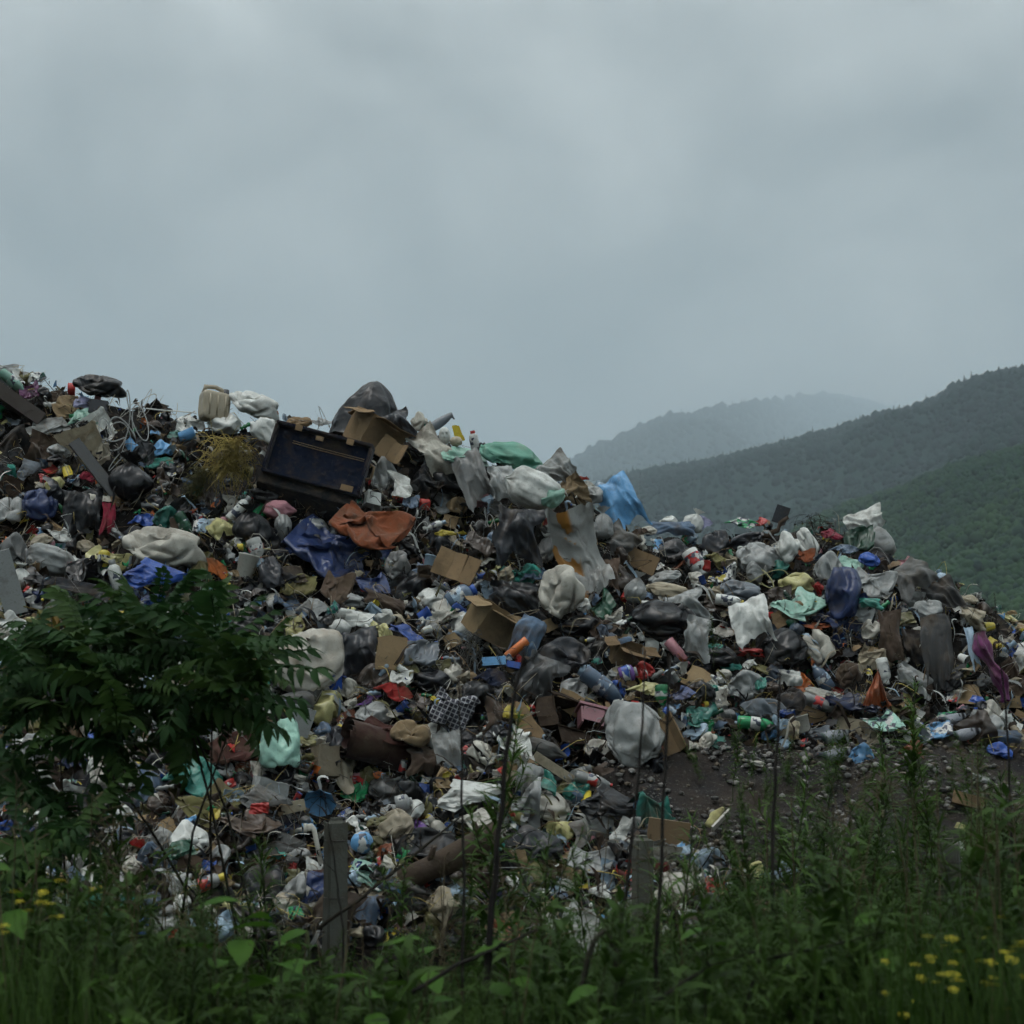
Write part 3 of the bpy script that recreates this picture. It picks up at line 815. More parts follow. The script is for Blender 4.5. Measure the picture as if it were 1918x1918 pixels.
def jerrycan():
    def rb(d, c, e, sub=4):
        n, F = ICO[sub]; a = np.abs(n)
        X = n / ((a ** e).sum(1) ** (1 / e))[:, None]
        return X * np.array(d) / 2 + np.array(c), F
    V, F = rb((0.7, 0.5, 0.8), (0, 0, -0.1), 9)
    V = V + 0.02 * fbm(V * 5, 2, 4)[:, None]
    h = MB(); h.tube([(-0.28, 0, 0.26), (-0.26, 0, 0.42), (0.0, 0, 0.46), (0.16, 0, 0.42), (0.18, 0, 0.28)], [0.07, 0.065, 0.06, 0.065, 0.07], 10)
    c = MB().lathe([(0, 0.5), (0.08, 0.5), (0.085, 0.36), (0.09, 0.26)], 14); c.V = [(x + 0.28, y, z - 0.05) for x, y, z in c.V]
    rib = MB(); 
    for k in (-0.2, 0.0, 0.2): rib.tube([(k, -0.26, -0.4), (k, -0.268, -0.1), (k, -0.26, 0.18)], 0.022, 6)
    COMP['jerrycan'] = [('body', mesh_np('body', V, F, M_HARD)), ('handle', h.build('handle', M_HARD, True)), ('cap', c.build('cap', M_HARD, True)), ('rib', rib.build('rib', M_HARD, True))]
jerrycan()
def warp(me, amp, sc, seed):
    V = np.array([v.co[:] for v in me.vertices])
    V += amp * np.stack([fbm(V * sc + 5 * k, 2, seed + k) for k in range(3)], -1)
    me.vertices.foreach_set('co', V.astype(np.float32).ravel()); me.update()
    return me
def slab(name, c, d, M, mat, seg=5, amp=0.02, seed=0):
    """a panel with some thickness, subdivided and slightly bent"""
    bm = bmesh.new(); bmesh.ops.create_cube(bm, size=1.0)
    for v in bm.verts: v.co = Vector((v.co.x * d[0], v.co.y * d[1], v.co.z * d[2]))
    thin = min(d)
    es = [e for e in bm.edges if e.calc_length() > thin * 2.1]
    bmesh.ops.subdivide_edges(bm, edges=es, cuts=seg - 1, use_grid_fill=True)
    for v in bm.verts: v.co = M @ (v.co + Vector(c))
    me = bpy.data.meshes.new(name); bm.to_mesh(me); bm.free(); me.materials.append(mat)
    return warp(me, amp, 2.3, seed)
def box_parts(kind, mat, flaps, seed, open_top=True):
    P = []
    I = Matrix.Identity(4)
    t = 0.02
    P.append(('panel', slab('panel', (0, 0, -0.49), (1, 0.98, t), I, mat, 6, 0.05, seed)))
    for sx in (-1, 1): P.append(('panel', slab('panel', (sx * 0.49, 0, 0), (t, 0.95, 0.95), I, mat, 6, 0.07, seed)))
    for sy in (-1, 1): P.append(('panel', slab('panel', (0, sy * 0.49, 0), (1, t, 0.96), I, mat, 6, 0.07, seed)))
    rs = random.Random(seed)
    if not open_top: P.append(('panel', slab('panel', (0, 0, 0.49), (1, 0.98, t), I, mat, 6, 0.07, seed)))
    for k in flaps:
        a = k * math.pi / 2
        M = Matrix.Rotation(a, 4, 'Z') @ Matrix.Translation((0.5, 0, 0.49)) @ Matrix.Rotation(rs.uniform(-0.3, 0.9), 4, 'Y')
        P.append(('flap', slab('flap', (0.24, 0, 0), (0.46, 0.92, t), M, mat, 6, 0.10, seed + 20 + k)))
    COMP[kind] = P
box_parts('openbox', M_CARD, (0, 1, 2, 3), 1)
box_parts('box', M_CARD, (0,), 7, False)
box_parts('carton', M_HARD, (), 13, False)
def folded_board():
    for j, seed in enumerate((31, 37, 41)):
        P = []
        rs = random.Random(seed)
        M = Matrix.Translation((-0.5, 0, 0))
        for k in range(3):
            wd = (0.36, 0.34, 0.3)[k]
            P.append(('panel', slab('panel', (wd / 2, 0, 0), (wd - 0.006, 0.035, 0.95 - 0.14 * rs.random()), M, M_CARD, 5, 0.035, seed + k)))
            M = M @ Matrix.Translation((wd, 0, 0)) @ Matrix.Rotation(rs.uniform(-0.7, 0.7), 4, 'Z') @ Matrix.Rotation(rs.uniform(-0.12, 0.12), 4, 'Y')
        COMP['board%d' % j] = P
folded_board()
for j in range(4):
    PROTO.setdefault('cardpiece', []).append(slab('cardboard_piece', (0, 0, 0), (1, 0.05, 1), Matrix.Identity(4), M_CARD, 8, 0.11, 60 + j))
for j in range(2):
    PROTO.setdefault('flat', []).append(slab('panel', (0, 0, 0), (1, 1, 1), Matrix.Identity(4), M_HARD, 4, 0.02, 70 + j))
    PROTO.setdefault('plank', []).append(slab('plank', (0, 0, 0), (1, 1, 1), Matrix.Identity(4), M_WOOD, 8, 0.03, 80 + j))
def tube_mesh(name, P, R, mat, n=7):
    return MB().tube(P, R, n).build(name, mat, True)
def wand(seed, mat, name, r0=0.5, bend=0.1, taper=0.3, n=9):
    rs = random.Random(seed)
    P = [(bend * math.sin(t * rs.uniform(2, 4)) + 0.02 * rs.uniform(-1, 1), bend * math.cos(t * 3 + seed) * 0.5, t - 0.5) for t in np.linspace(0, 1, 9)]
    return tube_mesh(name, P, [r0 * (1 - (1 - taper) * i / 8) for i in range(9)], mat, n)
PROTO['stick'] = [wand(600 + i, M_WOOD, 'stick', 0.02, 0.04, 0.5) for i in range(3)]
PROTO['pipe'] = [wand(610 + i, M_HARD, 'pipe', 0.055, 0.02, 1.0) for i in range(2)]
def loops(seed, mat, name, turns, r, nn=90):
    rs = np.random.RandomState(seed)
    t = np.linspace(0, 1, nn); P = 0
    for k in range(1, turns + 1):
        P = P + np.stack([rs.randn() * np.sin(6.28 * k * t + rs.rand() * 6) for _ in range(3)], -1) / k ** 0.5
    return tube_mesh(name, unit(P) * (1, 0.6, 1), r, mat, 5)
PROTO['cord'] = [loops(620 + i, M_HARD, 'cord', 3 + i, 0.012) for i in range(4)]
def strand_bundle(seed, n, mat, name, r=0.006, spread=0.5, droop=0.6):
    rs = random.Random(seed); b = MB()
    for k in range(n):
        ox, oz = rs.gauss(0, 0.3) * (0.4 + spread), rs.uniform(-0.35, 0.5)
        oy = -0.35 * max(0.0, 1 - ox * ox * 3) * rs.random()
        L_ = rs.uniform(0.25, 0.7); an = rs.gauss(0, 0.75) + ox * 1.2; cv = rs.uniform(-0.6, 0.6)
        P = []
        for i in range(6):
            t = i / 5; a_ = an + cv * t
            P.append((ox + L_ * t * math.sin(a_), oy - 0.25 * math.sin(t * 2.6) * rs.uniform(0.6, 1), oz - L_ * t * math.cos(a_) + 0.12 * math.sin(t * 3.1)))
        b.tube(P, [r * (1 - 0.6 * i / 5) for i in range(6)], 3, False)
    b.V = [tuple(v) for v in unit(np.array(b.V))]
    return b.build(name, mat, True)
PROTO['straw'] = [strand_bundle(630, 380, M_STRAW, 'straw', 0.011, 0.36)]
PROTO['fibres'] = [strand_bundle(631 + i, 60, M_STRAW, 'fibres', 0.009, 0.3) for i in range(2)]
PROTO['reeds'] = [strand_bundle(640, 90, M_WOOD, 'reeds', 0.018, 0.22)]
def shoe():
    n, F = ICO[4]; a = np.abs(n)
    X = n / ((a ** 2.6).sum(1) ** (1 / 2.6))[:, None]
    X = X * np.array([0.5, 0.19, 0.2])
    X[:, 2] *= 1 - 0.55 * sstep(-0.1, 0.42, X[:, 0])
    X[:, 1] *= 1 - 0.25 * sstep(0.05, -0.1, X[:, 0]) * sstep(-0.4, -0.1, X[:, 0])
    top = X[:, 2] > 0.1
    X[top, 2] -= 0.14 * np.exp(-((X[top, 0] + 0.28) / 0.14) ** 2)
    sole = slab('sole', (0, 0, -0.2), (0.98, 0.34, 0.07), Matrix.Identity(4), M_HARD, 6, 0.01, 3)
    COMP['shoe'] = [('upper', mesh_np('upper', X, F, M_CLOTH)), ('sole', sole)]
shoe()
def suitcase():
    def tray(nm, mat, d, depth, M):
        b = MB(); t = 0.03
        b.box((0, depth / 2, 0), (d[0], t, d[1]), M)
        for s in (-1, 1):
            b.box((s * (d[0] / 2 - t / 2), 0, 0), (t, depth, d[1] - 2 * t - 0.004), M)
            b.box((0, 0, s * (d[1] / 2 - t / 2)), (d[0] - 0.004, depth, t), M)
        me = b.build(nm, mat)
        bm = bmesh.new(); bm.from_mesh(me)
        bmesh.ops.bevel(bm, geom=list(bm.edges), offset=0.008, segments=2, affect='EDGES'); bm.to_mesh(me); bm.free()
        return me
    I = Matrix.Identity(4)
    lid = tray('lid_shell', M_CLOTH, (1.0, 0.55), 0.15, I)
    lining = slab('lining', (0, 0.035, 0), (0.93, 0.02, 0.48), I, M_CLOTH, 10, 0.012, 5)
    P = [('lid_shell', lid), ('lining', lining)]
    for (x, z, w_, h_) in ((-0.26, 0.245, 0.07, 0.06), (-0.03, 0.19, 0.075, 0.045), (0.27, 0.235, 0.07, 0.06), (0.37, -0.235, 0.12, 0.06)):
        b = MB().box((x, -0.078, z), (w_, 0.018, h_)); P.append(('leather_tab', b.build('leather_tab', M_CARD)))
    for dz in (0.0, -0.022):
        b = MB().tube([(-0.3, 0.018, 0.125 + dz), (0, 0.015, 0.118 + dz), (0.44, 0.018, 0.12 + dz)], 0.005, 5); P.append(('zip', b.build('zip', M_METAL)))
    Mb = Matrix.Translation((-0.02, -0.02, -0.3)) @ Matrix.Rotation(rad(-118), 4, 'X') @ Matrix.Translation((0, 0, 0.27))
    P.append(('base_shell', tray('base_shell', M_CLOTH, (0.98, 0.52), 0.16, Mb)))
    hd = MB().tube([(0.51, 0, -0.08), (0.56, -0.01, -0.06), (0.56, -0.01, 0.06), (0.51, 0, 0.08)], 0.014, 6)
    P.append(('handle', hd.build('handle', M_HARD, True)))
    COMP['suitcase'] = P
suitcase()
def basket():
    b = MB(); n = 26
    P = []
    bm_ = MB().lathe([(0.36, -0.45), (0.42, -0.2), (0.46, 0.1), (0.48, 0.38), (0.44, 0.38), (0.4, 0.0), (0.33, -0.42), (0, -0.42)], n)
    P.append(('bowl', bm_.build('bowl', M_STRAW, True)))
    for k in range(7):
        z = -0.36 + k * 0.11; r = 0.385 + 0.013 * k + 0.01
        w_ = MB().tube([((r + 0.012 * math.sin(i * 4)) * math.cos(i * 6.2832 / 40), (r + 0.012 * math.sin(i * 4)) * math.sin(i * 6.2832 / 40), z) for i in range(41)], 0.03, 6, False)
        P.append(('woven_band', w_.build('woven_band', M_STRAW, True)))
    r_ = MB().tube([(0.48 * math.cos(i * 6.2832 / 32), 0.48 * math.sin(i * 6.2832 / 32), 0.4) for i in range(33)], 0.045, 8, False)
    P.append(('rim', r_.build('rim', M_STRAW, True)))
    COMP['basket'] = P
basket()
def scoop():
    """curved, pointed plastic shell standing up"""
    s, t = np.meshgrid(np.linspace(-1, 1, 18), np.linspace(0, 1, 26), indexing='ij')
    wd = 0.42 * np.sin(math.pi * (0.12 + 0.86 * t)) ** 0.8
    x = -0.55 + 1.1 * t + 0.12 * np.sin(t * 3)
    z = -0.45 + 0.9 * t ** 0.8 + s * wd * 0.55 - 0.25 * sstep(0.86, 1, t)
    y = 0.25 * (s * s) * wd + 0.1
    V = np.stack([x, y, z], -1).reshape(-1, 3)
    me = mesh_np('shell', V, grid_faces(18, 26), M_HARD)
    COMP['scoop'] = [('shell', me)]
scoop()
def mask():
    n, F = ICO[5]
    X = n * np.array([0.4, 0.36, 0.5])
    f = np.maximum(-n[:, 1], 0)
    def bl(cx, cz, r): return np.exp(-(((n[:, 0] - cx) / r) ** 2 + ((n[:, 2] - cz) / r) ** 2)) * (n[:, 1] < 0)
    dy = -0.16 * bl(0, -0.05, 0.16) - 0.08 * bl(0, 0.15, 0.1) + 0.1 * bl(-0.34, 0.18, 0.17) + 0.1 * bl(0.34, 0.18, 0.17) - 0.06 * bl(0, -0.48, 0.18) + 0.05 * bl(0, -0.38, 0.09) - 0.05 * bl(0.35, 0.42, 0.2) - 0.05 * bl(-0.35, 0.42, 0.2)
    X[:, 1] += dy
    COMP['mask'] = [('face', mesh_np('face', X, F, M_HARD))]
mask()
def umbrella():
    n = 8; V = [(0, 0, 0.28)]; F = []
    ring = 5
    for j in range(1, ring + 1):
        for k in range(n * 4):
            a = 2 * math.pi * k / (n * 4); sc = 1 - 0.10 * abs(math.sin(a * n / 2)) * j / ring
            V.append((0.5 * j / ring * sc * math.cos(a), 0.5 * j / ring * sc * math.sin(a), 0.28 * (1 - (j / ring) ** 2 * 1.0) - 0.03 * (j / ring) * abs(math.sin(a * n / 2))))
    m = n * 4
    for k in range(m): F.append((0, 1 + k, 1 + (k + 1) % m))
    for j in range(ring - 1):
        for k in range(m): F.append((1 + j * m + k, 1 + (j + 1) * m + k, 1 + (j + 1) * m + (k + 1) % m, 1 + j * m + (k + 1) % m))
    me = mesh_np('canopy', np.array(V), F, M_BAG)
    P = [('canopy', me)]
    for k in range(n):
        a = 2 * math.pi * k / n
        P.append(('rib', tube_mesh('rib', [(0, 0, 0.26), (0.25 * math.cos(a), 0.25 * math.sin(a), 0.19), (0.49 * math.cos(a), 0.49 * math.sin(a), -0.01)], 0.008, M_METAL, 5)))
    COMP['umbrella'] = P
umbrella()
def elbow():
    P = [(-0.42, 0, 0.42), (-0.1, 0, 0.45), (0.0, 0, 0.36), (0.06, 0, 0.22), (0.3, 0, -0.5)]
    COMP['elbow'] = [('pipe', tube_mesh('pipe', P, 0.1, M_HARD, 12)), ('collar', tube_mesh('collar', [(-0.44, 0, 0.418), (-0.3, 0, 0.43)], 0.13, M_HARD, 12))]
elbow()
def stool():
    top = slab('seat_board', (0, 0, 0.3), (1, 0.9, 0.12), Matrix.Identity(4), M_HARD, 4, 0.01, 2)
    sides = [('side_panel', slab('side_panel', (s * 0.38, 0, -0.12), (0.07, 0.7, 0.7), Matrix.Rotation(s * 0.12, 4, 'Y'), M_HARD, 4, 0.01, 4 + s)) for s in (-1, 1)]
    COMP['stool'] = [('seat_board', top)] + sides + [('front_panel', slab('front_panel', (0, -0.36, -0.1), (0.68, 0.05, 0.62), Matrix.Identity(4), M_HARD, 4, 0.01, 9))]
stool()
def roll():
    t = np.linspace(0, 1, 130)
    a = t * 2 * math.pi * 3.2; r = 0.16 + 0.33 * t
    rs = np.linspace(-0.5, 0.5, 14)
    V = np.stack([np.repeat(rs[None], 130, 0), (r * np.cos(a))[:, None] + 0 * rs, (r * np.sin(a))[:, None] + 0 * rs], -1).reshape(-1, 3)
    V = V + 0.035 * np.stack([fbm(V * 4, 2, 3 + k) for k in range(3)], -1)
    COMP['roll'] = [('carpet', mesh_np('carpet', V, grid_faces(130, 14), M_CLOTH)), ('fringe', strand_bundle(650, 60, M_STRAW, 'fringe', 0.006, 0.1))]
roll()
# ------------------------------------------------------------------ ground, heap body, hills, haze
def make_ground():
    r = np.concatenate([np.linspace(0, 30, 40), np.geomspace(32, 12000, 40)])
    th = np.linspace(0, 2 * math.pi, 72, endpoint=False)
    R, T = np.meshgrid(r, th, indexing='ij')
    X, Y = R * np.cos(T), R * np.sin(T) + 6
    Z = 0.05 * fbm(np.stack([X * 0.4, Y * 0.4, 0 * X], -1).reshape(-1, 3), 3, 2).reshape(X.shape) * (R < 40) - 0.06
    add('ground', mesh_np('ground', np.stack([X, Y, Z], -1).reshape(-1, 3), grid_faces(len(r), 72, True), M_GROUND), kind='structure', label='weedy verge and valley floor around the dump')
make_ground()
def make_heap():
    xs = np.arange(-9.5, 9.6, 0.06); ys = np.arange(9.55, 25.0, 0.06)
    X, Y = np.meshgrid(xs, ys, indexing='ij')
    Z = H(X.ravel(), Y.ravel())
    dm = dirt_mask(X.ravel(), Y.ravel())
    V = np.stack([X.ravel(), Y.ravel(), np.maximum(Z - 0.02 - 0.13 * (1 - dm), -0.1)], -1)
    c = np.stack([dm, dm, dm, np.ones_like(dm)], -1)
    add('refuse_slope', mesh_np('refuse_slope', V, grid_faces(len(xs), len(ys)), M_SLOPE, True, c), kind='structure', label='dark rotting body of the refuse mound and its bare soil bank')
make_heap()

HILLS = [  # skyline (px, py, distance), base distance share, tree size, count
    ('near', [(600, 1260, 675), (1000, 1180, 675), (1300, 1080, 660), (1480, 1000, 645), (1570, 948, 630), (1700, 905, 608), (1800, 868, 585), (1918, 832, 570), (2150, 780, 540), (2700, 700, 525)], 1.9, 13000, 0.6),
    ('mid', [(300, 1220, 1725), (800, 1060, 1575), (1000, 960, 1500), (1150, 889, 1425), (1230, 872, 1388), (1300, 862, 1350), (1450, 828, 1275), (1560, 802, 1238), (1650, 772, 1200), (1740, 752, 1162), (1785, 722, 1125), (1850, 697, 1088), (1918, 683, 1050), (2150, 640, 975), (2700, 560, 900)], 4.2, 9500, 0.55),
    ('far', [(300, 1200, 3600), (900, 970, 3500), (1060, 868, 3500), (1120, 832, 3500), (1180, 803, 3600), (1250, 775, 3700), (1330, 760, 3900), (1400, 749, 4500), (1480, 742, 5800), (1560, 740, 7400), (1640, 754, 7900), (1750, 782, 8000), (1918, 802, 8100), (2300, 800, 8000), (2700, 800, 8000)], 13, 4500, 0.5),
]
def make_hill(idx, sky_, tsize, ntree, back):
    name = sky_[0]; pts = sky_[1]
    P = pt(np.array([p[0] for p in pts], float), np.array([p[1] for p in pts], float), np.array([p[2] for p in pts], float)[:, None])
    # finer crest line with small relief
    s = np.linspace(0, len(pts) - 1, 240)
    C = np.stack([np.interp(s, np.arange(len(pts)), P[:, k]) for k in range(3)], -1)
    ker = np.ones(7) / 7
    for k in range(3): C[3:-3, k] = np.convolve(C[:, k], ker, 'same')[3:-3]
    C[:, 2] = np.maximum(C[:, 2] - tsize * 0.9, 1)
    C[:, 2] += 0.008 * C[:, 2] * fbm(np.stack([C[:, 0] / 90, 0 * s, 0 * s], -1), 3, idx)
    v = np.concatenate([np.linspace(0, 1, 46), np.linspace(1.03, 1.5, 10)])
    S, T = np.meshgrid(np.arange(240), v, indexing='ij')
    base = 1 - back
    f = base + (1 - base) * T                                  # distance share along the line of slope
    X, Y = C[S, 0] * f, C[S, 1] * f
    prof = np.where(T <= 1, np.sin(T * math.pi / 2) ** 0.9 * 0.35 + 0.65 * T, 1 - 1.3 * (T - 1))
    Z = C[S, 2] * prof
    wob = fbm(np.stack([X / (28 * tsize), Y / (28 * tsize), 0 * X], -1).reshape(-1, 3), 4, 20 + idx).reshape(X.shape)
    Z = np.maximum(Z + wob * C[S, 2] * 0.14 * np.sin(np.clip(T, 0, 1) * math.pi), -1.0)
    V = np.stack([X, Y, Z], -1)
    one = np.ones(V[..., 0].size)
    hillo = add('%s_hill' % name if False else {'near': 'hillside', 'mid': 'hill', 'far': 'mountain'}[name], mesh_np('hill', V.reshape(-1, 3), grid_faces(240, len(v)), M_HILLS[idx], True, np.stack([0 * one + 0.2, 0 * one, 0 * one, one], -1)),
        kind='structure', label={'near': 'nearest green wooded slope at the right', 'mid': 'dark wooded hill with spruces along its crest', 'far': 'hazy mountain fading into low cloud'}[name])
    # the wood: uneven crowns, spruces along the crest
    rs = np.random.RandomState(30 + idx)
    cpx = proj(C)[0]; vis = np.where((cpx > (1330, 990, 980)[idx]) & (cpx < 2010))[0]; vlo, vhi = vis[0], min(vis[-1] + 1, 238)
    i = rs.randint(vlo, vhi, ntree); tt = 1 - rs.rand(ntree) ** 1.3 * 0.93
    ncrest = 900 if idx == 1 else 520
    i[:ncrest] = rs.randint(vlo, vhi, ncrest); tt[:ncrest] = rs.uniform(0.965, 1.02, ncrest)
    fi = i + rs.rand(ntree)
    def samp(A):
        i0 = np.clip(fi.astype(int), 0, 238); fr = fi - i0
        j = np.interp(tt, v, np.arange(len(v))); j0 = np.clip(j.astype(int), 0, len(v) - 2); fj = j - j0
        return (A[i0, j0] * (1 - fr) + A[i0 + 1, j0] * fr) * (1 - fj) + (A[i0, j0 + 1] * (1 - fr) + A[i0 + 1, j0 + 1] * fr) * fj
    px_, py_, pz_ = samp(V[..., 0]), samp(V[..., 1]), samp(V[..., 2])
    n1_, F1 = ICO[1]
    VV, FF, CC = [], [], []
    o = 0
    cone = MB().lathe([(0.36, -0.5), (0.30, -0.25), (0.20, 0.1), (0.10, 0.6), (0.0, 1.3)], 6)
    cV, cF = np.array(cone.V), []
    for f_ in cone.F: cF += [(f_[0], f_[1], f_[2]), (f_[0], f_[2], f_[3])]
    cF = np.array(cF)
    for k in range(ntree):
        sz = tsize * rs.uniform(0.5, 1.0) * (1 + 0.8 * rs.rand() ** 4)
        if idx == 2: sz *= py_[k] / 3800
        if (k < ncrest and rs.rand() < (0.1, 0.62, 0.3)[idx]) or rs.rand() < (0.02, 0.12, 0.1)[idx]:
            q = cV * (np.array([sz * 0.62, sz * 0.62, sz * rs.uniform(0.5, 0.85)]) if idx != 1 or k >= ncrest else np.array([sz * 0.95, sz * 0.95, sz * rs.uniform(0.55, 1.05)])); F = cF; tone = rs.uniform(0.4, 0.9)
        else:
            jit = 1 + 0.38 * (rs.rand(len(n1_), 1) - 0.5)
            q = n1_ * jit * np.array([sz * 0.62, sz * 0.62, sz * rs.uniform(0.5, 0.8)]); F = F1; tone = max(0.0, rs.normal(0.2, 0.4))
        VV.append(q + np.array([px_[k], py_[k], pz_[k] + sz * 0.25])); FF.append(F + o); CC.append(np.full(len(q), min(1, tone))); o += len(q)
    CC = np.concatenate(CC)
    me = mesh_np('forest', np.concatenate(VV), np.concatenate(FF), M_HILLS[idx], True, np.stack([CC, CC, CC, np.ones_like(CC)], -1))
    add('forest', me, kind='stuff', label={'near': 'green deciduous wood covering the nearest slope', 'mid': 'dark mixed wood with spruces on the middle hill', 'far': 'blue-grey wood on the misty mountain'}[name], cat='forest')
for idx, (nm, pts, tsz, nt_, bk) in enumerate(HILLS):
    make_hill(idx, (nm, pts), tsz, nt_, bk)

def make_haze():
    m = bpy.data.materials.new('hazy_air'); m.use_nodes = True
    t = m.node_tree; t.nodes.clear()
    o = t.nodes.new('ShaderNodeOutputMaterial'); p = t.nodes.new('ShaderNodeVolumePrincipled')
    p.inputs['Color'].default_value = (0.73, 0.865, 0.955, 1)
    p.inputs['Density'].default_value = HAZE_DENSITY
    p.inputs['Anisotropy'].default_value = 0.0
    t.links.new(p.outputs[0], o.inputs['Volume'])
    b = MB().box((0, 0, 760), (25000, 25000, 1522))
    add('haze', b.build('haze', m), kind='stuff', label='thin damp haze filling the valley air', cat='haze')
HAZE_DENSITY = 0.00034
make_haze()
# ------------------------------------------------------------------ colours of refuse (linear base colours)
C = dict(W=(.62, .63, .59), OW=(.45, .43, .37), LG=(.29, .30, .29), G=(.14, .142, .137), DG=(.055, .056, .056), K=(.008, .009, .011), CH=(.019, .021, .026),
         BR=(.25, .17, .095), DB=(.05, .034, .024), TAN=(.3, .215, .12), RUST=(.27, .075, .028), NAVY=(.009, .014, .032), BLUE=(.025, .085, .36), SKY=(.13, .33, .58),
         LB=(.33, .44, .54), TEAL=(.04, .23, .18), MINT=(.3, .52, .42), GRN=(.025, .27, .10), DGN=(.02, .09, .05), YEL=(.6, .48, .05), PY=(.46, .43, .19), RED=(.45, .035, .03),
         CRIM=(.19, .012, .03), PINK=(.48, .22, .25), PURP=(.14, .06, .26), MAUV=(.13, .03, .10), OR=(.62, .17, .04), STR=(.46, .36, .11), SEA=(.20, .48, .36), DEN=(.10, .15, .22),
         MAR=(.06, .022, .018), LAV=(.28, .28, .42), BEI=(.36, .31, .22), OLV=(.14, .13, .05), SLT=(.12, .14, .16), DBL=(.02, .035, .10))
CNAME = dict(W='white', OW='cream', LG='pale grey', G='grey', DG='dark grey', K='black', CH='charcoal', BR='brown', DB='dark brown', TAN='tan', RUST='rust', NAVY='navy', BLUE='blue',
             SKY='sky blue', LB='light blue', TEAL='teal', MINT='mint', GRN='green', DGN='dark green', YEL='yellow', PY='pale yellow', RED='red', CRIM='crimson', PINK='pink', PURP='purple',
             MAUV='mauve', OR='orange', STR='straw yellow', SEA='sea green', DEN='denim blue', MAR='maroon', LAV='lavender', BEI='beige', OLV='olive', SLT='slate', DBL='dark blue')
HERO = []      # (px, py, w, h, short)
_rng = random.Random(11)
SUBPART = {'rib': 'canopy', 'zip': 'lining', 'leather_tab': 'lid_shell', 'fringe': 'carpet', 'woven_band': 'bowl', 'rim': 'bowl', 'flap': 'panel', 'collar': 'pipe', 'label': 'body'}
FLATK = {'scrap', 'paper', 'cardpiece', 'hang', 'hangfilm', 'rag'}
def place_matrix(px, py, w, h, rot=0, dep=None, tilt=None, yaw=0, lift=0.0, D=None, kind=''):
    drop = False
    if D is None:
        d_, m_ = hit(px, py + 0.32 * h)
        D = float(d_[0]); drop = bool(m_[0])
    s = D / FPX
    if dep is None:
        dep = 0.5 * min(w, h) if kind in FLATK else 0.8 * (w * h) ** 0.5
    ws, hs, ds = w * s, h * s, dep * s
    P = pt(px, py, D + 0.08 * ds - lift)
    if drop:
        P0 = pt(px, py, D)
        P[2] += min(0.0, float(H(P0[:1], P0[1:2])[0]) + 0.36 * hs - P0[2])
    az = math.atan2(P[0], P[1])
    if tilt is None:
        tilt = -18 if kind in FLATK else _rng.uniform(-14, 4)
    M = Matrix.Translation(Vector(P)) @ Matrix.Rotation(-az + rad(yaw), 4, 'Z') @ Matrix.Rotation(rad(tilt), 4, 'X') @ Matrix.Rotation(rad(rot), 4, 'Y') @ Matrix.Diagonal((ws, ds, hs, 1))
    return M
def put(kind, px, py, w, h, rot, col, label, cat, short=None, idx=None, dep=None, tilt=None, yaw=0, lift=0.0, D=None, parts=None, group=None, shade=1.0):
    M = place_matrix(px, py, w, h, rot, dep, tilt, yaw, lift, D, kind)
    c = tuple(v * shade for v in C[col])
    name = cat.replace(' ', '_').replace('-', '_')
    if kind in COMP:
        o = add(name, None, None, M, c, label, cat, group)
        o.empty_display_size = 0.1
        made = {}
        for pn, me in COMP[kind]:
            pc = (parts or {}).get(pn)
            q = add(pn, me, made.get(SUBPART.get(pn), o), None, C[pc] if pc else c)
            made.setdefault(pn, q)
    else:
        ms = PROTO[kind]
        me = ms[idx % len(ms)] if idx is not None else ms[_rng.randrange(len(ms))]
        o = add(name, me, None, M, c, label, cat, group)
    HERO.append((px, py, w, h, short or CNAME[col] + ' ' + cat))
    return o

# ---- upper left of the mound
put('lid', 135, 693, 27, 14, 90, 'RED', 'round red plastic lid on the crest beside the black printed bag', 'lid', 'red lid', tilt=75, dep=27)
put('bag', 188, 726, 104, 50, 12, 'K', 'black padded bag with white marks lying on the crest', 'bag', 'black crest bag', 2)
put('rag', 178, 708, 70, 26, 8, 'MAR', 'dark red cloth strip over the black bag on the crest', 'cloth', 'dark red crest cloth', 1)
put('flat', 28, 757, 118, 26, 34, 'DB', 'dark brown board sloping down at the left picture edge', 'board', 'dark brown board', 0, dep=60)
put('crumple', 55, 728, 44, 46, 30, 'MAUV', 'mauve plastic bag tucked above the dark brown board', 'plastic bag', 'mauve bag', 2)
put('bottle', 25, 716, 20, 60, 130, 'MINT', 'pale green bottle lying near the crest at the left edge', 'bottle', 'pale green bottle')
put('crumple', 12, 690, 46, 26, 0, 'LG', 'pale grey crumpled film at the top left corner of the mound', 'plastic film', 'top left film', 1)
put('rag', 95, 800, 92, 52, -10, 'LG', 'pile of pale grey folded cloth below the dark brown board', 'cloth', 'pale grey cloth pile', 4)
put('rag', 108, 742, 40, 34, 0, 'DB', 'dark brown rag below the crest lid', 'cloth', 'brown rag under lid', 0)
put('crumple', 155, 755, 32, 34, 20, 'LAV', 'small lavender plastic bag below the black crest bag', 'plastic bag', 'small lavender bag', 4)
put('flat', 184, 762, 34, 26, 6, 'CH', 'charcoal plastic panel under the black crest bag', 'panel', 'charcoal panel', 1, dep=8)
put('cord', 232, 790, 92, 120, 0, 'LG', 'tangled pale straps and cords hanging down the slope', 'cord', 'tangled pale straps', 1)
put('cord', 222, 850, 46, 120, 0, 'LG', 'looped pale cord dangling over the black bag', 'cord', 'dangling pale cord', 3)
put('cord', 262, 760, 40, 80, 30, 'OW', 'cream cord sticking out of the crest beside the white strip', 'cord', 'cream crest cord', 0)
put('pipe', 321, 769, 24, 94, 93, 'W', 'long white plastic strip lying along the crest', 'strip', 'white plastic strip', 0, dep=12)
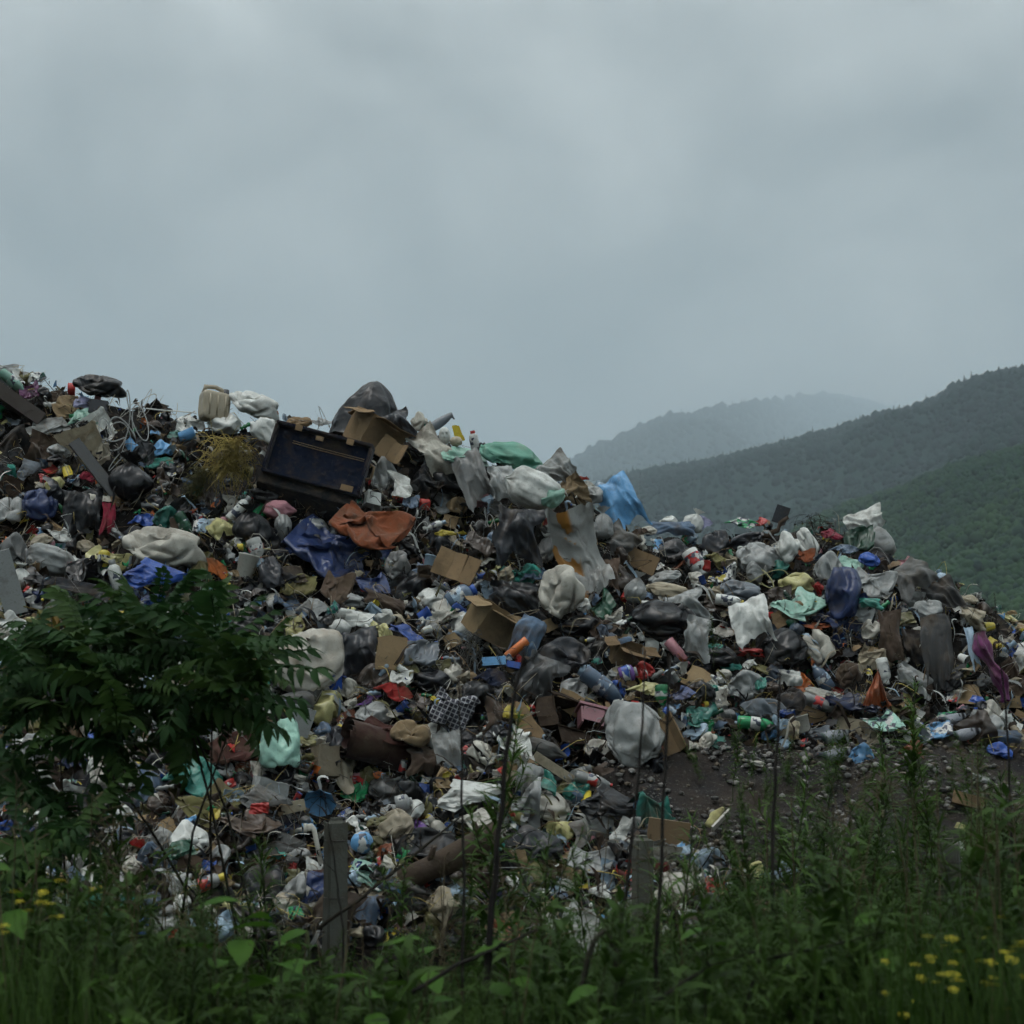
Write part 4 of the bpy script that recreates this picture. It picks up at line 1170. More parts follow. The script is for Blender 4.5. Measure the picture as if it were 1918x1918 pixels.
put('jerrycan', 402, 752, 78, 72, 6, 'BEI', 'dirty cream plastic jerrycan standing on the crest', 'jerrycan', 'cream jerrycan', yaw=24, parts={'cap': 'CH'}, lift=0.1)
put('sack', 478, 757, 108, 60, 28, 'W', 'large white sack slumped behind the jerrycan on the crest', 'sack', 'white crest sack', 3)
put('bag', 420, 792, 66, 44, 8, 'W', 'plump white plastic bag just under the jerrycan', 'plastic bag', 'plump white bag', 4)
put('bag', 508, 808, 84, 56, 30, 'W', 'white tied bag hanging over the top edge of the suitcase', 'plastic bag', 'white bag on suitcase', 0, lift=0.62)
put('pale_tied', 548, 828, 62, 50, 100, 'W', 'white tied bag lying across the suitcase lid', 'plastic bag', 'tied bag on suitcase', 1, lift=0.7)
put('straw', 428, 862, 150, 150, 6, 'STR', 'heap of yellow dry stalks spilling down beside the suitcase', 'straw', 'yellow dry stalks', 0, lift=0.2, dep=90)
put('straw', 372, 905, 80, 100, 25, 'OLV', 'smaller tuft of olive dry stalks below the yellow heap', 'straw', 'olive stalks', 0, lift=0.05)
put('bag', 305, 840, 40, 36, 0, 'SKY', 'small light blue ball of film left of the dry stalks', 'plastic bag', 'small blue film ball', 6)
put('pot', 350, 815, 26, 30, 70, 'SKY', 'sky blue plastic cup lying under the white crest strip', 'cup', 'sky blue cup')
put('tied', 248, 895, 88, 92, 10, 'K', 'black bin bag half hidden under the tangled straps', 'bin bag', 'strap-covered bin bag', 1)
put('flat', 178, 878, 22, 132, -37, 'DG', 'long dark grey metal strip leaning diagonally across the slope', 'metal strip', 'dark metal strip', 0, dep=12, lift=0.15)
put('rag', 95, 878, 34, 26, 10, 'RED', 'red crumpled cloth above the dark hollow on the left', 'cloth', 'red cloth', 2)
put('rag', 166, 893, 30, 26, 30, 'CRIM', 'crimson rag beside the dark metal strip', 'cloth', 'crimson rag', 0)
put('hang', 202, 972, 28, 74, 4, 'CRIM', 'crimson cloth strip hanging below the metal strip', 'cloth', 'crimson hanging strip', 2)
put('bag', 75, 945, 66, 68, 20, 'DBL', 'dark blue bag with pale blue flecks on the left slope', 'bag', 'dark blue flecked bag', 1)
put('hangfilm', 155, 962, 74, 110, 0, 'K', 'black plastic film hanging in the dark hollow on the left', 'plastic film', 'black hanging film', 0)
put('rag', 58, 880, 50, 60, 0, 'SLT', 'slate grey rag on the left slope above the flecked bag', 'cloth', 'slate rag', 5)
put('bag', 18, 955, 54, 60, 0, 'LG', 'pale grey plastic bag at the left edge beside the flecked bag', 'plastic bag', 'left edge grey bag', 3)
put('bag', 110, 845, 44, 32, 0, 'LG', 'lumpy pale grey bag over the red cloth', 'plastic bag', 'lumpy grey bag', 7)
put('sack', 310, 1028, 162, 88, 14, 'OW', 'big plump off-white sack on the left slope above the blue sheet', 'sack', 'big off-white sack', 3, dep=90)
put('crumple', 268, 974, 60, 40, -10, 'BLUE', 'bright blue plastic bag above the big off-white sack', 'plastic bag', 'bright blue bag', 3)
put('crumple', 300, 1082, 132, 76, 14, 'BLUE', 'wide blue plastic sheet crumpled under the off-white sack', 'plastic sheet', 'wide blue sheet', 5, lift=0.05)
put('sack', 92, 1048, 100, 56, 14, 'LG', 'rolled pale grey bag lying at the left below the black film', 'plastic bag', 'rolled grey bag', 1)
put('bag', 22, 1030, 60, 70, 0, 'G', 'grey bundle with a blue edge at the left picture edge', 'bundle', 'left edge grey bundle', 9)
put('opaque', 194, 1046, 22, 36, 5, 'YEL', 'yellow and black bottle standing above the white bottle', 'bottle', 'yellow black bottle', parts={'cap': 'K', 'label': 'K'})
put('opaque', 217, 1080, 24, 52, -16, 'W', 'white plastic bottle leaning near the blue sheet', 'bottle', 'white leaning bottle', parts={'cap': 'LG', 'label': 'W'})
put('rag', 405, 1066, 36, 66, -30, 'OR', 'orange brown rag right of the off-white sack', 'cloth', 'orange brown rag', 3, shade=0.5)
put('print', 395, 986, 66, 40, 10, 'LB', 'light blue printed packaging sheet above the off-white sack', 'packaging', 'light blue packaging', 0)
put('bottle', 346, 984, 22, 52, 150, 'DGN', 'dark green bottle lying on top of the off-white sack', 'bottle', 'dark green bottle', parts={'label': 'DGN', 'cap': 'DGN'})
put('plainball', 420, 977, 22, 20, 0, 'PINK', 'small pink ball beside the white spray bottle', 'ball', 'pink ball')
put('opaque', 446, 955, 20, 52, 40, 'W', 'white tube-shaped bottle left of the black printed bag', 'bottle', 'white spray bottle', parts={'cap': 'LG', 'label': 'W'})
put('tied', 474, 982, 78, 80, 0, 'K', 'shiny black bag below the dry stalks', 'bin bag', 'shiny black bag', 2)
put('flat', 14, 1092, 40, 120, -18, 'LG', 'pale grey board leaning at the lower left edge of the mound', 'board', 'pale leaning board', 0, dep=10, lift=0.2)
put('rag', 130, 1100, 120, 50, 0, 'CH', 'charcoal cloth in shade under the rolled grey bag', 'cloth', 'charcoal shade cloth', 6)
put('bucket', 462, 1062, 40, 48, 12, 'OW', 'cream plastic bucket right of the orange brown rag', 'bucket', 'cream bucket')
put('crumple', 468, 1048, 56, 30, 0, 'LB', 'light blue film bag sitting in the cream bucket', 'plastic bag', 'light blue film bag', 6)
put('lid', 450, 1025, 14, 12, 90, 'YEL', 'small round yellow cap near the red-striped bottle', 'cap', 'small yellow cap', tilt=70, dep=14)
put('bottle', 480, 1028, 28, 40, 160, 'W', 'white bottle with red stripe under the shiny black bag', 'bottle', 'red-striped bottle', parts={'label': 'RED', 'cap': 'RED'})
put('sack', 524, 956, 64, 36, 4, 'PINK', 'pinkish white wrapped bundle below the suitcase', 'bundle', 'pinkish bundle', 2)
put('pale_tied', 530, 995, 34, 66, 180, 'LG', 'pale grey tied cloth bag hanging under the pinkish bundle', 'plastic bag', 'hanging grey bag', 2)
put('bag', 590, 985, 60, 40, 20, 'LG', 'grey film bag between suitcase and blue tarpaulin', 'plastic bag', 'grey film bag', 5)
# ---- suitcase and around
put('suitcase', 596, 860, 190, 186, 15, 'NAVY', 'open navy suitcase with tan leather tabs and zipped lining', 'suitcase', 'navy suitcase', tilt=-8, yaw=-8, dep=186, lift=0.28,
    parts={'leather_tab': 'BR', 'zip': 'BR', 'base_shell': 'K', 'handle': 'BR', 'lid_shell': 'NAVY'})
put('cushion', 560, 790, 50, 22, 0, 'BR', 'brown rag lying on the crest behind the suitcase', 'cloth', 'brown crest rag', 3)
put('crumple', 600, 790, 50, 24, 10, 'LG', 'pale grey crumpled film on the crest behind the suitcase', 'plastic film', 'grey crest film', 7)
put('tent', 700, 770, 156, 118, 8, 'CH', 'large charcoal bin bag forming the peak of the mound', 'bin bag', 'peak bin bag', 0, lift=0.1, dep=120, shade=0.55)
put('hangfilm', 752, 800, 60, 82, -25, 'CH', 'loose charcoal flap draping from the peak bin bag', 'plastic film', 'charcoal flap', 1, lift=0.15)
put('openbox', 704, 815, 92, 62, 20, 'BR', 'brown cardboard box under the peak bin bag', 'cardboard box', 'peak cardboard box', tilt=20, yaw=35, lift=0.25)
put('board0', 738, 848, 66, 46, 35, 'BR', 'torn brown cardboard flap sloping below the peak box', 'cardboard', 'torn cardboard flap', lift=0.2)
put('crumple', 645, 800, 40, 24, -20, 'W', 'white film strip wedged against the peak cardboard box', 'plastic film', 'wedged white film', 0)
put('bag', 720, 890, 52, 70, 0, 'LG', 'pale mixed bag of wrappers right of the suitcase', 'plastic bag', 'bag right of suitcase', 8)
put('box', 697, 936, 28, 26, 12, 'W', 'small white carton at the lower corner of the suitcase', 'carton', 'small white carton', yaw=25)
put('rag', 745, 905, 50, 80, -35, 'W', 'white and red rag running down right of the suitcase', 'cloth', 'white red rag', 2)
put('scrap', 746, 926, 22, 16, 10, 'OR', 'small orange wrapper right of the white carton', 'wrapper', 'small orange wrapper', 1)
put('lid', 795, 945, 24, 20, 100, 'RED', 'red plastic cap lying in the dark under the grey hollow', 'cap', 'red plastic cap', tilt=60, dep=20)
put('crumple', 770, 940, 34, 34, 0, 'DEN', 'blue grey film bag beside the red plastic cap', 'plastic bag', 'blue grey film', 1)
put('cord', 785, 985, 34, 60, 0, 'W', 'white string trailing below the red plastic cap', 'cord', 'white string', 2)
put('rag', 693, 985, 146, 128, 18, 'RUST', 'rust orange upholstered cover sagging over the blue tarpaulin', 'cover', 'rust cushion', 1, lift=0.14, dep=100, shade=0.72)
put('crumple', 632, 1035, 200, 128, 24, 'DBL', 'large dark blue tarpaulin bundled below the rust cushion', 'tarpaulin', 'dark blue tarpaulin', 1, shade=1.5)
put('crumple', 556, 1020, 60, 44, 10, 'BLUE', 'blue film corner left of the dark blue tarpaulin', 'plastic film', 'blue film corner', 0, shade=0.5)
put('crumple', 700, 1090, 80, 56, 30, 'DBL', 'tail of dark blue film below the tarpaulin', 'plastic film', 'blue film tail', 2, shade=1.4)
put('rag', 545, 1080, 66, 56, 0, 'K', 'black rag below the blue film corner', 'cloth', 'black rag', 4)
put('bag', 505, 1075, 52, 72, -20, 'CH', 'charcoal bag right of the cream bucket', 'bin bag', 'charcoal bucket-side bag', 0)
put('rag', 560, 1095, 66, 60, 10, 'OLV', 'olive green rag under the blue film corner', 'cloth', 'olive rag', 0)
put('rag', 632, 1100, 60, 80, 10, 'DB', 'brown striped garment below the dark blue tarpaulin', 'garment', 'brown striped garment', 1, shade=1.8)
put('bag', 745, 1060, 50, 60, 0, 'G', 'grey film bag at the lower edge of the rust cushion', 'plastic bag', 'grey bag under cushion', 2)
# ---- centre
put('cushion', 785, 790, 34, 40, 0, 'OW', 'cream rag ball right of the peak bin bag', 'cloth', 'cream rag ball', 11)
put('hang', 815, 845, 70, 120, -35, 'OW', 'long cream cloth draped down from the crest', 'cloth', 'long cream cloth', 3, lift=0.1)
put('scoop', 818, 792, 60, 50, 0, 'SLT', 'dark blue curved plastic shell pointing up on the crest', 'plastic shell', 'blue plastic shell', dep=36, lift=0.1)
put('crumple', 797, 786, 26, 16, 0, 'TEAL', 'small teal film with red tip on the crest', 'plastic film', 'teal crest film', 3)
put('mask', 833, 816, 27, 33, -6, 'W', 'white plaster face standing up on the crest', 'mask', 'white plaster face', dep=24, tilt=10, lift=0.25)
put('plainball', 854, 827, 24, 20, 0, 'BEI', 'beige ball below the yellow cone on the crest', 'ball', 'beige ball', lift=0.25)
put('cardpiece', 858, 812, 15, 34, -18, 'YEL', 'pointed yellow plastic piece standing on the crest', 'plastic piece', 'pointed yellow piece', 1, shade=0.7, lift=0.1)
put('opaque', 888, 823, 17, 30, -10, 'W', 'small white bottle with a red cap on the crest', 'bottle', 'red-capped crest bottle', parts={'cap': 'RED', 'label': 'W'})
put('bag', 902, 824, 18, 18, 0, 'K', 'small black ball on the crest beside the red-capped bottle', 'plastic bag', 'small black ball', 3)
put('crumple', 874, 856, 98, 52, 14, 'MINT', 'crumpled mint green net spread on the upper slope', 'net', 'mint net', 4, lift=0.22)
put('netsack', 958, 853, 124, 66, 18, 'SEA', 'bulging green net sack on the crest', 'net sack', 'green net sack', 1, lift=0.15)
put('sack', 1000, 917, 118, 72, 24, 'W', 'big white stuffed sack with greenish end hanging mid slope', 'sack', 'white stuffed sack', 1, lift=0.3)
put('netsack', 1034, 928, 44, 54, 40, 'MINT', 'pale green net end around the white stuffed sack', 'net', 'pale green net end', 0, lift=0.36)
put('hangfilm', 946, 908, 58, 92, -10, 'LG', 'grey gathered film leading into the white stuffed sack', 'plastic film', 'gathered grey film', 2, lift=0.2)
put('hangfilm', 888, 900, 60, 130, -20, 'G', 'grey plastic sheet draped beside the dark hollow', 'plastic sheet', 'draped grey sheet', 0, lift=0.2, shade=1.2)
put('hang', 846, 872, 96, 30, -12, 'BR', 'brown lip of cloth above the dark hollow', 'cloth', 'brown lip cloth', 2, shade=0.7)
put('crumple', 833, 938, 56, 54, 0, 'LG', 'pale film bag below the dark hollow', 'plastic bag', 'pale hollow bag', 8)
put('cushion', 856, 946, 42, 38, 15, 'TAN', 'tan paper bag under the draped grey sheet', 'paper bag', 'tan paper bag', 9)
put('cardpiece', 843, 976, 30, 26, 20, 'TAN', 'small tan cardboard scrap under the tan paper bag', 'cardboard', 'small tan scrap', 0)
put('bag', 900, 935, 36, 36, 0, 'PINK', 'pinkish grey bag beside the tan paper bag', 'plastic bag', 'pinkish grey bag', 1, shade=0.6)
put('cord', 905, 980, 46, 60, 0, 'LG', 'grey netting tangle below the pinkish bag', 'netting', 'grey netting tangle', 1)
put('crumple', 845, 1000, 64, 22, 6, 'YEL', 'crumpled yellow wrapper in the middle of the slope', 'wrapper', 'yellow wrapper', 5, shade=0.7)
put('opaque', 812, 986, 15, 40, 68, 'W', 'white tube lying above the yellow wrapper', 'tube', 'white tube', parts={'cap': 'LB', 'label': 'W'})
put('board1', 856, 1062, 86, 62, 22, 'BR', 'brown folded cardboard on the middle slope', 'cardboard', 'folded brown cardboard', lift=0.15)
put('crumple', 895, 1020, 60, 60, 0, 'DB', 'dark brown torn paper above the folded cardboard', 'paper', 'dark torn paper', 6)
put('pot', 806, 1055, 28, 28, 15, 'LB', 'light blue plastic cup left of the folded cardboard', 'cup', 'light blue cup')
put('crumple', 786, 1066, 34, 30, 0, 'DEN', 'blue grey wrapper left of the light blue cup', 'wrapper', 'blue grey wrapper', 7)
put('plainball', 922, 1005, 18, 18, 0, 'DEN', 'small blue ball at the edge of the black hanging bag', 'ball', 'small blue ball')
put('hangfilm', 972, 1003, 100, 128, 5, 'CH', 'black sheet bag hanging below the white stuffed sack', 'bin bag', 'black hanging bag', 1, lift=0.25, dep=50)
put('bag', 1022, 1030, 36, 60, 10, 'G', 'grey bulge beside the black hanging bag', 'plastic bag', 'grey bulge', 5)
put('logosack', 1088, 1035, 100, 190, -14, 'LG', 'pale sack with orange print hanging open mid slope', 'sack', 'orange printed sack', 0, lift=0.2, dep=60)
put('sack', 1052, 1108, 88, 100, -12, 'OW', 'boxy off-white sack standing below the orange printed sack', 'sack', 'boxy off-white sack', 3, lift=0.15)
put('hangfilm', 970, 1125, 110, 90, 0, 'K', 'torn black film in the shade under the hanging bag', 'plastic film', 'torn black film', 2)
put('bag', 1085, 1170, 80, 44, 0, 'K', 'black bag under the boxy off-white sack', 'bin bag', 'black bag under boxy sack', 4)
put('hang', 1045, 880, 70, 70, -40, 'LG', 'striped grey blanket draped over the crest', 'blanket', 'grey blanket', 1, lift=0.1)
put('rag', 1082, 876, 44, 26, 10, 'RED', 'faded red cloth on the crest beside the blue sheet', 'cloth', 'faded red cloth', 5, shade=0.7)
put('rag', 1010, 872, 40, 30, 30, 'K', 'black rag on the crest under the grey blanket', 'cloth', 'black crest rag', 7)
put('crumple', 1100, 866, 46, 20, 20, 'OW', 'cream cloth edge on the crest above the red cloth', 'cloth', 'cream crest cloth', 3)
put('bottle', 1126, 908, 24, 40, -20, 'LB', 'pale blue bottle poking out above the blue sheet', 'bottle', 'pale blue bottle')
put('hangfilm', 1164, 946, 74, 128, -26, 'SKY', 'sky blue plastic sheet hanging off the shoulder of the mound', 'plastic sheet', 'sky blue sheet', 0, lift=0.12, dep=40)
put('pale_tied', 1128, 980, 44, 66, 0, 'LG', 'small pale knotted bag left of the sky blue sheet', 'plastic bag', 'pale knotted bag', 1)
put('bag', 1108, 928, 44, 36, 0, 'LG', 'grey film bag above the pale knotted bag', 'plastic bag', 'grey shoulder bag', 10)
put('bag', 1102, 990, 40, 46, 0, 'G', 'grey crumpled bag left of the pale knotted bag', 'plastic bag', 'grey knot-side bag', 6)
put('hang', 1160, 1010, 66, 70, -40, 'G', 'grey cloth below the sky blue sheet', 'cloth', 'grey cloth below blue sheet', 3)
put('board2', 1196, 1050, 80, 44, 28, 'BR', 'curved brown cardboard strip in the saddle', 'cardboard', 'saddle cardboard', shade=0.7)
put('hang', 1140, 1075, 44, 70, 0, 'DB', 'brown cloth right of the orange printed sack', 'cloth', 'brown cloth by sack', 4, shade=1.8)
put('crumple', 1130, 1130, 50, 60, 0, 'DGN', 'dark green net at the foot of the orange printed sack', 'net', 'dark green net', 2)
put('openbox', 922, 1168, 84, 62, 24, 'TAN', 'tan cardboard box with raised flap on the middle slope', 'cardboard box', 'tan cardboard box', tilt=25, yaw=30, lift=0.15, shade=0.8)
put('hang', 985, 1195, 56, 90, 30, 'DEN', 'blue grey trouser leg lying right of the tan box', 'garment', 'trouser leg', 0, lift=0.1)
put('tube', 968, 1215, 18, 50, 50, 'OR', 'orange and white tube left of the trouser leg', 'tube', 'orange tube', parts={'cap': 'W'})
put('bag', 805, 1120, 60, 44, -30, 'W', 'white bag with trailing handles above the blue bin bag', 'plastic bag', 'white trailing bag', 1)
put('crumple', 836, 1146, 72, 56, -10, 'OW', 'cream pleated cloth left of the tan cardboard box', 'cloth', 'cream pleated cloth', 4)
put('opaque', 862, 1118, 40, 52, 60, 'DEN', 'denim blue jug above the cream pleated cloth', 'jug', 'denim blue jug', parts={'cap': 'BLUE', 'label': 'LB'})
put('pot', 795, 1152, 26, 24, 60, 'BLUE', 'deep blue plastic tub above the blue bin bag', 'tub', 'deep blue tub')
put('bag', 660, 1125, 60, 32, 0, 'LG', 'grey bag below the brown striped garment', 'plastic bag', 'grey bag below garment', 7)
put('hang', 716, 1128, 90, 40, 20, 'DB', 'dark brown garment right of the grey bag', 'garment', 'dark brown garment', 2)
put('paper', 664, 1158, 76, 36, 8, 'W', 'torn white paper lying above the grey bin bag', 'paper', 'torn white paper', 1)
put('rag', 585, 1140, 70, 56, 0, 'LG', 'grey patterned cloth above the stained white sack', 'cloth', 'grey patterned cloth', 3)
put('crumple', 765, 1190, 80, 46, 26, 'BLUE', 'blue bin bag crumpled on the middle slope', 'bin bag', 'blue bin bag', 6, lift=0.06, shade=0.7)
put('crumple', 785, 1222, 76, 60, 10, 'SLT', 'slate film under the blue bin bag', 'plastic film', 'slate film', 0)
put('bag', 722, 1188, 26, 44, -20, 'PY', 'pale yellow bag beside the blue bin bag', 'plastic bag', 'pale yellow bag', 2)
put('bag', 698, 1172, 24, 26, 0, 'PY', 'smaller pale yellow bag beside the torn white paper', 'plastic bag', 'smaller pale yellow bag', 6)
put('scrap', 763, 1216, 30, 30, 40, 'PINK', 'pink scrap below the blue bin bag', 'wrapper', 'pink scrap', 3)
put('cardpiece', 735, 1225, 60, 66, 0, 'TAN', 'tan cardboard sheet behind the pink scrap', 'cardboard', 'tan cardboard sheet', 2, shade=0.7)
put('reeds', 880, 1222, 66, 90, 0, 'LG', 'grey bundle of split reeds below the tan box', 'reeds', 'reed bundle', 0, shade=0.7)
put('stained', 576, 1238, 136, 128, 6, 'W', 'large stained white sack beside the leafy shrub', 'sack', 'stained white sack', 0, lift=0.12, dep=90)
put('hangfilm', 668, 1226, 84, 108, -6, 'CH', 'charcoal bin bag hanging right of the stained white sack', 'bin bag', 'charcoal hanging bag', 0, lift=0.1, dep=50)
put('box', 628, 1282, 20, 32, 0, 'BLUE', 'small blue carton under the charcoal hanging bag', 'carton', 'small blue carton', yaw=20)
put('cushion', 655, 1290, 46, 40, 0, 'OW', 'cream cloth bag right of the small blue carton', 'cloth bag', 'cream cloth bag', 8)
put('bag', 690, 1285, 50, 30, 0, 'LG', 'pale film left of the red cloth bundle', 'plastic bag', 'pale film by red cloth', 9)
put('rag', 737, 1293, 78, 46, 12, 'RED', 'faded red cloth lying folded in the middle', 'cloth', 'red cloth bundle', 3, lift=0.08, shade=0.5)
put('crumple', 752, 1270, 46, 30, 0, 'W', 'white film on top of the red cloth bundle', 'plastic film', 'white film on red cloth', 1)
put('bag', 805, 1270, 84, 44, 10, 'CH', 'charcoal bag right of the red cloth bundle', 'bin bag', 'charcoal bag by red cloth', 4)
put('bag', 700, 1336, 72, 52, -5, 'LG', 'pale pleated plastic bag below the red cloth bundle', 'plastic bag', 'pale pleated bag', 5)
put('rag', 690, 1310, 56, 18, -20, 'PURP', 'purple scarf strip above the pale pleated bag', 'cloth', 'purple strip', 2)
put('plaid', 850, 1330, 82, 80, 24, 'LG', 'black and white checked bag right of the red cloth bundle', 'checked bag', 'checked bag', 0, lift=0.08)
put('crumple', 780, 1315, 56, 36, 0, 'DB', 'dark brown paper bag left of the checked bag', 'paper bag', 'brown paper bag', 2)
put('crumple', 765, 1345, 44, 26, 0, 'DBL', 'dark blue film left of the checked bag', 'plastic film', 'dark blue film', 8)
put('basket', 572, 1298, 62, 40, 15, 'G', 'grey wicker basket below the stained white sack', 'basket', 'wicker basket', tilt=-40, shade=0.6)
put('crumple', 618, 1300, 46, 40, 0, 'LG', 'grey shoe-like bundle beside the wicker basket', 'bundle', 'grey bundle by basket', 5)
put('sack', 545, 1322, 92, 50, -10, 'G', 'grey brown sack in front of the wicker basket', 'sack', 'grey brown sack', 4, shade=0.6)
put('flat', 562, 1350, 46, 52, 18, 'LG', 'pale plastic tray standing beside the mint bag', 'tray', 'pale plastic tray', 1, dep=12, lift=0.12)
put('bag', 520, 1392, 84, 100, 0, 'MINT', 'mint green stuffed bag in front of the pale tray', 'plastic bag', 'mint stuffed bag', 0, lift=0.1)
put('bag', 606, 1368, 40, 34, 0, 'DEN', 'blue grey bag right of the pale tray', 'plastic bag', 'blue grey bag by tray', 11)
put('bag', 632, 1390, 50, 60, 0, 'CH', 'charcoal bag left of the rolled carpet', 'bin bag', 'charcoal bag by carpet', 1)
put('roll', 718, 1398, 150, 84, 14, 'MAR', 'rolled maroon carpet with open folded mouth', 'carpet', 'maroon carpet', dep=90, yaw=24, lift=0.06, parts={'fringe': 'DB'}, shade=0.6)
put('cushion', 770, 1372, 74, 48, 18, 'TAN', 'tan fur cushion lying on the maroon carpet', 'cushion', 'tan fur cushion', 3, lift=0.25, shade=0.7)
put('rag', 735, 1372, 120, 50, 16, 'MAR', 'brown woven rug folded over the carpet roll', 'rug', 'folded brown rug', 1, lift=0.22, shade=0.9)
put('hang', 795, 1428, 70, 60, 0, 'DB', 'dark brown carpet edge drooping at the right of the roll', 'carpet', 'drooping carpet edge', 2, lift=0.1)
put('scrap', 652, 1378, 22, 30, 30, 'GRN', 'small bright green wrapper left of the maroon carpet', 'wrapper', 'bright green wrapper', 4, shade=1.5)
put('hang', 840, 1408, 56, 84, -6, 'LG', 'stiff grey sheet standing right of the maroon carpet', 'sheet', 'stiff grey sheet', 4, shade=0.7)
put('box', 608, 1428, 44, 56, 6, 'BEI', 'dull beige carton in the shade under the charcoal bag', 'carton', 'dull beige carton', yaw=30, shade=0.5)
put('rag', 440, 1400, 92, 76, 0, 'MAR', 'maroon carpet scrap left of the mint stuffed bag', 'carpet', 'maroon scrap', 0)
put('crumple', 360, 1452, 112, 96, 0, 'TEAL', 'teal green plastic bag behind the shrub', 'plastic bag', 'teal bag', 3, lift=0.1)
put('crumple', 415, 1438, 50, 44, 0, 'LG', 'pale grey film right of the teal bag', 'plastic film', 'pale film by teal bag', 6, shade=0.7)
put('plainball', 172, 1360, 44, 42, 0, 'OW', 'round cream tin seen through the shrub', 'tin', 'round cream tin')
put('bag', 66, 1405, 60, 66, 0, 'LG', 'pale grey bag showing through the shrub at the left', 'plastic bag', 'pale bag through shrub', 2)
put('hang', 180, 1440, 34, 46, 20, 'W', 'white cloth scrap at the foot of the shrub', 'cloth', 'white scrap by shrub', 1)
put('bag', 262, 1450, 30, 40, 0, 'LG', 'small pale bag left of the teal bag', 'plastic bag', 'small pale bag', 4)
# ---- lower left and centre
put('box', 505, 1482, 60, 40, 16, 'LG', 'grey flattened carton in the lower left', 'carton', 'flattened grey carton', yaw=20)
put('rag', 500, 1500, 96, 56, 20, 'G', 'grey canvas heap under the flattened carton', 'cloth', 'grey canvas', 5)
put('scrap', 425, 1472, 36, 20, -30, 'RED', 'red and white wrapper right of the teal bag', 'wrapper', 'red white wrapper', 0)
put('crumple', 440, 1490, 44, 24, 0, 'LB', 'light blue film under the red and white wrapper', 'plastic film', 'light blue film', 8)
put('crumple', 470, 1540, 116, 56, 16, 'DB', 'brown coat spread in the lower left', 'coat', 'brown coat', 7, shade=2.0, lift=0.08)
put('scrap', 486, 1514, 38, 22, 0, 'RED', 'red and white scrap on the brown coat', 'wrapper', 'red scrap on coat', 2, lift=0.15)
put('crumple', 402, 1526, 22, 26, 0, 'YEL', 'small yellow wrapper left of the brown coat', 'wrapper', 'small yellow wrapper', 0)
put('flat', 546, 1512, 50, 20, -12, 'BEI', 'small cream board beside the blue umbrella', 'board', 'cream board', 0, dep=8, lift=0.08)
put('umbrella', 598, 1504, 64, 76, 8, 'SKY', 'blue umbrella canopy lying in the lower centre', 'umbrella', 'blue umbrella', tilt=-55, lift=0.12, parts={'rib': 'CH'}, dep=64)
put('crumple', 665, 1482, 54, 48, 0, 'GRN', 'green and pale film bag behind the fence post', 'plastic bag', 'green film bag', 1)
put('scrap', 662, 1456, 26, 18, 0, 'PINK', 'bright pink scrap above the green film bag', 'wrapper', 'bright pink scrap', 5)
put('bag', 725, 1480, 70, 60, 0, 'G', 'grey brown bag under the maroon carpet', 'plastic bag', 'grey bag under carpet', 7, shade=0.7)
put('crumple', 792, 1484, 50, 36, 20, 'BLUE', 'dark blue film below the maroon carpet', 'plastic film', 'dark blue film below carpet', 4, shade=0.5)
put('opaque', 755, 1505, 32, 28, 80, 'LG', 'pale tub lid right of the fence post', 'tub', 'pale tub')
put('crumple', 888, 1490, 134, 60, 0, 'W', 'big white crumpled sheet in the lower centre', 'plastic sheet', 'big white sheet', 5, lift=0.1)
put('crumple', 902, 1545, 110, 66, 15, 'OW', 'cream crumpled sheet under the big white sheet', 'plastic sheet', 'cream sheet', 3, lift=0.06)
put('bag', 842, 1524, 36, 34, 0, 'LB', 'light blue bag left of the cream sheet', 'plastic bag', 'light blue small bag', 0)
put('crumple', 778, 1548, 46, 30, 0, 'PURP', 'purple bag above the black wrinkled bag', 'plastic bag', 'purple bag', 2)
put('crumple', 790, 1580, 130, 78, 12, 'K', 'black wrinkled bag lying against the log', 'bin bag', 'black wrinkled bag', 0, lift=0.08)
put('opaque', 828, 1562, 28, 62, -40, 'OW', 'cream plastic canister above the log', 'canister', 'cream canister', parts={'cap': 'OW', 'label': 'OW'})
put('ball', 678, 1578, 42, 42, 0, 'SKY', 'blue patterned ball right of the fence post', 'ball', 'blue patterned ball', lift=0.1)
put('elbow', 588, 1582, 44, 70, 0, 'OW', 'cream pipe elbow left of the fence post', 'pipe', 'pipe elbow', lift=0.12, dep=30)
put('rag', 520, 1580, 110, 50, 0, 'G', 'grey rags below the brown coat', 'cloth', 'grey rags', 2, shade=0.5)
put('bag', 355, 1568, 72, 66, 0, 'W', 'white bag with green contents in the lower left', 'plastic bag', 'white green bag', 6)
put('hang', 302, 1580, 44, 56, 35, 'LG', 'pale crumpled sheet left of the white green bag', 'sheet', 'pale sheet', 0)
put('crumple', 340, 1592, 60, 40, 0, 'DGN', 'dark green film inside the white bag', 'plastic film', 'dark green film', 4, lift=0.1)
put('bag', 490, 1660, 90, 80, 0, 'CH', 'dark bin bag behind the broad leaves', 'bin bag', 'dark bag behind leaves', 3)
put('bag', 410, 1605, 36, 50, 30, 'LG', 'pair of pale rolls in the lower left', 'bundle', 'pale rolls', 10)
put('opaque', 385, 1655, 26, 60, 70, 'LG', 'grey bottle with red band in the lower left', 'bottle', 'grey bottle', parts={'label': 'RED', 'cap': 'YEL'})
put('crumple', 580, 1632, 50, 50, 0, 'W', 'white film left of the fence post foot', 'plastic film', 'white film by post', 7)
put('bag', 830, 1692, 64, 66, 0, 'BEI', 'beige stone-like bundle below the log', 'bundle', 'beige bundle', 11)
put('crumple', 690, 1670, 80, 40, 0, 'BEI', 'beige film right of the fence post foot', 'plastic film', 'beige film', 1)
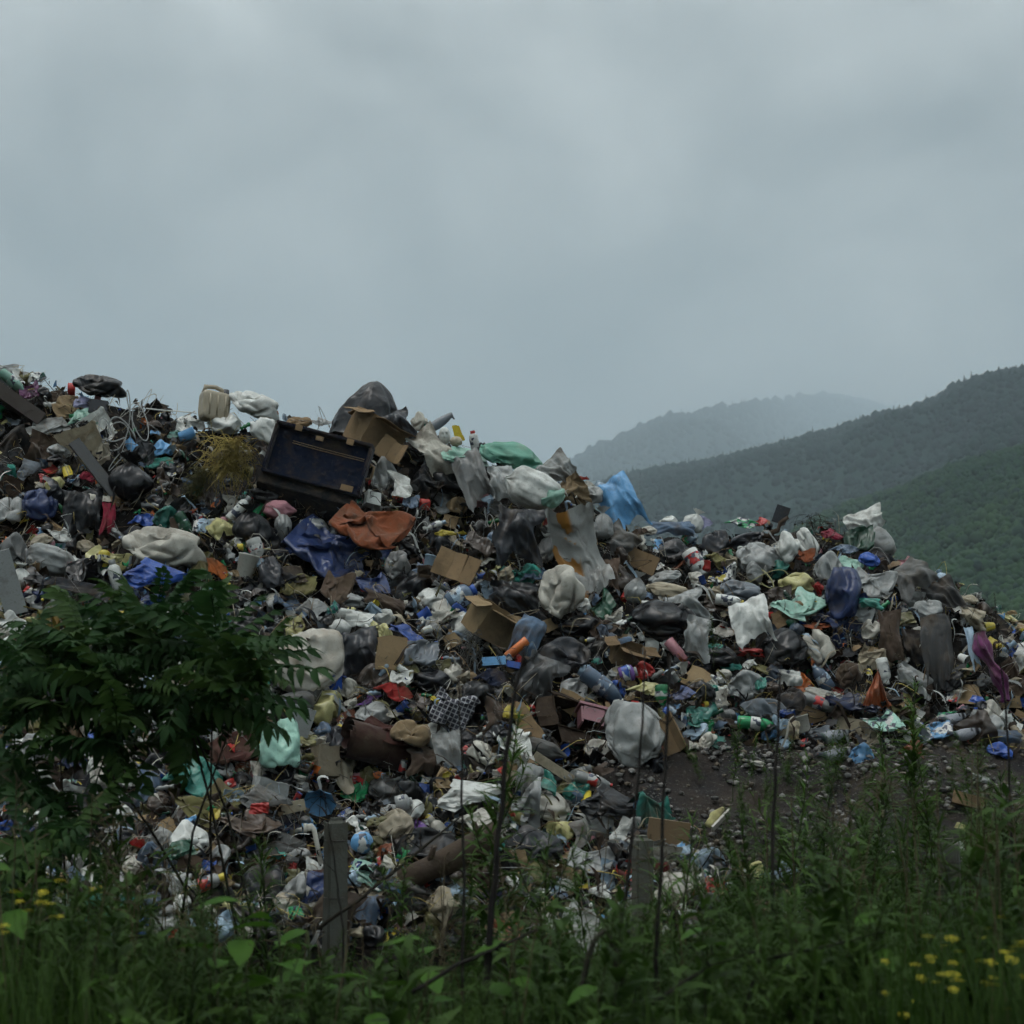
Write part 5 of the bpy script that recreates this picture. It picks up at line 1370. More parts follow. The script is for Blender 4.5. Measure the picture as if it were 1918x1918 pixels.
put('crumple', 215, 1660, 80, 60, 0, 'LG', 'pale film among the left weeds', 'plastic film', 'pale film in weeds', 2)
# ---- centre right
put('bag', 1046, 1225, 120, 66, -8, 'CH', 'broad charcoal bag in the middle below the trouser leg', 'bin bag', 'broad charcoal bag', 9, lift=0.08)
put('hangfilm', 1010, 1275, 90, 110, 25, 'DG', 'long grey film tail of the broad charcoal bag', 'plastic film', 'grey film tail', 1, lift=0.08)
put('flat', 925, 1240, 44, 16, -4, 'SKY', 'flat sky blue packet in the middle', 'packet', 'sky blue packet', 0, dep=20)
put('flat', 962, 1246, 26, 12, 10, 'BLUE', 'small bright blue packet beside the sky blue packet', 'packet', 'bright blue packet', 1, dep=12)
put('rag', 920, 1268, 70, 44, 0, 'NAVY', 'navy trainers heap below the sky blue packet', 'cloth', 'navy heap', 3)
put('crumple', 970, 1335, 50, 50, 30, 'YEL', 'yellow printed wrapper left of the dark box', 'wrapper', 'yellow printed wrapper', 4, shade=0.7)
put('cardpiece', 985, 1352, 34, 80, -30, 'BR', 'torn brown cardboard edge left of the dark box', 'cardboard', 'torn edge cardboard', 1)
put('openbox', 1048, 1352, 80, 74, 22, 'DB', 'dark brown open box tipped towards the bank', 'cardboard box', 'dark open box', tilt=62, yaw=20, lift=0.02, shade=0.7)
put('cardpiece', 1066, 1315, 50, 40, 30, 'TAN', 'tan torn flap above the dark open box', 'cardboard', 'tan flap', 3, shade=0.8, lift=0.1)
put('stool', 1108, 1342, 58, 46, 16, 'PINK', 'pinkish grey plastic stool tipped beside the dark box', 'stool', 'pinkish stool', tilt=-30, yaw=20, lift=0.15, shade=0.55)
put('crumple', 1086, 1290, 74, 50, 10, 'LG', 'grey film with green print above the stool', 'plastic film', 'film above stool', 0)
put('bottle', 1130, 1287, 34, 92, 128, 'DEN', 'squashed blue grey canister above the stool', 'canister', 'blue grey canister', parts={'cap': 'W', 'label': 'DEN'}, lift=0.05)
put('bigbag', 1185, 1368, 110, 128, -30, 'LG', 'big grey plastic bag at the edge of the soil bank', 'plastic bag', 'big grey bag', 5, lift=0.1, dep=90)
put('board0', 1248, 1382, 84, 80, -20, 'BR', 'brown cardboard sheet folded beside the big grey bag', 'cardboard', 'cardboard by grey bag', lift=0.05, shade=0.8)
put('bag', 1205, 1256, 44, 36, 0, 'RED', 'pinkish red net ball in the middle right', 'net ball', 'red net ball', 8, shade=0.7)
put('opaque', 1175, 1262, 32, 30, 75, 'PURP', 'purple blue can beside the red net ball', 'can', 'purple blue can', parts={'cap': 'LG', 'label': 'BLUE'})
put('crumple', 1215, 1290, 90, 28, 0, 'PY', 'pale yellow film below the red net ball', 'plastic film', 'pale yellow film', 3)
put('bottle', 1240, 1302, 26, 38, 180, 'GRN', 'green bottle base above the big grey bag', 'bottle', 'green bottle base', parts={'label': 'GRN', 'cap': 'GRN'})
put('crumple', 1275, 1297, 60, 26, 0, 'DBL', 'dark blue film right of the green bottle base', 'plastic film', 'dark blue film by bottle', 2, shade=1.8)
put('tube', 1268, 1220, 22, 52, -38, 'PINK', 'pink bottle leaning under the black bag', 'bottle', 'pink bottle', parts={'cap': 'PINK'})
put('bag', 1240, 1158, 130, 76, -8, 'K', 'large black bag with white film on the right middle slope', 'bin bag', 'large black bag', 7, lift=0.06)
put('hangfilm', 1290, 1140, 84, 80, -20, 'LG', 'pale film stretched over the large black bag', 'plastic film', 'stretched pale film', 1, lift=0.12)
put('hangfilm', 1308, 1195, 56, 92, 10, 'LG', 'grey sheet hanging right of the large black bag', 'plastic sheet', 'hanging grey sheet', 2, lift=0.1, shade=0.8)
put('print', 1205, 1140, 76, 34, -12, 'PY', 'yellow packet with red print above the large black bag', 'packet', 'yellow red packet', 2)
put('pale_tied', 1192, 1100, 44, 62, 15, 'LG', 'slim pale bag with pointed top in the saddle', 'plastic bag', 'slim pale bag', 2)
put('sack', 1255, 1108, 96, 32, 12, 'BEI', 'beige cloth roll lying in the saddle', 'cloth roll', 'beige cloth roll', 0)
put('bag', 1245, 1082, 64, 28, -15, 'LG', 'grey film roll above the beige cloth roll', 'plastic film', 'grey film roll', 1)
put('openbox', 1175, 1225, 60, 40, 20, 'BR', 'brown cardboard tray right of the broad charcoal bag', 'cardboard', 'brown tray', tilt=30, yaw=15, shade=0.7)
put('plank', 1040, 1440, 96, 17, 33, 'BEI', 'pale wooden plank lying on the slope foot', 'plank', 'pale plank', 0, dep=10, lift=0.06)
put('crumple', 1018, 1462, 44, 66, -20, 'TEAL', 'teal net bag left of the pale plank', 'net', 'teal net', 6, lift=0.05)
put('hang', 990, 1462, 50, 66, 20, 'LG', 'pale grey pointed cloth left of the teal net', 'cloth', 'pointed grey cloth', 0, shade=0.8)
put('sack', 1020, 1404, 90, 34, 20, 'G', 'grey bag under the dark open box', 'plastic bag', 'grey bag under box', 2, shade=0.7)
put('bottle', 1112, 1462, 22, 70, 105, 'LG', 'clear bottle with red label at the soil bank edge', 'bottle', 'clear red-label bottle', parts={'label': 'RED', 'cap': 'RED'})
put('crumple', 1148, 1512, 120, 66, 20, 'K', 'black film heap at the left end of the soil bank', 'plastic film', 'black film heap', 5, lift=0.05)
put('bag', 1206, 1508, 40, 32, 0, 'SKY', 'small sky blue bag on the soil bank', 'plastic bag', 'sky blue bag on soil', 2)
put('bag', 1030, 1510, 84, 60, 20, 'OW', 'white and brown sack below the pale plank', 'sack', 'white brown sack', 5)
put('hang', 1108, 1555, 90, 60, -20, 'LG', 'pale sheet below the black film heap', 'sheet', 'pale lower sheet', 2, shade=0.9)
put('bag', 1000, 1580, 110, 66, 0, 'CH', 'charcoal bag in the lower centre behind weeds', 'bin bag', 'charcoal lower bag', 6)
put('flat', 1252, 1560, 76, 46, 8, 'BR', 'brown cardboard panel at the foot of the soil bank', 'cardboard', 'brown soil panel', 1, dep=8, shade=0.8, lift=0.05)
put('crumple', 1245, 1615, 76, 66, 0, 'OW', 'crumpled cream sacks below the brown panel', 'sack', 'cream sacks', 8)
put('crumple', 1110, 1610, 96, 50, 0, 'LG', 'pale bags behind the weeds in the lower centre', 'plastic bag', 'pale lower bags', 1)
put('shoe', 1340, 1530, 52, 60, -52, 'PY', 'pale yellow slipper lying on the soil bank', 'slipper', 'yellow slipper', tilt=-40, yaw=0, dep=46, lift=0.08, parts={'sole': 'OW'})
put('crumple', 1470, 1632, 90, 40, 0, 'LB', 'pale blue film at the foot of the soil bank', 'plastic film', 'pale blue film', 7)
put('crumple', 1340, 1655, 50, 40, 0, 'RED', 'faded red net in the weeds under the soil bank', 'net', 'faded red net', 0, shade=0.7)
# ---- right mound
put('pale_tied', 1300, 937, 40, 46, 20, 'W', 'white pointed bag sticking up on the right crest', 'plastic bag', 'white pointed bag', 1, lift=0.05)
put('rag', 1303, 968, 64, 40, 0, 'LAV', 'lavender striped cloth under the white pointed bag', 'cloth', 'lavender cloth', 3)
put('hang', 1255, 990, 96, 36, 0, 'DEN', 'faded blue jeans spread in the saddle', 'jeans', 'blue jeans', 2)
put('bag', 1252, 975, 34, 24, 0, 'W', 'small white bag behind the blue jeans', 'plastic bag', 'white bag behind jeans', 4)
put('bag', 1214, 985, 34, 20, 0, 'OW', 'small cream bag on the saddle crest', 'plastic bag', 'small cream bag', 5)
put('print', 1390, 976, 70, 22, 4, 'GRN', 'green and white packaging on the right crest', 'packaging', 'green white packaging', 3)
put('crumple', 1422, 976, 40, 18, 0, 'RED', 'red wrapper on the right crest', 'wrapper', 'red crest wrapper', 2)
put('flat', 1463, 957, 26, 34, 20, 'CH', 'dark tilted plate sticking up on the right crest', 'plate', 'dark plate', 1, dep=5)
put('stick', 1440, 985, 340, 80, 58, 'DB', 'dark stick lying up to the tilted plate', 'stick', 'dark stick', 0, dep=200, lift=0.1)
put('fibres', 1520, 985, 90, 50, 0, 'DB', 'dark root tangle on the right crest', 'roots', 'root tangle', 0, shade=0.5)
put('bag', 1337, 1018, 60, 56, 0, 'CH', 'charcoal bag right of the jeans', 'bin bag', 'charcoal bag by jeans', 0)
put('bag', 1272, 1035, 84, 50, 20, 'K', 'black bag below the jeans', 'bin bag', 'black bag below jeans', 6)
put('bag', 1392, 1020, 90, 40, -30, 'CH', 'long charcoal bag running under the right crest', 'bin bag', 'long charcoal bag', 8)
put('opaque', 1302, 1052, 32, 48, 150, 'W', 'white bottle with red dot in the right saddle', 'bottle', 'white red-dot bottle', parts={'cap': 'W', 'label': 'RED'})
put('bag', 1475, 1024, 48, 62, -10, 'W', 'inflated white bag with blue sheen on the right mound', 'plastic bag', 'inflated white bag', 11, lift=0.12)
put('sack', 1514, 1020, 34, 72, -25, 'W', 'white double roll beside the inflated bag', 'plastic bag', 'white double roll', 3, lift=0.1)
put('bag', 1420, 1045, 84, 66, 0, 'LG', 'translucent grey bag left of the inflated white bag', 'plastic bag', 'translucent grey bag', 1)
put('pale_tied', 1418, 1075, 56, 40, 80, 'LG', 'grey knotted bag under the translucent bag', 'plastic bag', 'grey knotted bag', 0)
put('bag', 1492, 1092, 70, 52, 10, 'PY', 'pale yellow bag in the middle of the right mound', 'plastic bag', 'pale yellow mound bag', 4, lift=0.08)
put('bag', 1550, 1060, 54, 60, 0, 'LG', 'grey bag right of the white double roll', 'plastic bag', 'grey bag by roll', 9)
put('rag', 1508, 1040, 40, 36, 0, 'RUST', 'dull red rag between the rolls on the right mound', 'cloth', 'dull red rag', 1, shade=0.7)
put('print', 1345, 1084, 40, 18, -5, 'YEL', 'yellow printed band on the right mound', 'packaging', 'yellow printed band', 1, shade=0.7)
put('cord', 1420, 1090, 110, 50, 0, 'PY', 'yellowish strap looping across the right mound', 'strap', 'yellowish strap', 0)
put('bag', 1390, 1110, 90, 44, 15, 'SLT', 'slate grey bag under the yellow band', 'bin bag', 'slate grey bag', 2)
put('opaque', 1365, 1126, 22, 50, 100, 'W', 'white bottle with yellow cap under the slate bag', 'bottle', 'yellow-capped bottle', parts={'cap': 'YEL', 'label': 'W'})
put('hangfilm', 1408, 1165, 76, 100, -14, 'W', 'torn white carrier bag with orange bit on the right mound', 'plastic bag', 'torn white carrier bag', 0, lift=0.14)
put('scrap', 1388, 1150, 16, 10, 0, 'OR', 'orange scrap inside the torn white carrier bag', 'wrapper', 'orange carrier scrap', 1, lift=0.3)
put('crumple', 1530, 1172, 74, 24, 4, 'RUST', 'reddish net sack in the shade of the right mound', 'net', 'reddish net', 7, shade=1.5)
put('plainball', 1483, 1166, 22, 18, 0, 'DGN', 'dark green ball left of the reddish net', 'ball', 'dark green ball')
put('bag', 1468, 1212, 90, 76, 0, 'K', 'black bin bag in the right hollow', 'bin bag', 'black hollow bag', 5)
put('bag', 1530, 1212, 56, 70, -35, 'OW', 'cream bag right of the black hollow bag', 'plastic bag', 'cream bag by hollow', 3)
put('hang', 1620, 975, 80, 54, -20, 'W', 'white sheet draped over the right crest', 'sheet', 'white crest sheet', 1, lift=0.1)
put('sack', 1648, 1018, 50, 62, -35, 'LG', 'grey sack rounding the right crest', 'sack', 'grey crest sack', 4, lift=0.1)
put('crumple', 1610, 1010, 60, 60, 0, 'DGN', 'dark green tangle under the white crest sheet', 'net', 'dark green tangle', 0, shade=0.6)
put('crumple', 1562, 1005, 50, 26, 30, 'CRIM', 'crimson rag under the right crest', 'cloth', 'crimson crest rag', 5, shade=1.4)
put('crumple', 1580, 1028, 60, 24, 0, 'DEN', 'blue patterned cloth under the crimson rag', 'cloth', 'blue patterned cloth', 3)
put('crumple', 1590, 1056, 56, 34, 0, 'MINT', 'mint and yellow film left of the blue bag', 'plastic film', 'mint film', 6)
put('bag', 1628, 1048, 40, 32, 0, 'BLUE', 'small vivid blue bag on the right mound', 'plastic bag', 'vivid blue bag', 7, lift=0.1)
put('crumple', 1636, 1092, 84, 62, 10, 'LG', 'large dusty grey bag below the vivid blue bag', 'plastic bag', 'dusty grey bag', 1, lift=0.1)
put('bag', 1578, 1112, 66, 110, 8, 'DBL', 'navy bag slumped left of the dusty grey bag', 'bin bag', 'navy slumped bag', 10, lift=0.08)
put('hangfilm', 1632, 1130, 46, 24, 0, 'TEAL', 'teal green film under the dusty grey bag', 'plastic film', 'teal film', 2, lift=0.1)
put('hang', 1705, 1085, 90, 80, -40, 'G', 'dusty grey cloth folded down the right flank', 'cloth', 'grey flank cloth', 2, lift=0.1)
put('hang', 1772, 1118, 60, 80, -30, 'DG', 'dark grey sheet on the right flank', 'sheet', 'dark flank sheet', 4, lift=0.12)
put('bag', 1735, 1140, 60, 40, 10, 'LG', 'grey round bag below the flank cloth', 'plastic bag', 'round grey bag', 0, lift=0.08)
put('crumple', 1712, 1130, 50, 50, 0, 'LG', 'pale grey speckled bag left of the round bag', 'plastic bag', 'speckled bag', 8)
put('crumple', 1696, 1052, 60, 26, 20, 'PINK', 'pinkish white film on the right flank', 'plastic film', 'pinkish flank film', 2)
put('hang', 1755, 1220, 60, 150, 0, 'DG', 'long dark cloth hanging in the right flank', 'cloth', 'long dark cloth', 0, lift=0.1)
put('hang', 1668, 1190, 50, 110, 0, 'DB', 'dark brown rag hanging under the teal film', 'cloth', 'brown hanging rag', 3)
put('crumple', 1695, 1160, 44, 30, 0, 'OLV', 'olive peelings under the speckled bag', 'peelings', 'olive peelings', 4)
put('hangfilm', 1822, 1215, 18, 90, -10, 'LB', 'narrow light blue strip hanging on the right flank', 'plastic strip', 'light blue strip', 1, lift=0.1)
put('twist', 1856, 1248, 48, 136, -14, 'MAUV', 'twisted purple cloth hanging at the right edge', 'cloth', 'twisted purple cloth', 1, lift=0.15, shade=1.2)
put('crumple', 1860, 1210, 40, 34, 20, 'YEL', 'yellow scraps above the twisted purple cloth', 'wrapper', 'yellow flank scraps', 5, shade=0.7)
put('opaque', 1655, 1255, 22, 44, 170, 'W', 'white bottle in the shade of the right flank', 'bottle', 'white shade bottle', parts={'cap': 'W', 'label': 'LG'})
put('hangfilm', 1715, 1275, 80, 46, 30, 'LG', 'torn pale film strips in the right flank', 'plastic film', 'torn pale strips', 2)
put('netbag', 1642, 1288, 52, 74, 0, 'RUST', 'red net bag hanging below the brown rag', 'net bag', 'red net bag', 0, lift=0.1, shade=1.4)
put('cushion', 1590, 1265, 50, 50, 0, 'DB', 'brown leafy clump left of the red net bag', 'clump', 'brown clump', 2)
put('fibres', 1620, 1310, 36, 56, 0, 'STR', 'tuft of dry fibres under the brown clump', 'fibres', 'dry fibres', 1)
put('crumple', 1495, 1276, 60, 40, 10, 'OR', 'orange and white flat packet above the dark jacket', 'packet', 'orange white packet', 3)
put('scrap', 1478, 1268, 50, 34, 0, 'W', 'white half over the orange packet', 'packet', 'white half packet', 4, lift=0.06)
put('bottle', 1540, 1270, 26, 52, -35, 'DEN', 'blue grey bottle lying right of the orange packet', 'bottle', 'blue grey bottle', parts={'label': 'LB', 'cap': 'LB'})
put('bag', 1400, 1282, 74, 56, 0, 'LG', 'clear bag of scraps above the green bottle', 'plastic bag', 'clear scrap bag', 8, lift=0.05)
put('crumple', 1425, 1280, 22, 28, 0, 'TEAL', 'teal wrapper inside the clear scrap bag', 'wrapper', 'teal wrapper', 0, lift=0.16)
put('cushion', 1435, 1328, 100, 46, 14, 'SLT', 'dark slate jacket lying above the green bottle', 'jacket', 'slate jacket', 9)
put('cushion', 1482, 1312, 56, 56, 20, 'CH', 'charcoal sleeve right of the slate jacket', 'jacket', 'charcoal sleeve', 4)
put('bottle', 1535, 1318, 24, 66, 112, 'LG', 'clear bottle with faded red label on the right ledge', 'bottle', 'faded red-label bottle', parts={'label': 'RED', 'cap': 'LG'})
put('bottle', 1418, 1356, 25, 72, 96, 'GRN', 'bright green bottle with white label on the soil edge', 'bottle', 'bright green bottle', parts={'label': 'W', 'cap': 'W'}, shade=1.6)
put('pot', 1500, 1358, 38, 30, -20, 'OW', 'cream cup with yellow rim on the soil edge', 'cup', 'cream cup')
put('crumple', 1530, 1372, 50, 28, 0, 'SLT', 'slate film beside the cream cup', 'plastic film', 'slate film by cup', 1)
put('cardpiece', 1600, 1362, 70, 34, 12, 'BEI', 'beige torn sheet beside the pigeons', 'cardboard', 'beige torn sheet', 0, shade=0.9)
put('print', 1655, 1348, 84, 46, 14, 'MINT', 'white packaging with green print on the right ledge', 'packaging', 'white green packaging', 2, lift=0.05)
put('print', 1772, 1340, 44, 18, -10, 'GRN', 'green printed wrapper on the right ledge', 'wrapper', 'green printed wrapper', 5)
put('print', 1748, 1370, 76, 36, -8, 'SKY', 'blue printed bag at the soil edge on the right', 'packaging', 'blue printed bag', 0, shade=0.8)
put('bottle', 1828, 1346, 22, 40, 0, 'LG', 'clear bottle with blue cap right of the pigeons', 'bottle', 'blue-capped bottle', parts={'cap': 'BLUE', 'label': 'LG'})
put('bag', 1862, 1358, 38, 40, 0, 'LG', 'pale green film bag near the right edge', 'plastic bag', 'pale green film bag', 5)
put('hang', 1868, 1380, 90, 30, 0, 'DEN', 'grey blue cloth along the soil edge at the far right', 'cloth', 'grey blue edge cloth', 2, shade=0.6)
put('bag', 1845, 1275, 30, 30, 0, 'G', 'small grey ball under the twisted purple cloth', 'plastic bag', 'small grey ball', 6)
put('plank', 1815, 1500, 60, 22, 14, 'BR', 'splintered brown wood lying on the soil bank', 'wood', 'splintered wood', 1, dep=20, lift=0.04)
put('scrap', 1800, 1585, 16, 24, 0, 'W', 'small white scrap beside the right fence post', 'wrapper', 'white scrap by post', 2, lift=0.04)
put('scrap', 1800, 1548, 22, 12, 20, 'PY', 'small pale yellow scrap on the soil bank', 'wrapper', 'pale yellow soil scrap', 3, lift=0.04)
put('scrap', 1838, 1458, 36, 14, 14, 'LG', 'pale grey scrap on the soil bank at the right', 'wrapper', 'grey soil scrap', 4, lift=0.04)
put('scrap', 1418, 1430, 26, 12, 10, 'OW', 'cream scrap on the soil below the green bottle', 'wrapper', 'cream soil scrap', 0, lift=0.04)

# ---- log lying at the foot of the slope
def log():
    D = float(hit(845, 1640)[0][0]) - 0.05
    pts = [pt(x, y, D) for x, y in ((752, 1652), (800, 1630), (850, 1607), (900, 1580), (936, 1556))]
    o = add('log', None, None, Matrix.Translation(Vector(pts[2])), None, 'dark wet log lying at the foot of the slope', 'log')
    L0 = [Vector(p) - Vector(pts[2]) for p in pts]
    add('trunk', warp(MB().tube(L0, [0.085, 0.088, 0.092, 0.085, 0.075], 14).build('trunk', M_LOG, True), 0.02, 6, 3), o, None, C['DB'])
    for k, (i, d) in enumerate(((1, (0.05, -0.1, 0.16)), (3, (-0.04, -0.12, 0.14)))):
        add('branch_stub', tube_mesh('branch_stub', [L0[i], L0[i] + Vector(d)], [0.03, 0.018], M_LOG), o, None, C['DB'])
    HERO.append((850, 1607, 190, 60, 'dark log'))
log()

for _p in ((1562, 1372, 70, 36, 'bending pigeon'), (1566, 1404, 70, 34, 'lowest pigeon'), (1786, 1340, 60, 34, 'pigeon behind the blue bag'), (1812, 1376, 60, 34, 'pale pigeon')):
    HERO.append(_p)
# ------------------------------------------------------------------ the mass of smaller refuse between the big things
FILL = [  # kind, name, noun, category, colours, share, size range (photo px), height ratio range
    ('bag', 'plastic_bag', 'stuffed plastic bag', 'plastic bag', 'W W W OW OW LG K K K CH CH LB PY BEI BLUE TEAL', 0.16, (30, 92), (0.6, 1.1)),
    ('tied', 'tied_bag', 'knotted plastic bag', 'plastic bag', 'W LG G K CH K LB DEN', 0.04, (24, 56), (0.8, 1.2)),
    ('crumple', 'plastic_film', 'crumpled film', 'plastic film', 'W W W W OW OW OW LG K K K CH LB SKY DBL BLUE TEAL PY RUST BEI MINT', 0.27, (32, 116), (0.5, 1.0)),
    ('print', 'wrapper', 'printed wrapper', 'wrapper', 'RED BLUE GRN YEL OR SKY PINK TEAL W W', 0.06, (16, 40), (0.5, 1.0)),
    ('scrap', 'film_scrap', 'flat film scrap', 'film scrap', 'W W LG OW G CH K LB PY RED', 0.08, (20, 54), (0.3, 0.8)),
    ('paper', 'paper_scrap', 'torn paper scrap', 'paper', 'W OW LG BEI TAN', 0.06, (18, 46), (0.4, 0.9)),
    ('rag', 'rag', 'dirty rag', 'rag', 'DB DB CH K K G DEN MAR OLV BEI BEI OW W BR TAN NAVY CRIM TEAL', 0.19, (40, 140), (0.4, 0.9)),
    ('hangfilm', 'torn_sheet', 'torn plastic sheet', 'plastic sheet', 'W W OW LG K K CH LB BEI DBL', 0.07, (30, 96), (0.7, 1.3)),
    ('hang', 'torn_cloth', 'torn hanging cloth', 'cloth', 'W OW BEI DB CH K DEN MAR TAN', 0.05, (30, 90), (0.7, 1.4)),
    ('cardpiece', 'cardboard_scrap', 'cardboard scrap', 'cardboard', 'BR TAN BR DB', 0.05, (20, 52), (0.4, 0.9)),
    ('crushed', 'plastic_bottle', 'crushed bottle', 'bottle', 'W LG LB DGN LG GRN', 0.045, (9, 14), (2.2, 3.0)),
    ('can', 'drink_can', 'dented can', 'can', 'LG RED BLUE G', 0.015, (9, 13), (1.6, 2.0)),
    ('pot', 'plastic_pot', 'plastic pot', 'pot', 'W OW RED BLUE YEL LG', 0.02, (12, 22), (0.8, 1.2)),
    ('cord', 'cord', 'loop of cord', 'cord', 'LG K BEI DB', 0.02, (26, 60), (0.6, 1.2)),
    ('stick', 'stick', 'thin stick', 'stick', 'DB BR BEI', 0.02, (40, 90), (1.0, 1.0)),
]
SOIL_POLY = [(1085, 1440), (1130, 1418), (1300, 1402), (1500, 1392), (1918, 1400), (2200, 1400), (2200, 1918), (1580, 1918), (1500, 1700), (1400, 1640), (1300, 1600), (1200, 1520), (1130, 1475)]
def inside(px, py, poly):
    r = np.zeros(px.shape, bool); n = len(poly)
    for i in range(n):
        x1, y1 = poly[i]; x2, y2 = poly[(i + 1) % n]
        c = ((y1 > py) != (y2 > py)) & (px < (x2 - x1) * (py - y1) / (y2 - y1 + 1e-9) + x1)
        r ^= c
    return r
def ridge_y(px):
    return np.interp(px, CPX, [a[0] for a in RIDGE])
rs = np.random.RandomState(5)
def sample_heap(n, lo=-30, hi=1948):
    """points spread over the visible face of the heap, evenly as seen from the road"""
    px = rs.uniform(lo, hi, n * 3)
    py = rs.uniform(660, 1760, n * 3)
    ok = (py > ridge_y(px) - 3) & (~inside(px + rs.normal(0, 22, n * 3), py + rs.normal(0, 9, n * 3), SOIL_POLY)) & ~((px > 1500) & (py > 1420))
    px, py = px[ok][:n], py[ok][:n]
    D, miss = hit(px, py)
    return px[~miss], py[~miss], D[~miss]
HA = np.array([(a, b, c, d) for a, b, c, d, _ in HERO], float)
HS = [h[4] for h in HERO]
LABELS = {}
def describe(size, col, noun, px, py):
    d = np.hypot(HA[:, 0] - px, HA[:, 1] - py)
    o = np.argsort(d)[:3]
    base = '%s%s %s' % (size, CNAME[col], noun)
    a, b, c = HS[o[0]], HS[o[1]], HS[o[2]]
    side = 'above' if py < HA[o[0], 1] - 0.3 * HA[o[0], 3] else 'below' if py > HA[o[0], 1] + 0.3 * HA[o[0], 3] else 'beside'
    side2 = 'above' if py < HA[o[1], 1] else 'below'
    for lab in ('%s between the %s and the %s' % (base, a, b), '%s just %s the %s' % (base, side, a), '%s %s the %s, near the %s' % (base, side, a, c),
                '%s %s the %s and %s the %s' % (base, side, a, side2, b), '%s near the %s, away from the %s' % (base, b, a), '%s among litter by the %s' % (base, a)):
        if lab not in LABELS and len(lab.split()) <= 16:
            break
    LABELS[lab] = LABELS.get(lab, 0) + 1
    return lab
def fill(n):
    px, py, D = sample_heap(n)
    n = len(px)
    kinds = rs.choice(len(FILL), n, p=np.array([f[5] for f in FILL]) / sum(f[5] for f in FILL))
    PP = pt(px, py, D[:, None]); INPIT = np.zeros(n, bool)
    for (a, b, r_, d_) in PITS: INPIT |= ((PP[:, 0] - a) ** 2 + (PP[:, 1] - b) ** 2) < (0.85 * r_) ** 2
    # spread: drop points that crowd one another or sit on the face of a big thing
    kept = []
    cell = {}
    for k in range(n):
        f = FILL[kinds[k]]
        sz = rs.uniform(0, 1) ** 1.35 * (f[6][1] - f[6][0]) + f[6][0]
        sz = min(sz, 22 + 1.3 * max(0.0, py[k] - ridge_y(px[k])))
        if INPIT[k] and rs.rand() < 0.8: continue
        d = ((px[k] - HA[:, 0]) / (HA[:, 2] * 0.5 + 0.06 * sz)) ** 2 + ((py[k] - HA[:, 1]) / (HA[:, 3] * 0.5 + 0.06 * sz)) ** 2
        if d.min() < (0.75 if sz < 28 else 1.0): continue
        g = (int(px[k] // 24), int(py[k] // 24)); crowd = False
        for a in (-1, 0, 1):
            for b in (-1, 0, 1):
                for (x, y, s) in cell.get((g[0] + a, g[1] + b), ()):
                    if math.hypot(x - px[k], y - py[k]) < 0.19 * (s + sz): crowd = True
        if crowd: continue
        cell.setdefault(g, []).append((px[k], py[k], sz)); kept.append((k, sz))
    count = {}
    for k, sz in kept:
        f = FILL[kinds[k]]
        kind, name, noun, cat, cols, _, srange, ratio = f
        if count.get(name, 0) >= 295: continue
        count[name] = count.get(name, 0) + 1
        cols = cols.split(); col = cols[rs.randint(len(cols))]
        if kind in ('bag', 'crumple', 'tied', 'rag', 'scrap') and rs.rand() < (0.34 if py[k] > 1430 else 0.18): col = ('K', 'CH', 'DB', 'DB', 'K', 'OLV', 'K')[rs.randint(7)]  # near the foot more dark colours are drawn: dimmer light put into the colour
        h = sz * rs.uniform(*ratio); w_ = sz
        me_ = None
        if kind in PROTO:
            me_ = PROTO[kind][rs.randint(len(PROTO[kind]))]
            if 'asp' in me_: h = sz * me_['asp'] * rs.uniform(0.8, 1.25)
        rot = rs.uniform(0, 360) if kind in ('crushed', 'can', 'pot', 'stick', 'scrap', 'cord') else rs.uniform(-35, 35)
        dep = sz * (0.9 if kind not in ('scrap', 'paper', 'cardpiece', 'rag', 'hang', 'hangfilm') else 0.5)
        if kind in ('crushed', 'can'): dep = sz
        if me_ is not None and 'dpt' in me_: dep = sz * me_['dpt'] * rs.uniform(0.8, 1.1)
        if rs.rand() < 0.5 and me_ is not None: w_ = -w_
        if kind == 'stick': w_ = dep = h = sz
        M = place_matrix(px[k], py[k], w_, h, rot, dep, rs.uniform(-40, 15), rs.uniform(-40, 40), 0.02, D[k], kind)
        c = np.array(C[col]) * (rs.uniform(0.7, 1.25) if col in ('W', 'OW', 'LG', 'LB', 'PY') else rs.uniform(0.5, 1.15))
        size = 'small ' if sz < srange[0] + 0.25 * (srange[1] - srange[0]) else 'large ' if sz > srange[0] + 0.7 * (srange[1] - srange[0]) else ''
        lab = describe(size, col, noun, px[k], py[k])
        grp = noun + ' pieces strewn over the refuse slope'
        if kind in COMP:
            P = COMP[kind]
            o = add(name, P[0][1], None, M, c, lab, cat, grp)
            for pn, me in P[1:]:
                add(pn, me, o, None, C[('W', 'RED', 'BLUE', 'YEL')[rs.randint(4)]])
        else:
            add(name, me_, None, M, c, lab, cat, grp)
    return count
FILL_N = fill(9000)
print('fill', sum(FILL_N.values()), FILL_N, 'shared labels', sum(1 for v in LABELS.values() if v > 1))

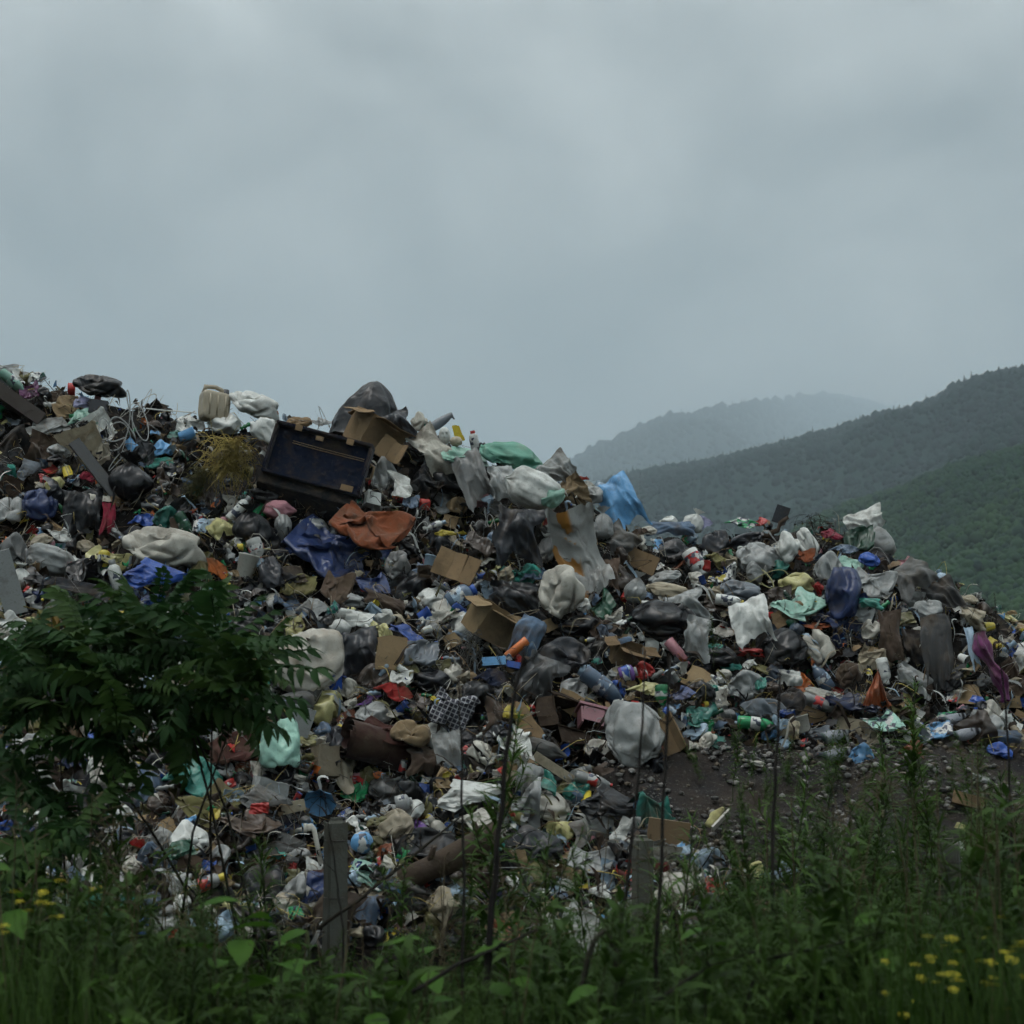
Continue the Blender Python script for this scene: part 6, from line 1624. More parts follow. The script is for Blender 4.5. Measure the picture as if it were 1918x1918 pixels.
# ------------------------------------------------------------------ loose litter too small to count
def rot_rand(n, r):
    q = r.randn(n, 4); q /= np.linalg.norm(q, axis=1)[:, None]
    w_, x, y, z = q.T
    return np.stack([np.stack([1 - 2 * (y * y + z * z), 2 * (x * y - z * w_), 2 * (x * z + y * w_)], -1),
                     np.stack([2 * (x * y + z * w_), 1 - 2 * (x * x + z * z), 2 * (y * z - x * w_)], -1),
                     np.stack([2 * (x * z - y * w_), 2 * (y * z + x * w_), 1 - 2 * (x * x + y * y)], -1)], 1)
def litter(n):
    px, py, D = sample_heap(n)
    n = len(px)
    P = pt(px, py, (D + rs.uniform(-0.04, 0.13, n))[:, None])
    R = rot_rand(n, rs)
    s = (rs.uniform(0, 1, n) ** 2 * 0.14 + 0.03)
    sc = np.stack([s, s * rs.uniform(0.4, 1, n), s * rs.uniform(0.25, 0.8, n)], -1)
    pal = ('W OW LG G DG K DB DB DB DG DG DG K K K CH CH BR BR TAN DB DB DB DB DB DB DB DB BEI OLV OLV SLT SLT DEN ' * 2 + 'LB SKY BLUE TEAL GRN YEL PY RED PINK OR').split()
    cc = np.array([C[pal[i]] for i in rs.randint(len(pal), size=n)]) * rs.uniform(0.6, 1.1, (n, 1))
    VV, FF, CO = [], [], []; o = 0
    kind = rs.randint(len(LOWCR), size=n)
    for k in range(len(LOWCR)):
        i = np.where(kind == k)[0]; V, F = LOWCR[k]; m = len(V)
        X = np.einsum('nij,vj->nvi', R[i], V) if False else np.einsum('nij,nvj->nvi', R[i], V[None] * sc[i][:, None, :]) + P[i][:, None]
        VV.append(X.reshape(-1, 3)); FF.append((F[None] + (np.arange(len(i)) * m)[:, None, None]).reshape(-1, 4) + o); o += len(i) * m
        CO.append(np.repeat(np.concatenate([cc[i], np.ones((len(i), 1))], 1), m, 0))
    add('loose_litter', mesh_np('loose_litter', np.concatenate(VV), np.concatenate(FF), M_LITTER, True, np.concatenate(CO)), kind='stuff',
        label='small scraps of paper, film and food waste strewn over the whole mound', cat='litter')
litter(7000)
def stalk_litter(n):
    """thin dry stems, cords and strings caught in the heap"""
    px, py, D = sample_heap(n); n = len(px)
    P = pt(px, py, D[:, None]); VV, FF, CO = [], [], []; o = 0
    pal = [C[k] for k in 'STR BEI LG DB DB BR G OW'.split()]
    m = 6
    ring = np.array([(math.cos(a), math.sin(a)) for a in (0, 2.1, 4.2)])
    t = np.linspace(0, 1, m)
    F0 = grid_faces(m, 3, True)
    for k in range(n):
        L_ = rs.uniform(0.06, 0.32); d = rs.randn(3); d[1] *= 0.6; d /= np.linalg.norm(d)
        if d[2] < -0.2: d[2] *= -0.3
        b = rs.randn(3) * 0.35 * L_
        c = P[k] + d * (t[:, None] - 0.4) * L_ + b * np.sin(t * 3.1)[:, None]
        a1 = np.cross(d, (0.3, 0.2, 0.9)); a1 /= np.linalg.norm(a1) + 1e-9; a2 = np.cross(d, a1)
        r = rs.uniform(0.0015, 0.0045)
        X = c[:, None] + r * (ring[None, :, :1] * a1 + ring[None, :, 1:] * a2)
        VV.append(X.reshape(-1, 3)); FF.append(F0 + o); o += 3 * m
        CO.append(np.tile(np.append(np.array(pal[rs.randint(len(pal))]), 1), (3 * m, 1)))
    add('dry_stem_litter', mesh_np('dry_stem_litter', np.concatenate(VV), np.concatenate(FF), M_LITTER, True, np.concatenate(CO)), kind='stuff',
        label='thin dry stems and strings caught all over the mound', cat='litter')
stalk_litter(4200)
def ribbons(n):
    """torn strips of film and tape snagged and drooping over everything"""
    px, py, D = sample_heap(n); n = len(px)
    P = pt(px, py, (D - 0.06)[:, None]); VV, FF, CO = [], [], []; o = 0
    pal = [C[k] for k in 'W OW LG K K K CH BEI LB DB DB DB OLV'.split()]
    m = 9; t = np.linspace(0, 1, m); F0 = grid_faces(m, 2)
    for k in range(n):
        L_ = rs.uniform(0.1, 0.5); a = rs.uniform(0, 6.283); w_ = rs.uniform(0.003, 0.014)
        dx = math.cos(a) * L_ * 0.7
        c = np.stack([dx * (t - 0.5) + 0.05 * L_ * np.sin(t * 7 + a), -0.05 * np.sin(t * 3.1) - 0.1 * (1 - t) * L_, (0.35 * math.sin(a) * (t - 0.3) - 0.75 * t * t) * L_ + 0.08], -1)
        tw = a + rs.uniform(1, 5) * t
        s_ = np.stack([np.cos(tw), np.sin(tw) * 0.6, np.sin(tw)], -1) * w_
        VV.append((P[k] + np.stack([c - s_, c + s_], 1)).reshape(-1, 3)); FF.append(F0 + o); o += 2 * m
        CO.append(np.tile(np.append(np.array(pal[rs.randint(len(pal))]) * rs.uniform(0.6, 1.1), 1), (2 * m, 1)))
    add('film_ribbons', mesh_np('film_ribbons', np.concatenate(VV), np.concatenate(FF), M_LITTER, True, np.concatenate(CO)), kind='stuff',
        label='torn strips of film and tape snagged all over the mound', cat='litter')
ribbons(800)
def gravel(n):
    px = rs.uniform(1090, 1990, n); py = rs.uniform(1390, 1800, n)
    D, miss = hit(px, py); P = pt(px, py, D[:, None])
    ok = (dirt_mask(P[:, 0], P[:, 1]) > 0.4) & ~miss; P = P[ok]; n = len(P)
    P = P[fbm(P * 2.2, 3, 41) + rs.normal(0, 0.25, n) > -0.05]; n = len(P)
    V, F = ICO[1]
    s = rs.uniform(0, 1, n) ** 5 * 0.03 + 0.005
    X = P[:, None] + V[None] * (1 + 0.5 * (rs.rand(n, len(V), 1) - 0.5)) * s[:, None, None] * np.array([1, 1, 0.65])
    c = np.array([(0.11, 0.108, 0.10), (0.22, 0.21, 0.195), (0.06, 0.058, 0.055), (0.12, 0.10, 0.075)])[rs.randint(4, size=n)]
    add('gravel', mesh_np('gravel', X.reshape(-1, 3), (F[None] + (np.arange(n) * len(V))[:, None, None]).reshape(-1, 3), M_LITTER, False,
        np.repeat(np.concatenate([c, np.ones((n, 1))], 1), len(V), 0)), kind='stuff', label='grey stones strewn over the bare soil bank', cat='gravel')
gravel(14000)
# ------------------------------------------------------------------ fence posts, pigeons, plants
def fence_post(px, top, D, wpx, rot, label):
    s = D / FPX; w_ = wpx * s
    P = pt(px, top, D)
    hgt = P[2] + 0.25
    o = add('fence_post', None, None, Matrix.Translation((P[0], P[1], -0.25)) @ Matrix.Rotation(rad(rot), 4, 'Z'), None, label, 'fence post', 'concrete fence posts')
    bm = bmesh.new(); bmesh.ops.create_cube(bm, size=1.0)
    for v in bm.verts:
        k = 0.9 if v.co.z > 0 else 1.0
        v.co = Vector((v.co.x * w_ * k, v.co.y * w_ * 0.95 * k, (v.co.z + 0.5) * hgt))
    te = [e for e in bm.edges if all(v.co.z > hgt * 0.9 for v in e.verts)]
    bmesh.ops.bevel(bm, geom=te, offset=w_ * 0.22, segments=3, affect='EDGES')
    ve = [e for e in bm.edges if abs(e.verts[0].co.z - e.verts[1].co.z) > hgt * 0.5]
    bmesh.ops.bevel(bm, geom=ve, offset=w_ * 0.08, segments=2, affect='EDGES')
    le = [e for e in bm.edges if abs(e.verts[0].co.z - e.verts[1].co.z) > hgt * 0.5]
    bmesh.ops.subdivide_edges(bm, edges=le, cuts=14, use_grid_fill=True)
    me = bpy.data.meshes.new('shaft'); bm.to_mesh(me); bm.free(); me.materials.append(M_CONC)
    add('shaft', warp(me, 0.006, 7, 3), o, None, (0.115, 0.118, 0.10))
    for z in (0.12, 0.42):
        ring = MB().tube([(w_ * 0.56 * math.cos(i * 0.7854 + 0.785) * 1.0, w_ * 0.56 * math.sin(i * 0.7854 + 0.785), hgt - z) for i in range(9)], 0.003, 5, False)
        add('wire_tie', ring.build('wire_tie', M_METAL, True), o, None, (0.06, 0.05, 0.045))
    HERO.append((px, top + 100, 40, 200, 'fence post'))
fence_post(630, 1531, 8.6, 40, 24, 'grey concrete fence post with rounded top left of the blue patterned ball')
fence_post(1777, 1571, 9.0, 40, -22, 'grey concrete fence post standing in front of the bare soil bank')
fence_post(1203, 1565, 8.8, 36, 18, 'dim concrete fence post half hidden by weeds left of the brown cardboard panel')

def pigeon(px, py, L_px, yaw, label, head_down, seed):
    D = float(hit(px, py + 0.25 * L_px)[0][0]) - 0.04
    L_ = L_px * D / FPX
    rs_ = np.random.RandomState(seed)
    # body as one swept surface: beak, head, neck, breast, back, tail   (x forward)
    hd = -0.10 if head_down else 0.10
    prof = [(0.56, 0.20 + hd, 0.004, 0.004), (0.52, 0.205 + hd, 0.014, 0.013), (0.49, 0.215 + hd, 0.036, 0.040), (0.45, 0.22 + hd, 0.056, 0.062), (0.40, 0.21 + hd, 0.060, 0.068), (0.35, 0.17 + 0.85 * hd, 0.060, 0.074),
            (0.29, 0.10 + 0.5 * hd, 0.082, 0.100), (0.21, 0.03 + 0.2 * hd, 0.122, 0.135), (0.10, 0.0, 0.152, 0.160), (-0.02, -0.005, 0.155, 0.155), (-0.14, 0.005, 0.13, 0.125), (-0.25, 0.02, 0.088, 0.080), (-0.34, 0.025, 0.066, 0.036),
            (-0.44, 0.018, 0.068, 0.018), (-0.54, 0.008, 0.074, 0.013), (-0.58, 0.004, 0.066, 0.008)]
    n = 20; V = []
    for (x, z, ry, rz) in prof:
        for k in range(n):
            a = 2 * math.pi * k / n
            V.append((x, ry * math.cos(a), z + rz * math.sin(a)))
    V = np.array(V)
    F = [tuple(f) for f in grid_faces(len(prof), n, True)] + [tuple(range(n)), tuple(range((len(prof) - 1) * n, len(prof) * n))]
    def tone(v):
        x, y, z = v
        if x > 0.5: return (0.05, 0.045, 0.045)
        if x > 0.33: return (0.055, 0.062, 0.075)
        if x > 0.24: return (0.04, 0.075, 0.065)
        if x < -0.47: return (0.02, 0.02, 0.024)
        if x < -0.3: return (0.10, 0.105, 0.115)
        return (0.26, 0.27, 0.30)
    cols = np.array([(*tone(v), 1) for v in V])
    P = pt(px, py + 0.25 * L_px, D)
    zc = float(H(np.array([P[0]]), np.array([P[1]]))[0])
    az = math.atan2(P[0], P[1])
    M = Matrix.Translation((P[0], P[1], max(zc, P[2] - 0.06) + 0.243 * L_)) @ Matrix.Rotation(rad(180 + yaw) - az, 4, 'Z') @ Matrix.Rotation(rad(8 if not head_down else 14), 4, 'Y') @ Matrix.Scale(L_, 4)
    o = add('pigeon', mesh_np('pigeon', V, F, M_LITTER_B, True, cols), None, M, None, label, 'pigeon', 'pigeons feeding at the foot of the refuse')
    for s in (-1, 1):
        w_, t_ = np.meshgrid(np.linspace(0, 1, 14), np.linspace(-1, 1, 8), indexing='ij')
        hgt = 0.105 * np.sin(math.pi * np.clip(w_ * 0.8 + 0.16, 0, 1)) ** 0.7
        X = 0.24 - 0.68 * w_; Z = 0.035 + t_ * hgt - 0.015 * w_; Yw = s * (0.152 * np.sqrt(np.clip(1 - (t_ * 0.62) ** 2, 0, 1)) * (1 - 0.66 * w_ ** 1.6) + 0.012)
        Vw = np.stack([X, Yw, Z], -1).reshape(-1, 3)
        bars = ((w_ > 0.52) & (w_ < 0.6)) | ((w_ > 0.68) & (w_ < 0.78)) | (w_ > 0.9)
        cw = np.where(bars.reshape(-1, 1), np.array([[0.018, 0.018, 0.022]]), np.array([[0.36, 0.37, 0.40]]))
        add('wing', mesh_np('wing', Vw, grid_faces(14, 8), M_LITTER_B, True, np.concatenate([cw, np.ones((len(cw), 1))], 1)), o)
        lg = MB().tube([(0.03, s * 0.06, -0.12), (0.035, s * 0.06, -0.19), (0.02, s * 0.06, -0.245)], [0.03, 0.014, 0.012], 6)
        for a in (-0.5, 0, 0.5, math.pi): lg.tube([(0.02, s * 0.06, -0.243), (0.02 + 0.07 * math.cos(a), s * 0.06 + 0.07 * math.sin(a), -0.25)], [0.01, 0.005], 4)
        add('leg', lg.build('leg', M_HARD, True), o, None, (0.25, 0.07, 0.06))
        ey = MB().lathe([(0, 0.012), (0.010, 0.008), (0.012, 0.0), (0, -0.002)], 8)
        ey.V = [(x + 0.455, s * (z + 0.052), y + 0.235 + hd) for x, y, z in ey.V]
        add('eye', ey.build('eye', M_HARD, True), o, None, (0.3, 0.08, 0.02))
M_LITTER_B = tinted('feathers', 0.7, 0.3, (0.62, 0.85, 0.3), 30, None, 0, True)
pigeon(1562, 1366, 76, 24, 'grey pigeon bending down beside the beige torn sheet', True, 1)
pigeon(1566, 1402, 74, 16, 'grey pigeon pecking lower on the soil, nearest the weeds', True, 2)
pigeon(1786, 1338, 72, 40, 'grey pigeon behind the blue printed bag', True, 3)
pigeon(1812, 1372, 72, 10, 'pale grey pigeon between the blue printed bag and the edge cloth', True, 4)

# ---- foliage helpers
def leaf_pts(L_, W_, fold=0.25, droop=0.2, n=4):
    """leaf blade along +X, a few quads with a folded midrib"""
    V, F = [], []
    for i in range(n + 1):
        t = i / n; x = L_ * t; wd = W_ * 0.5 * math.sin(math.pi * min(0.04 + 0.94 * t ** 0.8, 0.995)) ; z = -droop * L_ * t * t
        V += [(x, -wd, z + fold * wd), (x, 0, z), (x, wd, z + fold * wd)]
    for i in range(n):
        a = i * 3
        F += [(a, a + 3, a + 4, a + 1), (a + 1, a + 4, a + 5, a + 2)]
    return np.array(V), np.array(F)
def xform(V, o, d, roll=0.0):
    """lay a +X blade along direction d from point o"""
    d = np.array(d, float); d /= np.linalg.norm(d) + 1e-9
    up = np.array((0, 0, 1.0)); s = np.cross(up, d); s /= np.linalg.norm(s) + 1e-9; u = np.cross(d, s)
    c, sn = math.cos(roll), math.sin(roll); s, u = c * s + sn * u, -sn * s + c * u
    return np.array(o) + V[:, :1] * d + V[:, 1:2] * s + V[:, 2:] * u
class Soup:
    def __init__(s): s.V, s.F, s.n = [], [], 0
    def add(s, V, F): s.V.append(V); s.F.append(F + s.n); s.n += len(V)
    def mesh(s, name, mat, smooth=True): return mesh_np(name, np.concatenate(s.V), np.concatenate(s.F), mat, smooth)
# ---- pinnate leaf of the shrub
def pinnate(seed, L_=1.0, pairs=7, mat=None):
    r = random.Random(seed); s = Soup()
    def rach(t): return np.array((L_ * t, 0.03 * math.sin(t * 3 + seed), -0.28 * L_ * t * t))
    for i in range(pairs):
        t = 0.2 + 0.75 * i / (pairs - 1)
        for sd in (-1, 1):
            ll = 0.30 * (1 - 0.35 * abs(t - 0.55)) * r.uniform(0.85, 1.1)
            V, F = leaf_pts(ll, ll * 0.42, 0.3, 0.35 + 0.3 * r.random())
            a = sd * rad(r.uniform(58, 74))
            s.add(xform(V, rach(t), (math.cos(a), math.sin(a), r.uniform(-0.45, -0.1)), r.uniform(-0.3, 0.3)), F)
    V, F = leaf_pts(0.3, 0.13, 0.3, 0.4); s.add(xform(V, rach(0.96), (1, 0, -0.5)), F)
    tb = MB().tube([rach(t) for t in np.linspace(0, 0.97, 6)], 0.012, 4, False); s.add(np.array(tb.V), np.array(tb.F))
    return s.mesh('leaf', mat)
M_BUSH2 = leafy('young_shrub_leaf', (0.026, 0.058, 0.012), (0.045, 0.088, 0.02), 6)
LEAVES = [pinnate(700 + i, 1.0, 6 + i % 3, M_BUSH if i < 4 else M_BUSH2) for i in range(6)]
LEAF_Y = pinnate(710, 1.0, 5, M_AUTUMN)
def shrub(label, base, blobs, nleaf, seed, name='shrub'):
    r = random.Random(seed)
    o = add(name, None, None, Matrix.Translation(Vector(base)), None, label, 'shrub')
    b = Vector(base); br = MB(); tips = []
    for (px, py, D, rad_px) in [q for q in blobs if q[1] < 1260 or len(blobs) < 5]:
        c = Vector(pt(px, py, D))
        mid = (b + c) / 2 + Vector((r.uniform(-0.1, 0.1), r.uniform(-0.1, 0.1), 0.08))
        b0 = Vector((r.uniform(-0.5, 0.5), r.uniform(-0.2, 0.2), 0))
        br.tube([b0, mid - b + b0 * 0.4, c - b], [0.009, 0.006, 0.003], 6)
    add('trunk', br.build('trunk', M_BARK, True), o)
    tot = sum(q[3] ** 2 for q in blobs)
    k = 0
    for (px, py, D, rp) in blobs:
        m = max(3, int(nleaf * rp * rp / tot))
        for i in range(m):
            a, q = r.uniform(0, 6.283), r.random() ** 0.5
            x, y = px + rp * q * math.cos(a), py + 0.8 * rp * q * math.sin(a)
            P = Vector(pt(x, y, D + r.uniform(-0.45, 0.45))) - b
            L_ = r.uniform(0.2, 0.42)
            out_ = Vector((math.cos(a) * q, r.uniform(-0.7, 0.3), -math.sin(a) * q * 0.8 + r.uniform(0.05, 0.5))).normalized()
            sx = out_; sy = Vector((0, 0, 1)).cross(sx).normalized(); sz = sx.cross(sy)
            R_ = Matrix((sx, sy, sz)).transposed().to_4x4()
            M = Matrix.Translation(P - out_ * L_ * 0.5) @ R_ @ Matrix.Rotation(r.uniform(-0.6, 0.6), 4, 'X') @ Matrix.Scale(L_, 4)
            add('leaf', LEAVES[r.randrange(6)], o, M); k += 1
    return o
shrub('dense dark green shrub with feathered leaves at the left edge', (-1.55, 8.2, 0.0),
      [(40, 1220, 7.9, 85), (160, 1190, 8.0, 90), (290, 1180, 8.1, 95), (400, 1195, 8.0, 90), (475, 1240, 7.9, 70), (230, 1270, 8.0, 100), (100, 1300, 7.9, 95), (350, 1275, 8.0, 95), (450, 1300, 7.9, 65), (20, 1400, 7.8, 60), (210, 1370, 7.9, 60), (340, 1350, 8.0, 50), (295, 1130, 8.1, 36), (70, 1480, 7.7, 50)], 262, 5)
oy = shrub('few yellowing leaves of a sapling beside the dark shrub', (-1.95, 8.3, 0.0), [(95, 1140, 8.2, 26)], 3, 9, 'sapling')
for ch in oy.children:
    if ch.name.startswith('leaf'): ch.data = LEAF_Y
shrub('low young shrub in the lower left weeds', (-1.7, 7.4, 0.0), [(60, 1560, 7.3, 70), (150, 1520, 7.4, 60), (20, 1660, 7.2, 60)], 36, 15)

# ---- feathery weeds
def weed(seed, h=1.0, nl=150, ll=0.11, wl=0.13, mat=None, side=4):
    r = random.Random(seed); s = Soup(); st = MB()
    def path(x0, z0, z1, lx, ly):
        return lambda t: np.array((x0 + lx * t * t + 0.01 * math.sin(t * 9), ly * t * t, z0 + (z1 - z0) * t))
    stems = [(path(0, 0, h, r.uniform(-0.12, 0.12), r.uniform(-0.1, 0.1)), 1.0, 0.25)]
    for k in range(side):
        z = r.uniform(0.3, 0.75) * h; a = r.uniform(0, 6.283); l_ = r.uniform(0.15, 0.34) * h
        p0 = stems[0][0](z / h)
        stems.append(((lambda p0, a, l_: (lambda t: p0 + np.array((math.cos(a) * 0.55 * l_ * t, math.sin(a) * 0.55 * l_ * t, l_ * (t * 0.6 + 0.4 * t * t)))))(p0, a, l_), 0.6, 0.1))
    for (fn, wt, t0) in stems:
        P = [fn(t) for t in np.linspace(0, 1, 7)]
        st.tube(P, [0.0065 * h * wt * (1 - 0.7 * i / 6) for i in range(7)], 4, False)
        m = int(nl * (1 if wt == 1.0 else 0.28))
        for i in range(m):
            t = t0 + (1 - t0) * (i + r.random()) / m
            a = i * 2.4 + r.uniform(-0.4, 0.4)
            l_ = ll * h * (1.15 - 0.75 * t ** 3) * r.uniform(0.7, 1.2) * (0.7 if wt < 1 else 1)
            V, F = leaf_pts(l_, l_ * wl * r.uniform(0.8, 1.3), 0.2, r.uniform(0.1, 0.9), 3)
            el = r.uniform(-0.25, 1.0) + 0.4 * t
            s.add(xform(V, fn(t), (math.cos(a) * math.cos(el), math.sin(a) * math.cos(el), math.sin(el)), r.uniform(-0.5, 0.5)), F)
    return s, st
WEEDS = []
for i in range(7):
    s_, st_ = weed(720 + i, 1.0, (150, 110, 190)[i % 3], (0.11, 0.15, 0.08)[i % 3], (0.12, 0.09, 0.15)[i % 3], None, 3 + i % 3)
    WEEDS.append((s_.mesh('leaves', M_WEED if i % 2 else M_WEED2), st_.build('stem', M_STEM, True), s_, st_))
for i in range(3):
    s_, st_ = weed(760 + i, 1.0, (52, 70, 44)[i], (0.15, 0.12, 0.18)[i], (0.36, 0.42, 0.3)[i], None, 5)
    WEEDS.append((s_.mesh('leaves', M_WEED2), st_.build('stem', M_STEM, True), s_, st_))
def weed_plant(px, top, D, hgt, label, k, lean=0.0):
    P = pt(px, top, D)
    M = Matrix.Translation((P[0], P[1], P[2] - hgt)) @ Matrix.Rotation(k * 1.7, 4, 'Z') @ Matrix.Rotation(lean, 4, 'Y') @ Matrix.Scale(hgt, 4)
    o = add('weed_plant', None, None, M, None, label, 'weed', 'tall feathery weeds in front of the dump')
    add('leaves', WEEDS[k % 7][0], o); add('stem', WEEDS[k % 7][1], o)
_wp = [(900, 1330, 7.6, 1.5, 'tall feathery weed in front of the checked bag'), (1010, 1545, 7.0, 1.1, 'feathery weed in front of the charcoal lower bag'),
       (1105, 1580, 7.2, 1.0, 'feathery weed in front of the pale lower bags'), (1335, 1150, 12.6, 0.42, 'small green weed growing on the refuse beside the hanging grey sheet'),
       (1478, 1420, 8.0, 1.3, 'tall weed on the soil bank below the cream cup'), (1522, 1440, 8.6, 1.3, 'tall weed just below the pigeons'),
       (1690, 1275, 9.2, 1.7, 'tallest weed on the right with a yellow flower in front of the ledge'), (1660, 1360, 8.8, 1.4, 'weed in front of the white green packaging'),
       (1875, 1440, 8.2, 1.4, 'bushy weed at the right edge of the soil bank'), (1820, 1500, 7.6, 1.2, 'weed right of the concrete post by the soil bank'),
       (1420, 1530, 7.4, 1.2, 'weed right of the yellow slipper'), (1275, 1530, 7.3, 1.15, 'weed in front of the brown cardboard panel'), (1610, 1450, 8.0, 1.3, 'weed in the middle of the soil bank'),
       (1370, 1345, 11.5, 0.6, 'small weed at the soil edge left of the green bottle'), (240, 1455, 7.6, 1.3, 'upright weed in front of the teal bag and shrub'), (520, 1570, 7.2, 1.1, 'weed in front of the grey rags'),
       (745, 1590, 7.3, 1.05, 'weed in front of the black wrinkled bag'), (1710, 1560, 7.4, 1.1, 'weed left of the concrete post by the soil bank'), (1560, 1560, 7.2, 1.1, 'weed above the pale blue film'),
       (860, 1600, 6.8, 1.0, 'weed in front of the dark log'), (1160, 1640, 6.6, 0.95, 'weed at the foot of the dim middle post'), (1745, 1400, 9.0, 1.2, 'weed below the blue printed bag'), (400, 1620, 6.9, 1.0, 'weed in front of the pale rolls')]
for k, (a, b, D_, hh, lab) in enumerate(_wp):
    weed_plant(a, b, D_, hh, lab, k, _rng.uniform(-0.08, 0.08))
# the thicket itself: one mass of stems and blades
TOPX = [-100, 0, 150, 300, 450, 600, 800, 1000, 1200, 1400, 1550, 1700, 1918, 2050]
TOPY = [1540, 1550, 1570, 1640, 1720, 1750, 1720, 1670, 1660, 1620, 1555, 1525, 1500, 1490]
def thicket(n, seed, light):
    r = np.random.RandomState(seed); V, F, o = [], [], 0
    for i in range(n):
        D = r.uniform(4.6, 9.3); px = r.uniform(-80, 2000)
        top = np.interp(px, TOPX, TOPY) + abs(r.normal(0, 120)) - 10 + 26 * max(0, 6.2 - D)
        P = pt(px, top, D)
        if P[2] < 0.15 or (abs(px - 1777) < 45 and top < 1700): continue
        s_, st_ = WEEDS[r.randint(10)][2:]
        hh = min(P[2], 1.35) * r.uniform(0.9, 1.1); a = r.uniform(0, 6.283); c, sn = math.cos(a), math.sin(a)
        sc = max(hh, 0.45) * 1.0
        R_ = np.array([[c, -sn, 0], [sn, c, 0], [0.1 * r.randn(), 0.1 * r.randn(), 1]]).T
        src = s_ if light else st_
        X = (np.concatenate(src.V) if light else np.array(src.V)); G = np.concatenate(src.F) if light else np.array([f for f in src.F if len(f) == 4])
        X = (X * sc) @ np.array([[c, sn, 0], [-sn, c, 0], [0, 0, 1]]) + X[:, 2:] * sc * np.array([[0.16 * r.randn(), 0.10 * r.randn(), 0]])
        V.append(X + np.array([P[0], P[1], P[2] - sc])); F.append(G + o); o += len(X)
    return np.concatenate(V), np.concatenate(F)
def bank_weeds(n, seed):
    r = np.random.RandomState(seed); V, F, o = [], [], 0
    px = r.uniform(1290, 1960, n); py = 1450 + 300 * r.rand(n) ** 0.8
    D, ms = hit(px, py); P = pt(px, py, D[:, None])
    for i in range(n):
        s_ = WEEDS[r.randint(7)][2]; X = np.concatenate(s_.V); G = np.concatenate(s_.F)
        sc = r.uniform(0.22, 0.6); a = r.uniform(0, 6.283); c, sn = math.cos(a), math.sin(a)
        X = (X * sc) @ np.array([[c, sn, 0], [-sn, c, 0], [0, 0, 1]]) + X[:, 2:] * sc * np.array([[0.2 * r.randn(), 0.2 * r.randn(), 0]])
        V.append(X + P[i] - np.array([0, 0, 0.04])); F.append(G + o); o += len(X)
    add('bank_weeds', mesh_np('bank_weeds', np.concatenate(V), np.concatenate(F), M_WEED2), kind='stuff', label='wispy green weeds sprouting over the bare soil bank', cat='weeds')
bank_weeds(75, 21)
V_, F_ = thicket(285, 3, True)
add('weeds', mesh_np('weeds', V_, F_, M_WEED), kind='stuff', label='dense dark green weeds filling the verge along the bottom', cat='weeds')
V_, F_ = thicket(285, 3, False)
add('weed_stems', mesh_np('weed_stems', V_, F_, M_STEM), kind='stuff', label='stems of the dense verge weeds along the bottom', cat='weeds')
def grass(n, seed):
    r = np.random.RandomState(seed)
    D = r.uniform(4.3, 10.2, n); px = r.uniform(-120, 2040, n)
    top = np.interp(px, TOPX, TOPY) + np.abs(r.normal(0, 110, n)) + 90
    P = pt(px, top, D[:, None]); hh = np.clip(P[:, 2], 0.12, 1.0) * r.uniform(0.6, 1.05, n)
    base = np.stack([P[:, 0], P[:, 1], np.maximum(P[:, 2] - hh, -0.05)], -1)
    a = r.uniform(0, 6.283, n); lean = r.uniform(0.1, 0.6, n) * hh
    dr = np.stack([np.cos(a) * 0.8 - 0.3, np.sin(a), 0 * a], -1); sd = np.stack([-np.sin(a), np.cos(a), 0 * a], -1)
    w_ = r.uniform(0.0025, 0.006, n)
    rows = []
    for t in (0, 0.35, 0.7, 1.0):
        c = base + np.array([0, 0, 1.0]) * (hh * (t - 0.12 * t * t))[:, None] + dr * (lean * t * t)[:, None]
        ww = (w_ * (1 - t) ** 0.6)[:, None] * sd
        rows += [c - ww, c + ww]
    V = np.stack(rows, 1).reshape(-1, 3)
    F0 = np.array([(0, 1, 3, 2), (2, 3, 5, 4), (4, 5, 7, 6)])
    F = (F0[None] + (np.arange(n) * 8)[:, None, None]).reshape(-1, 4)
    add('grass', mesh_np('grass', V, F, M_WEED), kind='stuff', label='long dark grass blades growing through the verge weeds', cat='grass')
grass(10000, 8)
def dead_stems(n, seed):
    r = np.random.RandomState(seed); b = MB()
    for i in range(n):
        D = r.uniform(4.8, 9.2); px = r.uniform(-60, 1980)
        top = np.interp(px, TOPX, TOPY) + r.normal(20, 70)
        P = pt(px, top, D); z = max(P[2], 0.3); lx, ly = r.normal(0, 0.16), r.normal(0, 0.12)
        b.tube([(P[0] - lx, P[1] - ly, -0.03), (P[0] - lx * 0.6, P[1] - ly * 0.5, z * 0.5), (P[0], P[1], z), (P[0] + lx * 0.6 + r.normal(0, 0.05), P[1], z - 0.02 + r.uniform(-0.12, 0.06))], [0.0035, 0.003, 0.002, 0.001], 4, False)
        if r.rand() < 0.5:
            for j in range(7):
                q = r.normal(0, 0.018, 3); b.tube([(P[0] + q[0], P[1] + q[1], z - 0.02 * j), (P[0] + q[0] * 3, P[1] + q[1] * 3, z - 0.02 * j + 0.02)], [0.002, 0.003], 3, False)
    add('dead_stems', b.build('dead_stems', M_DEAD, True), kind='stuff', label='dry bent stems standing among the verge weeds', cat='dead stems')
M_DEAD = leafy('dead_stem', (0.05, 0.042, 0.026), (0.11, 0.09, 0.05), 6, 0.0, 0.8)
dead_stems(170, 4)
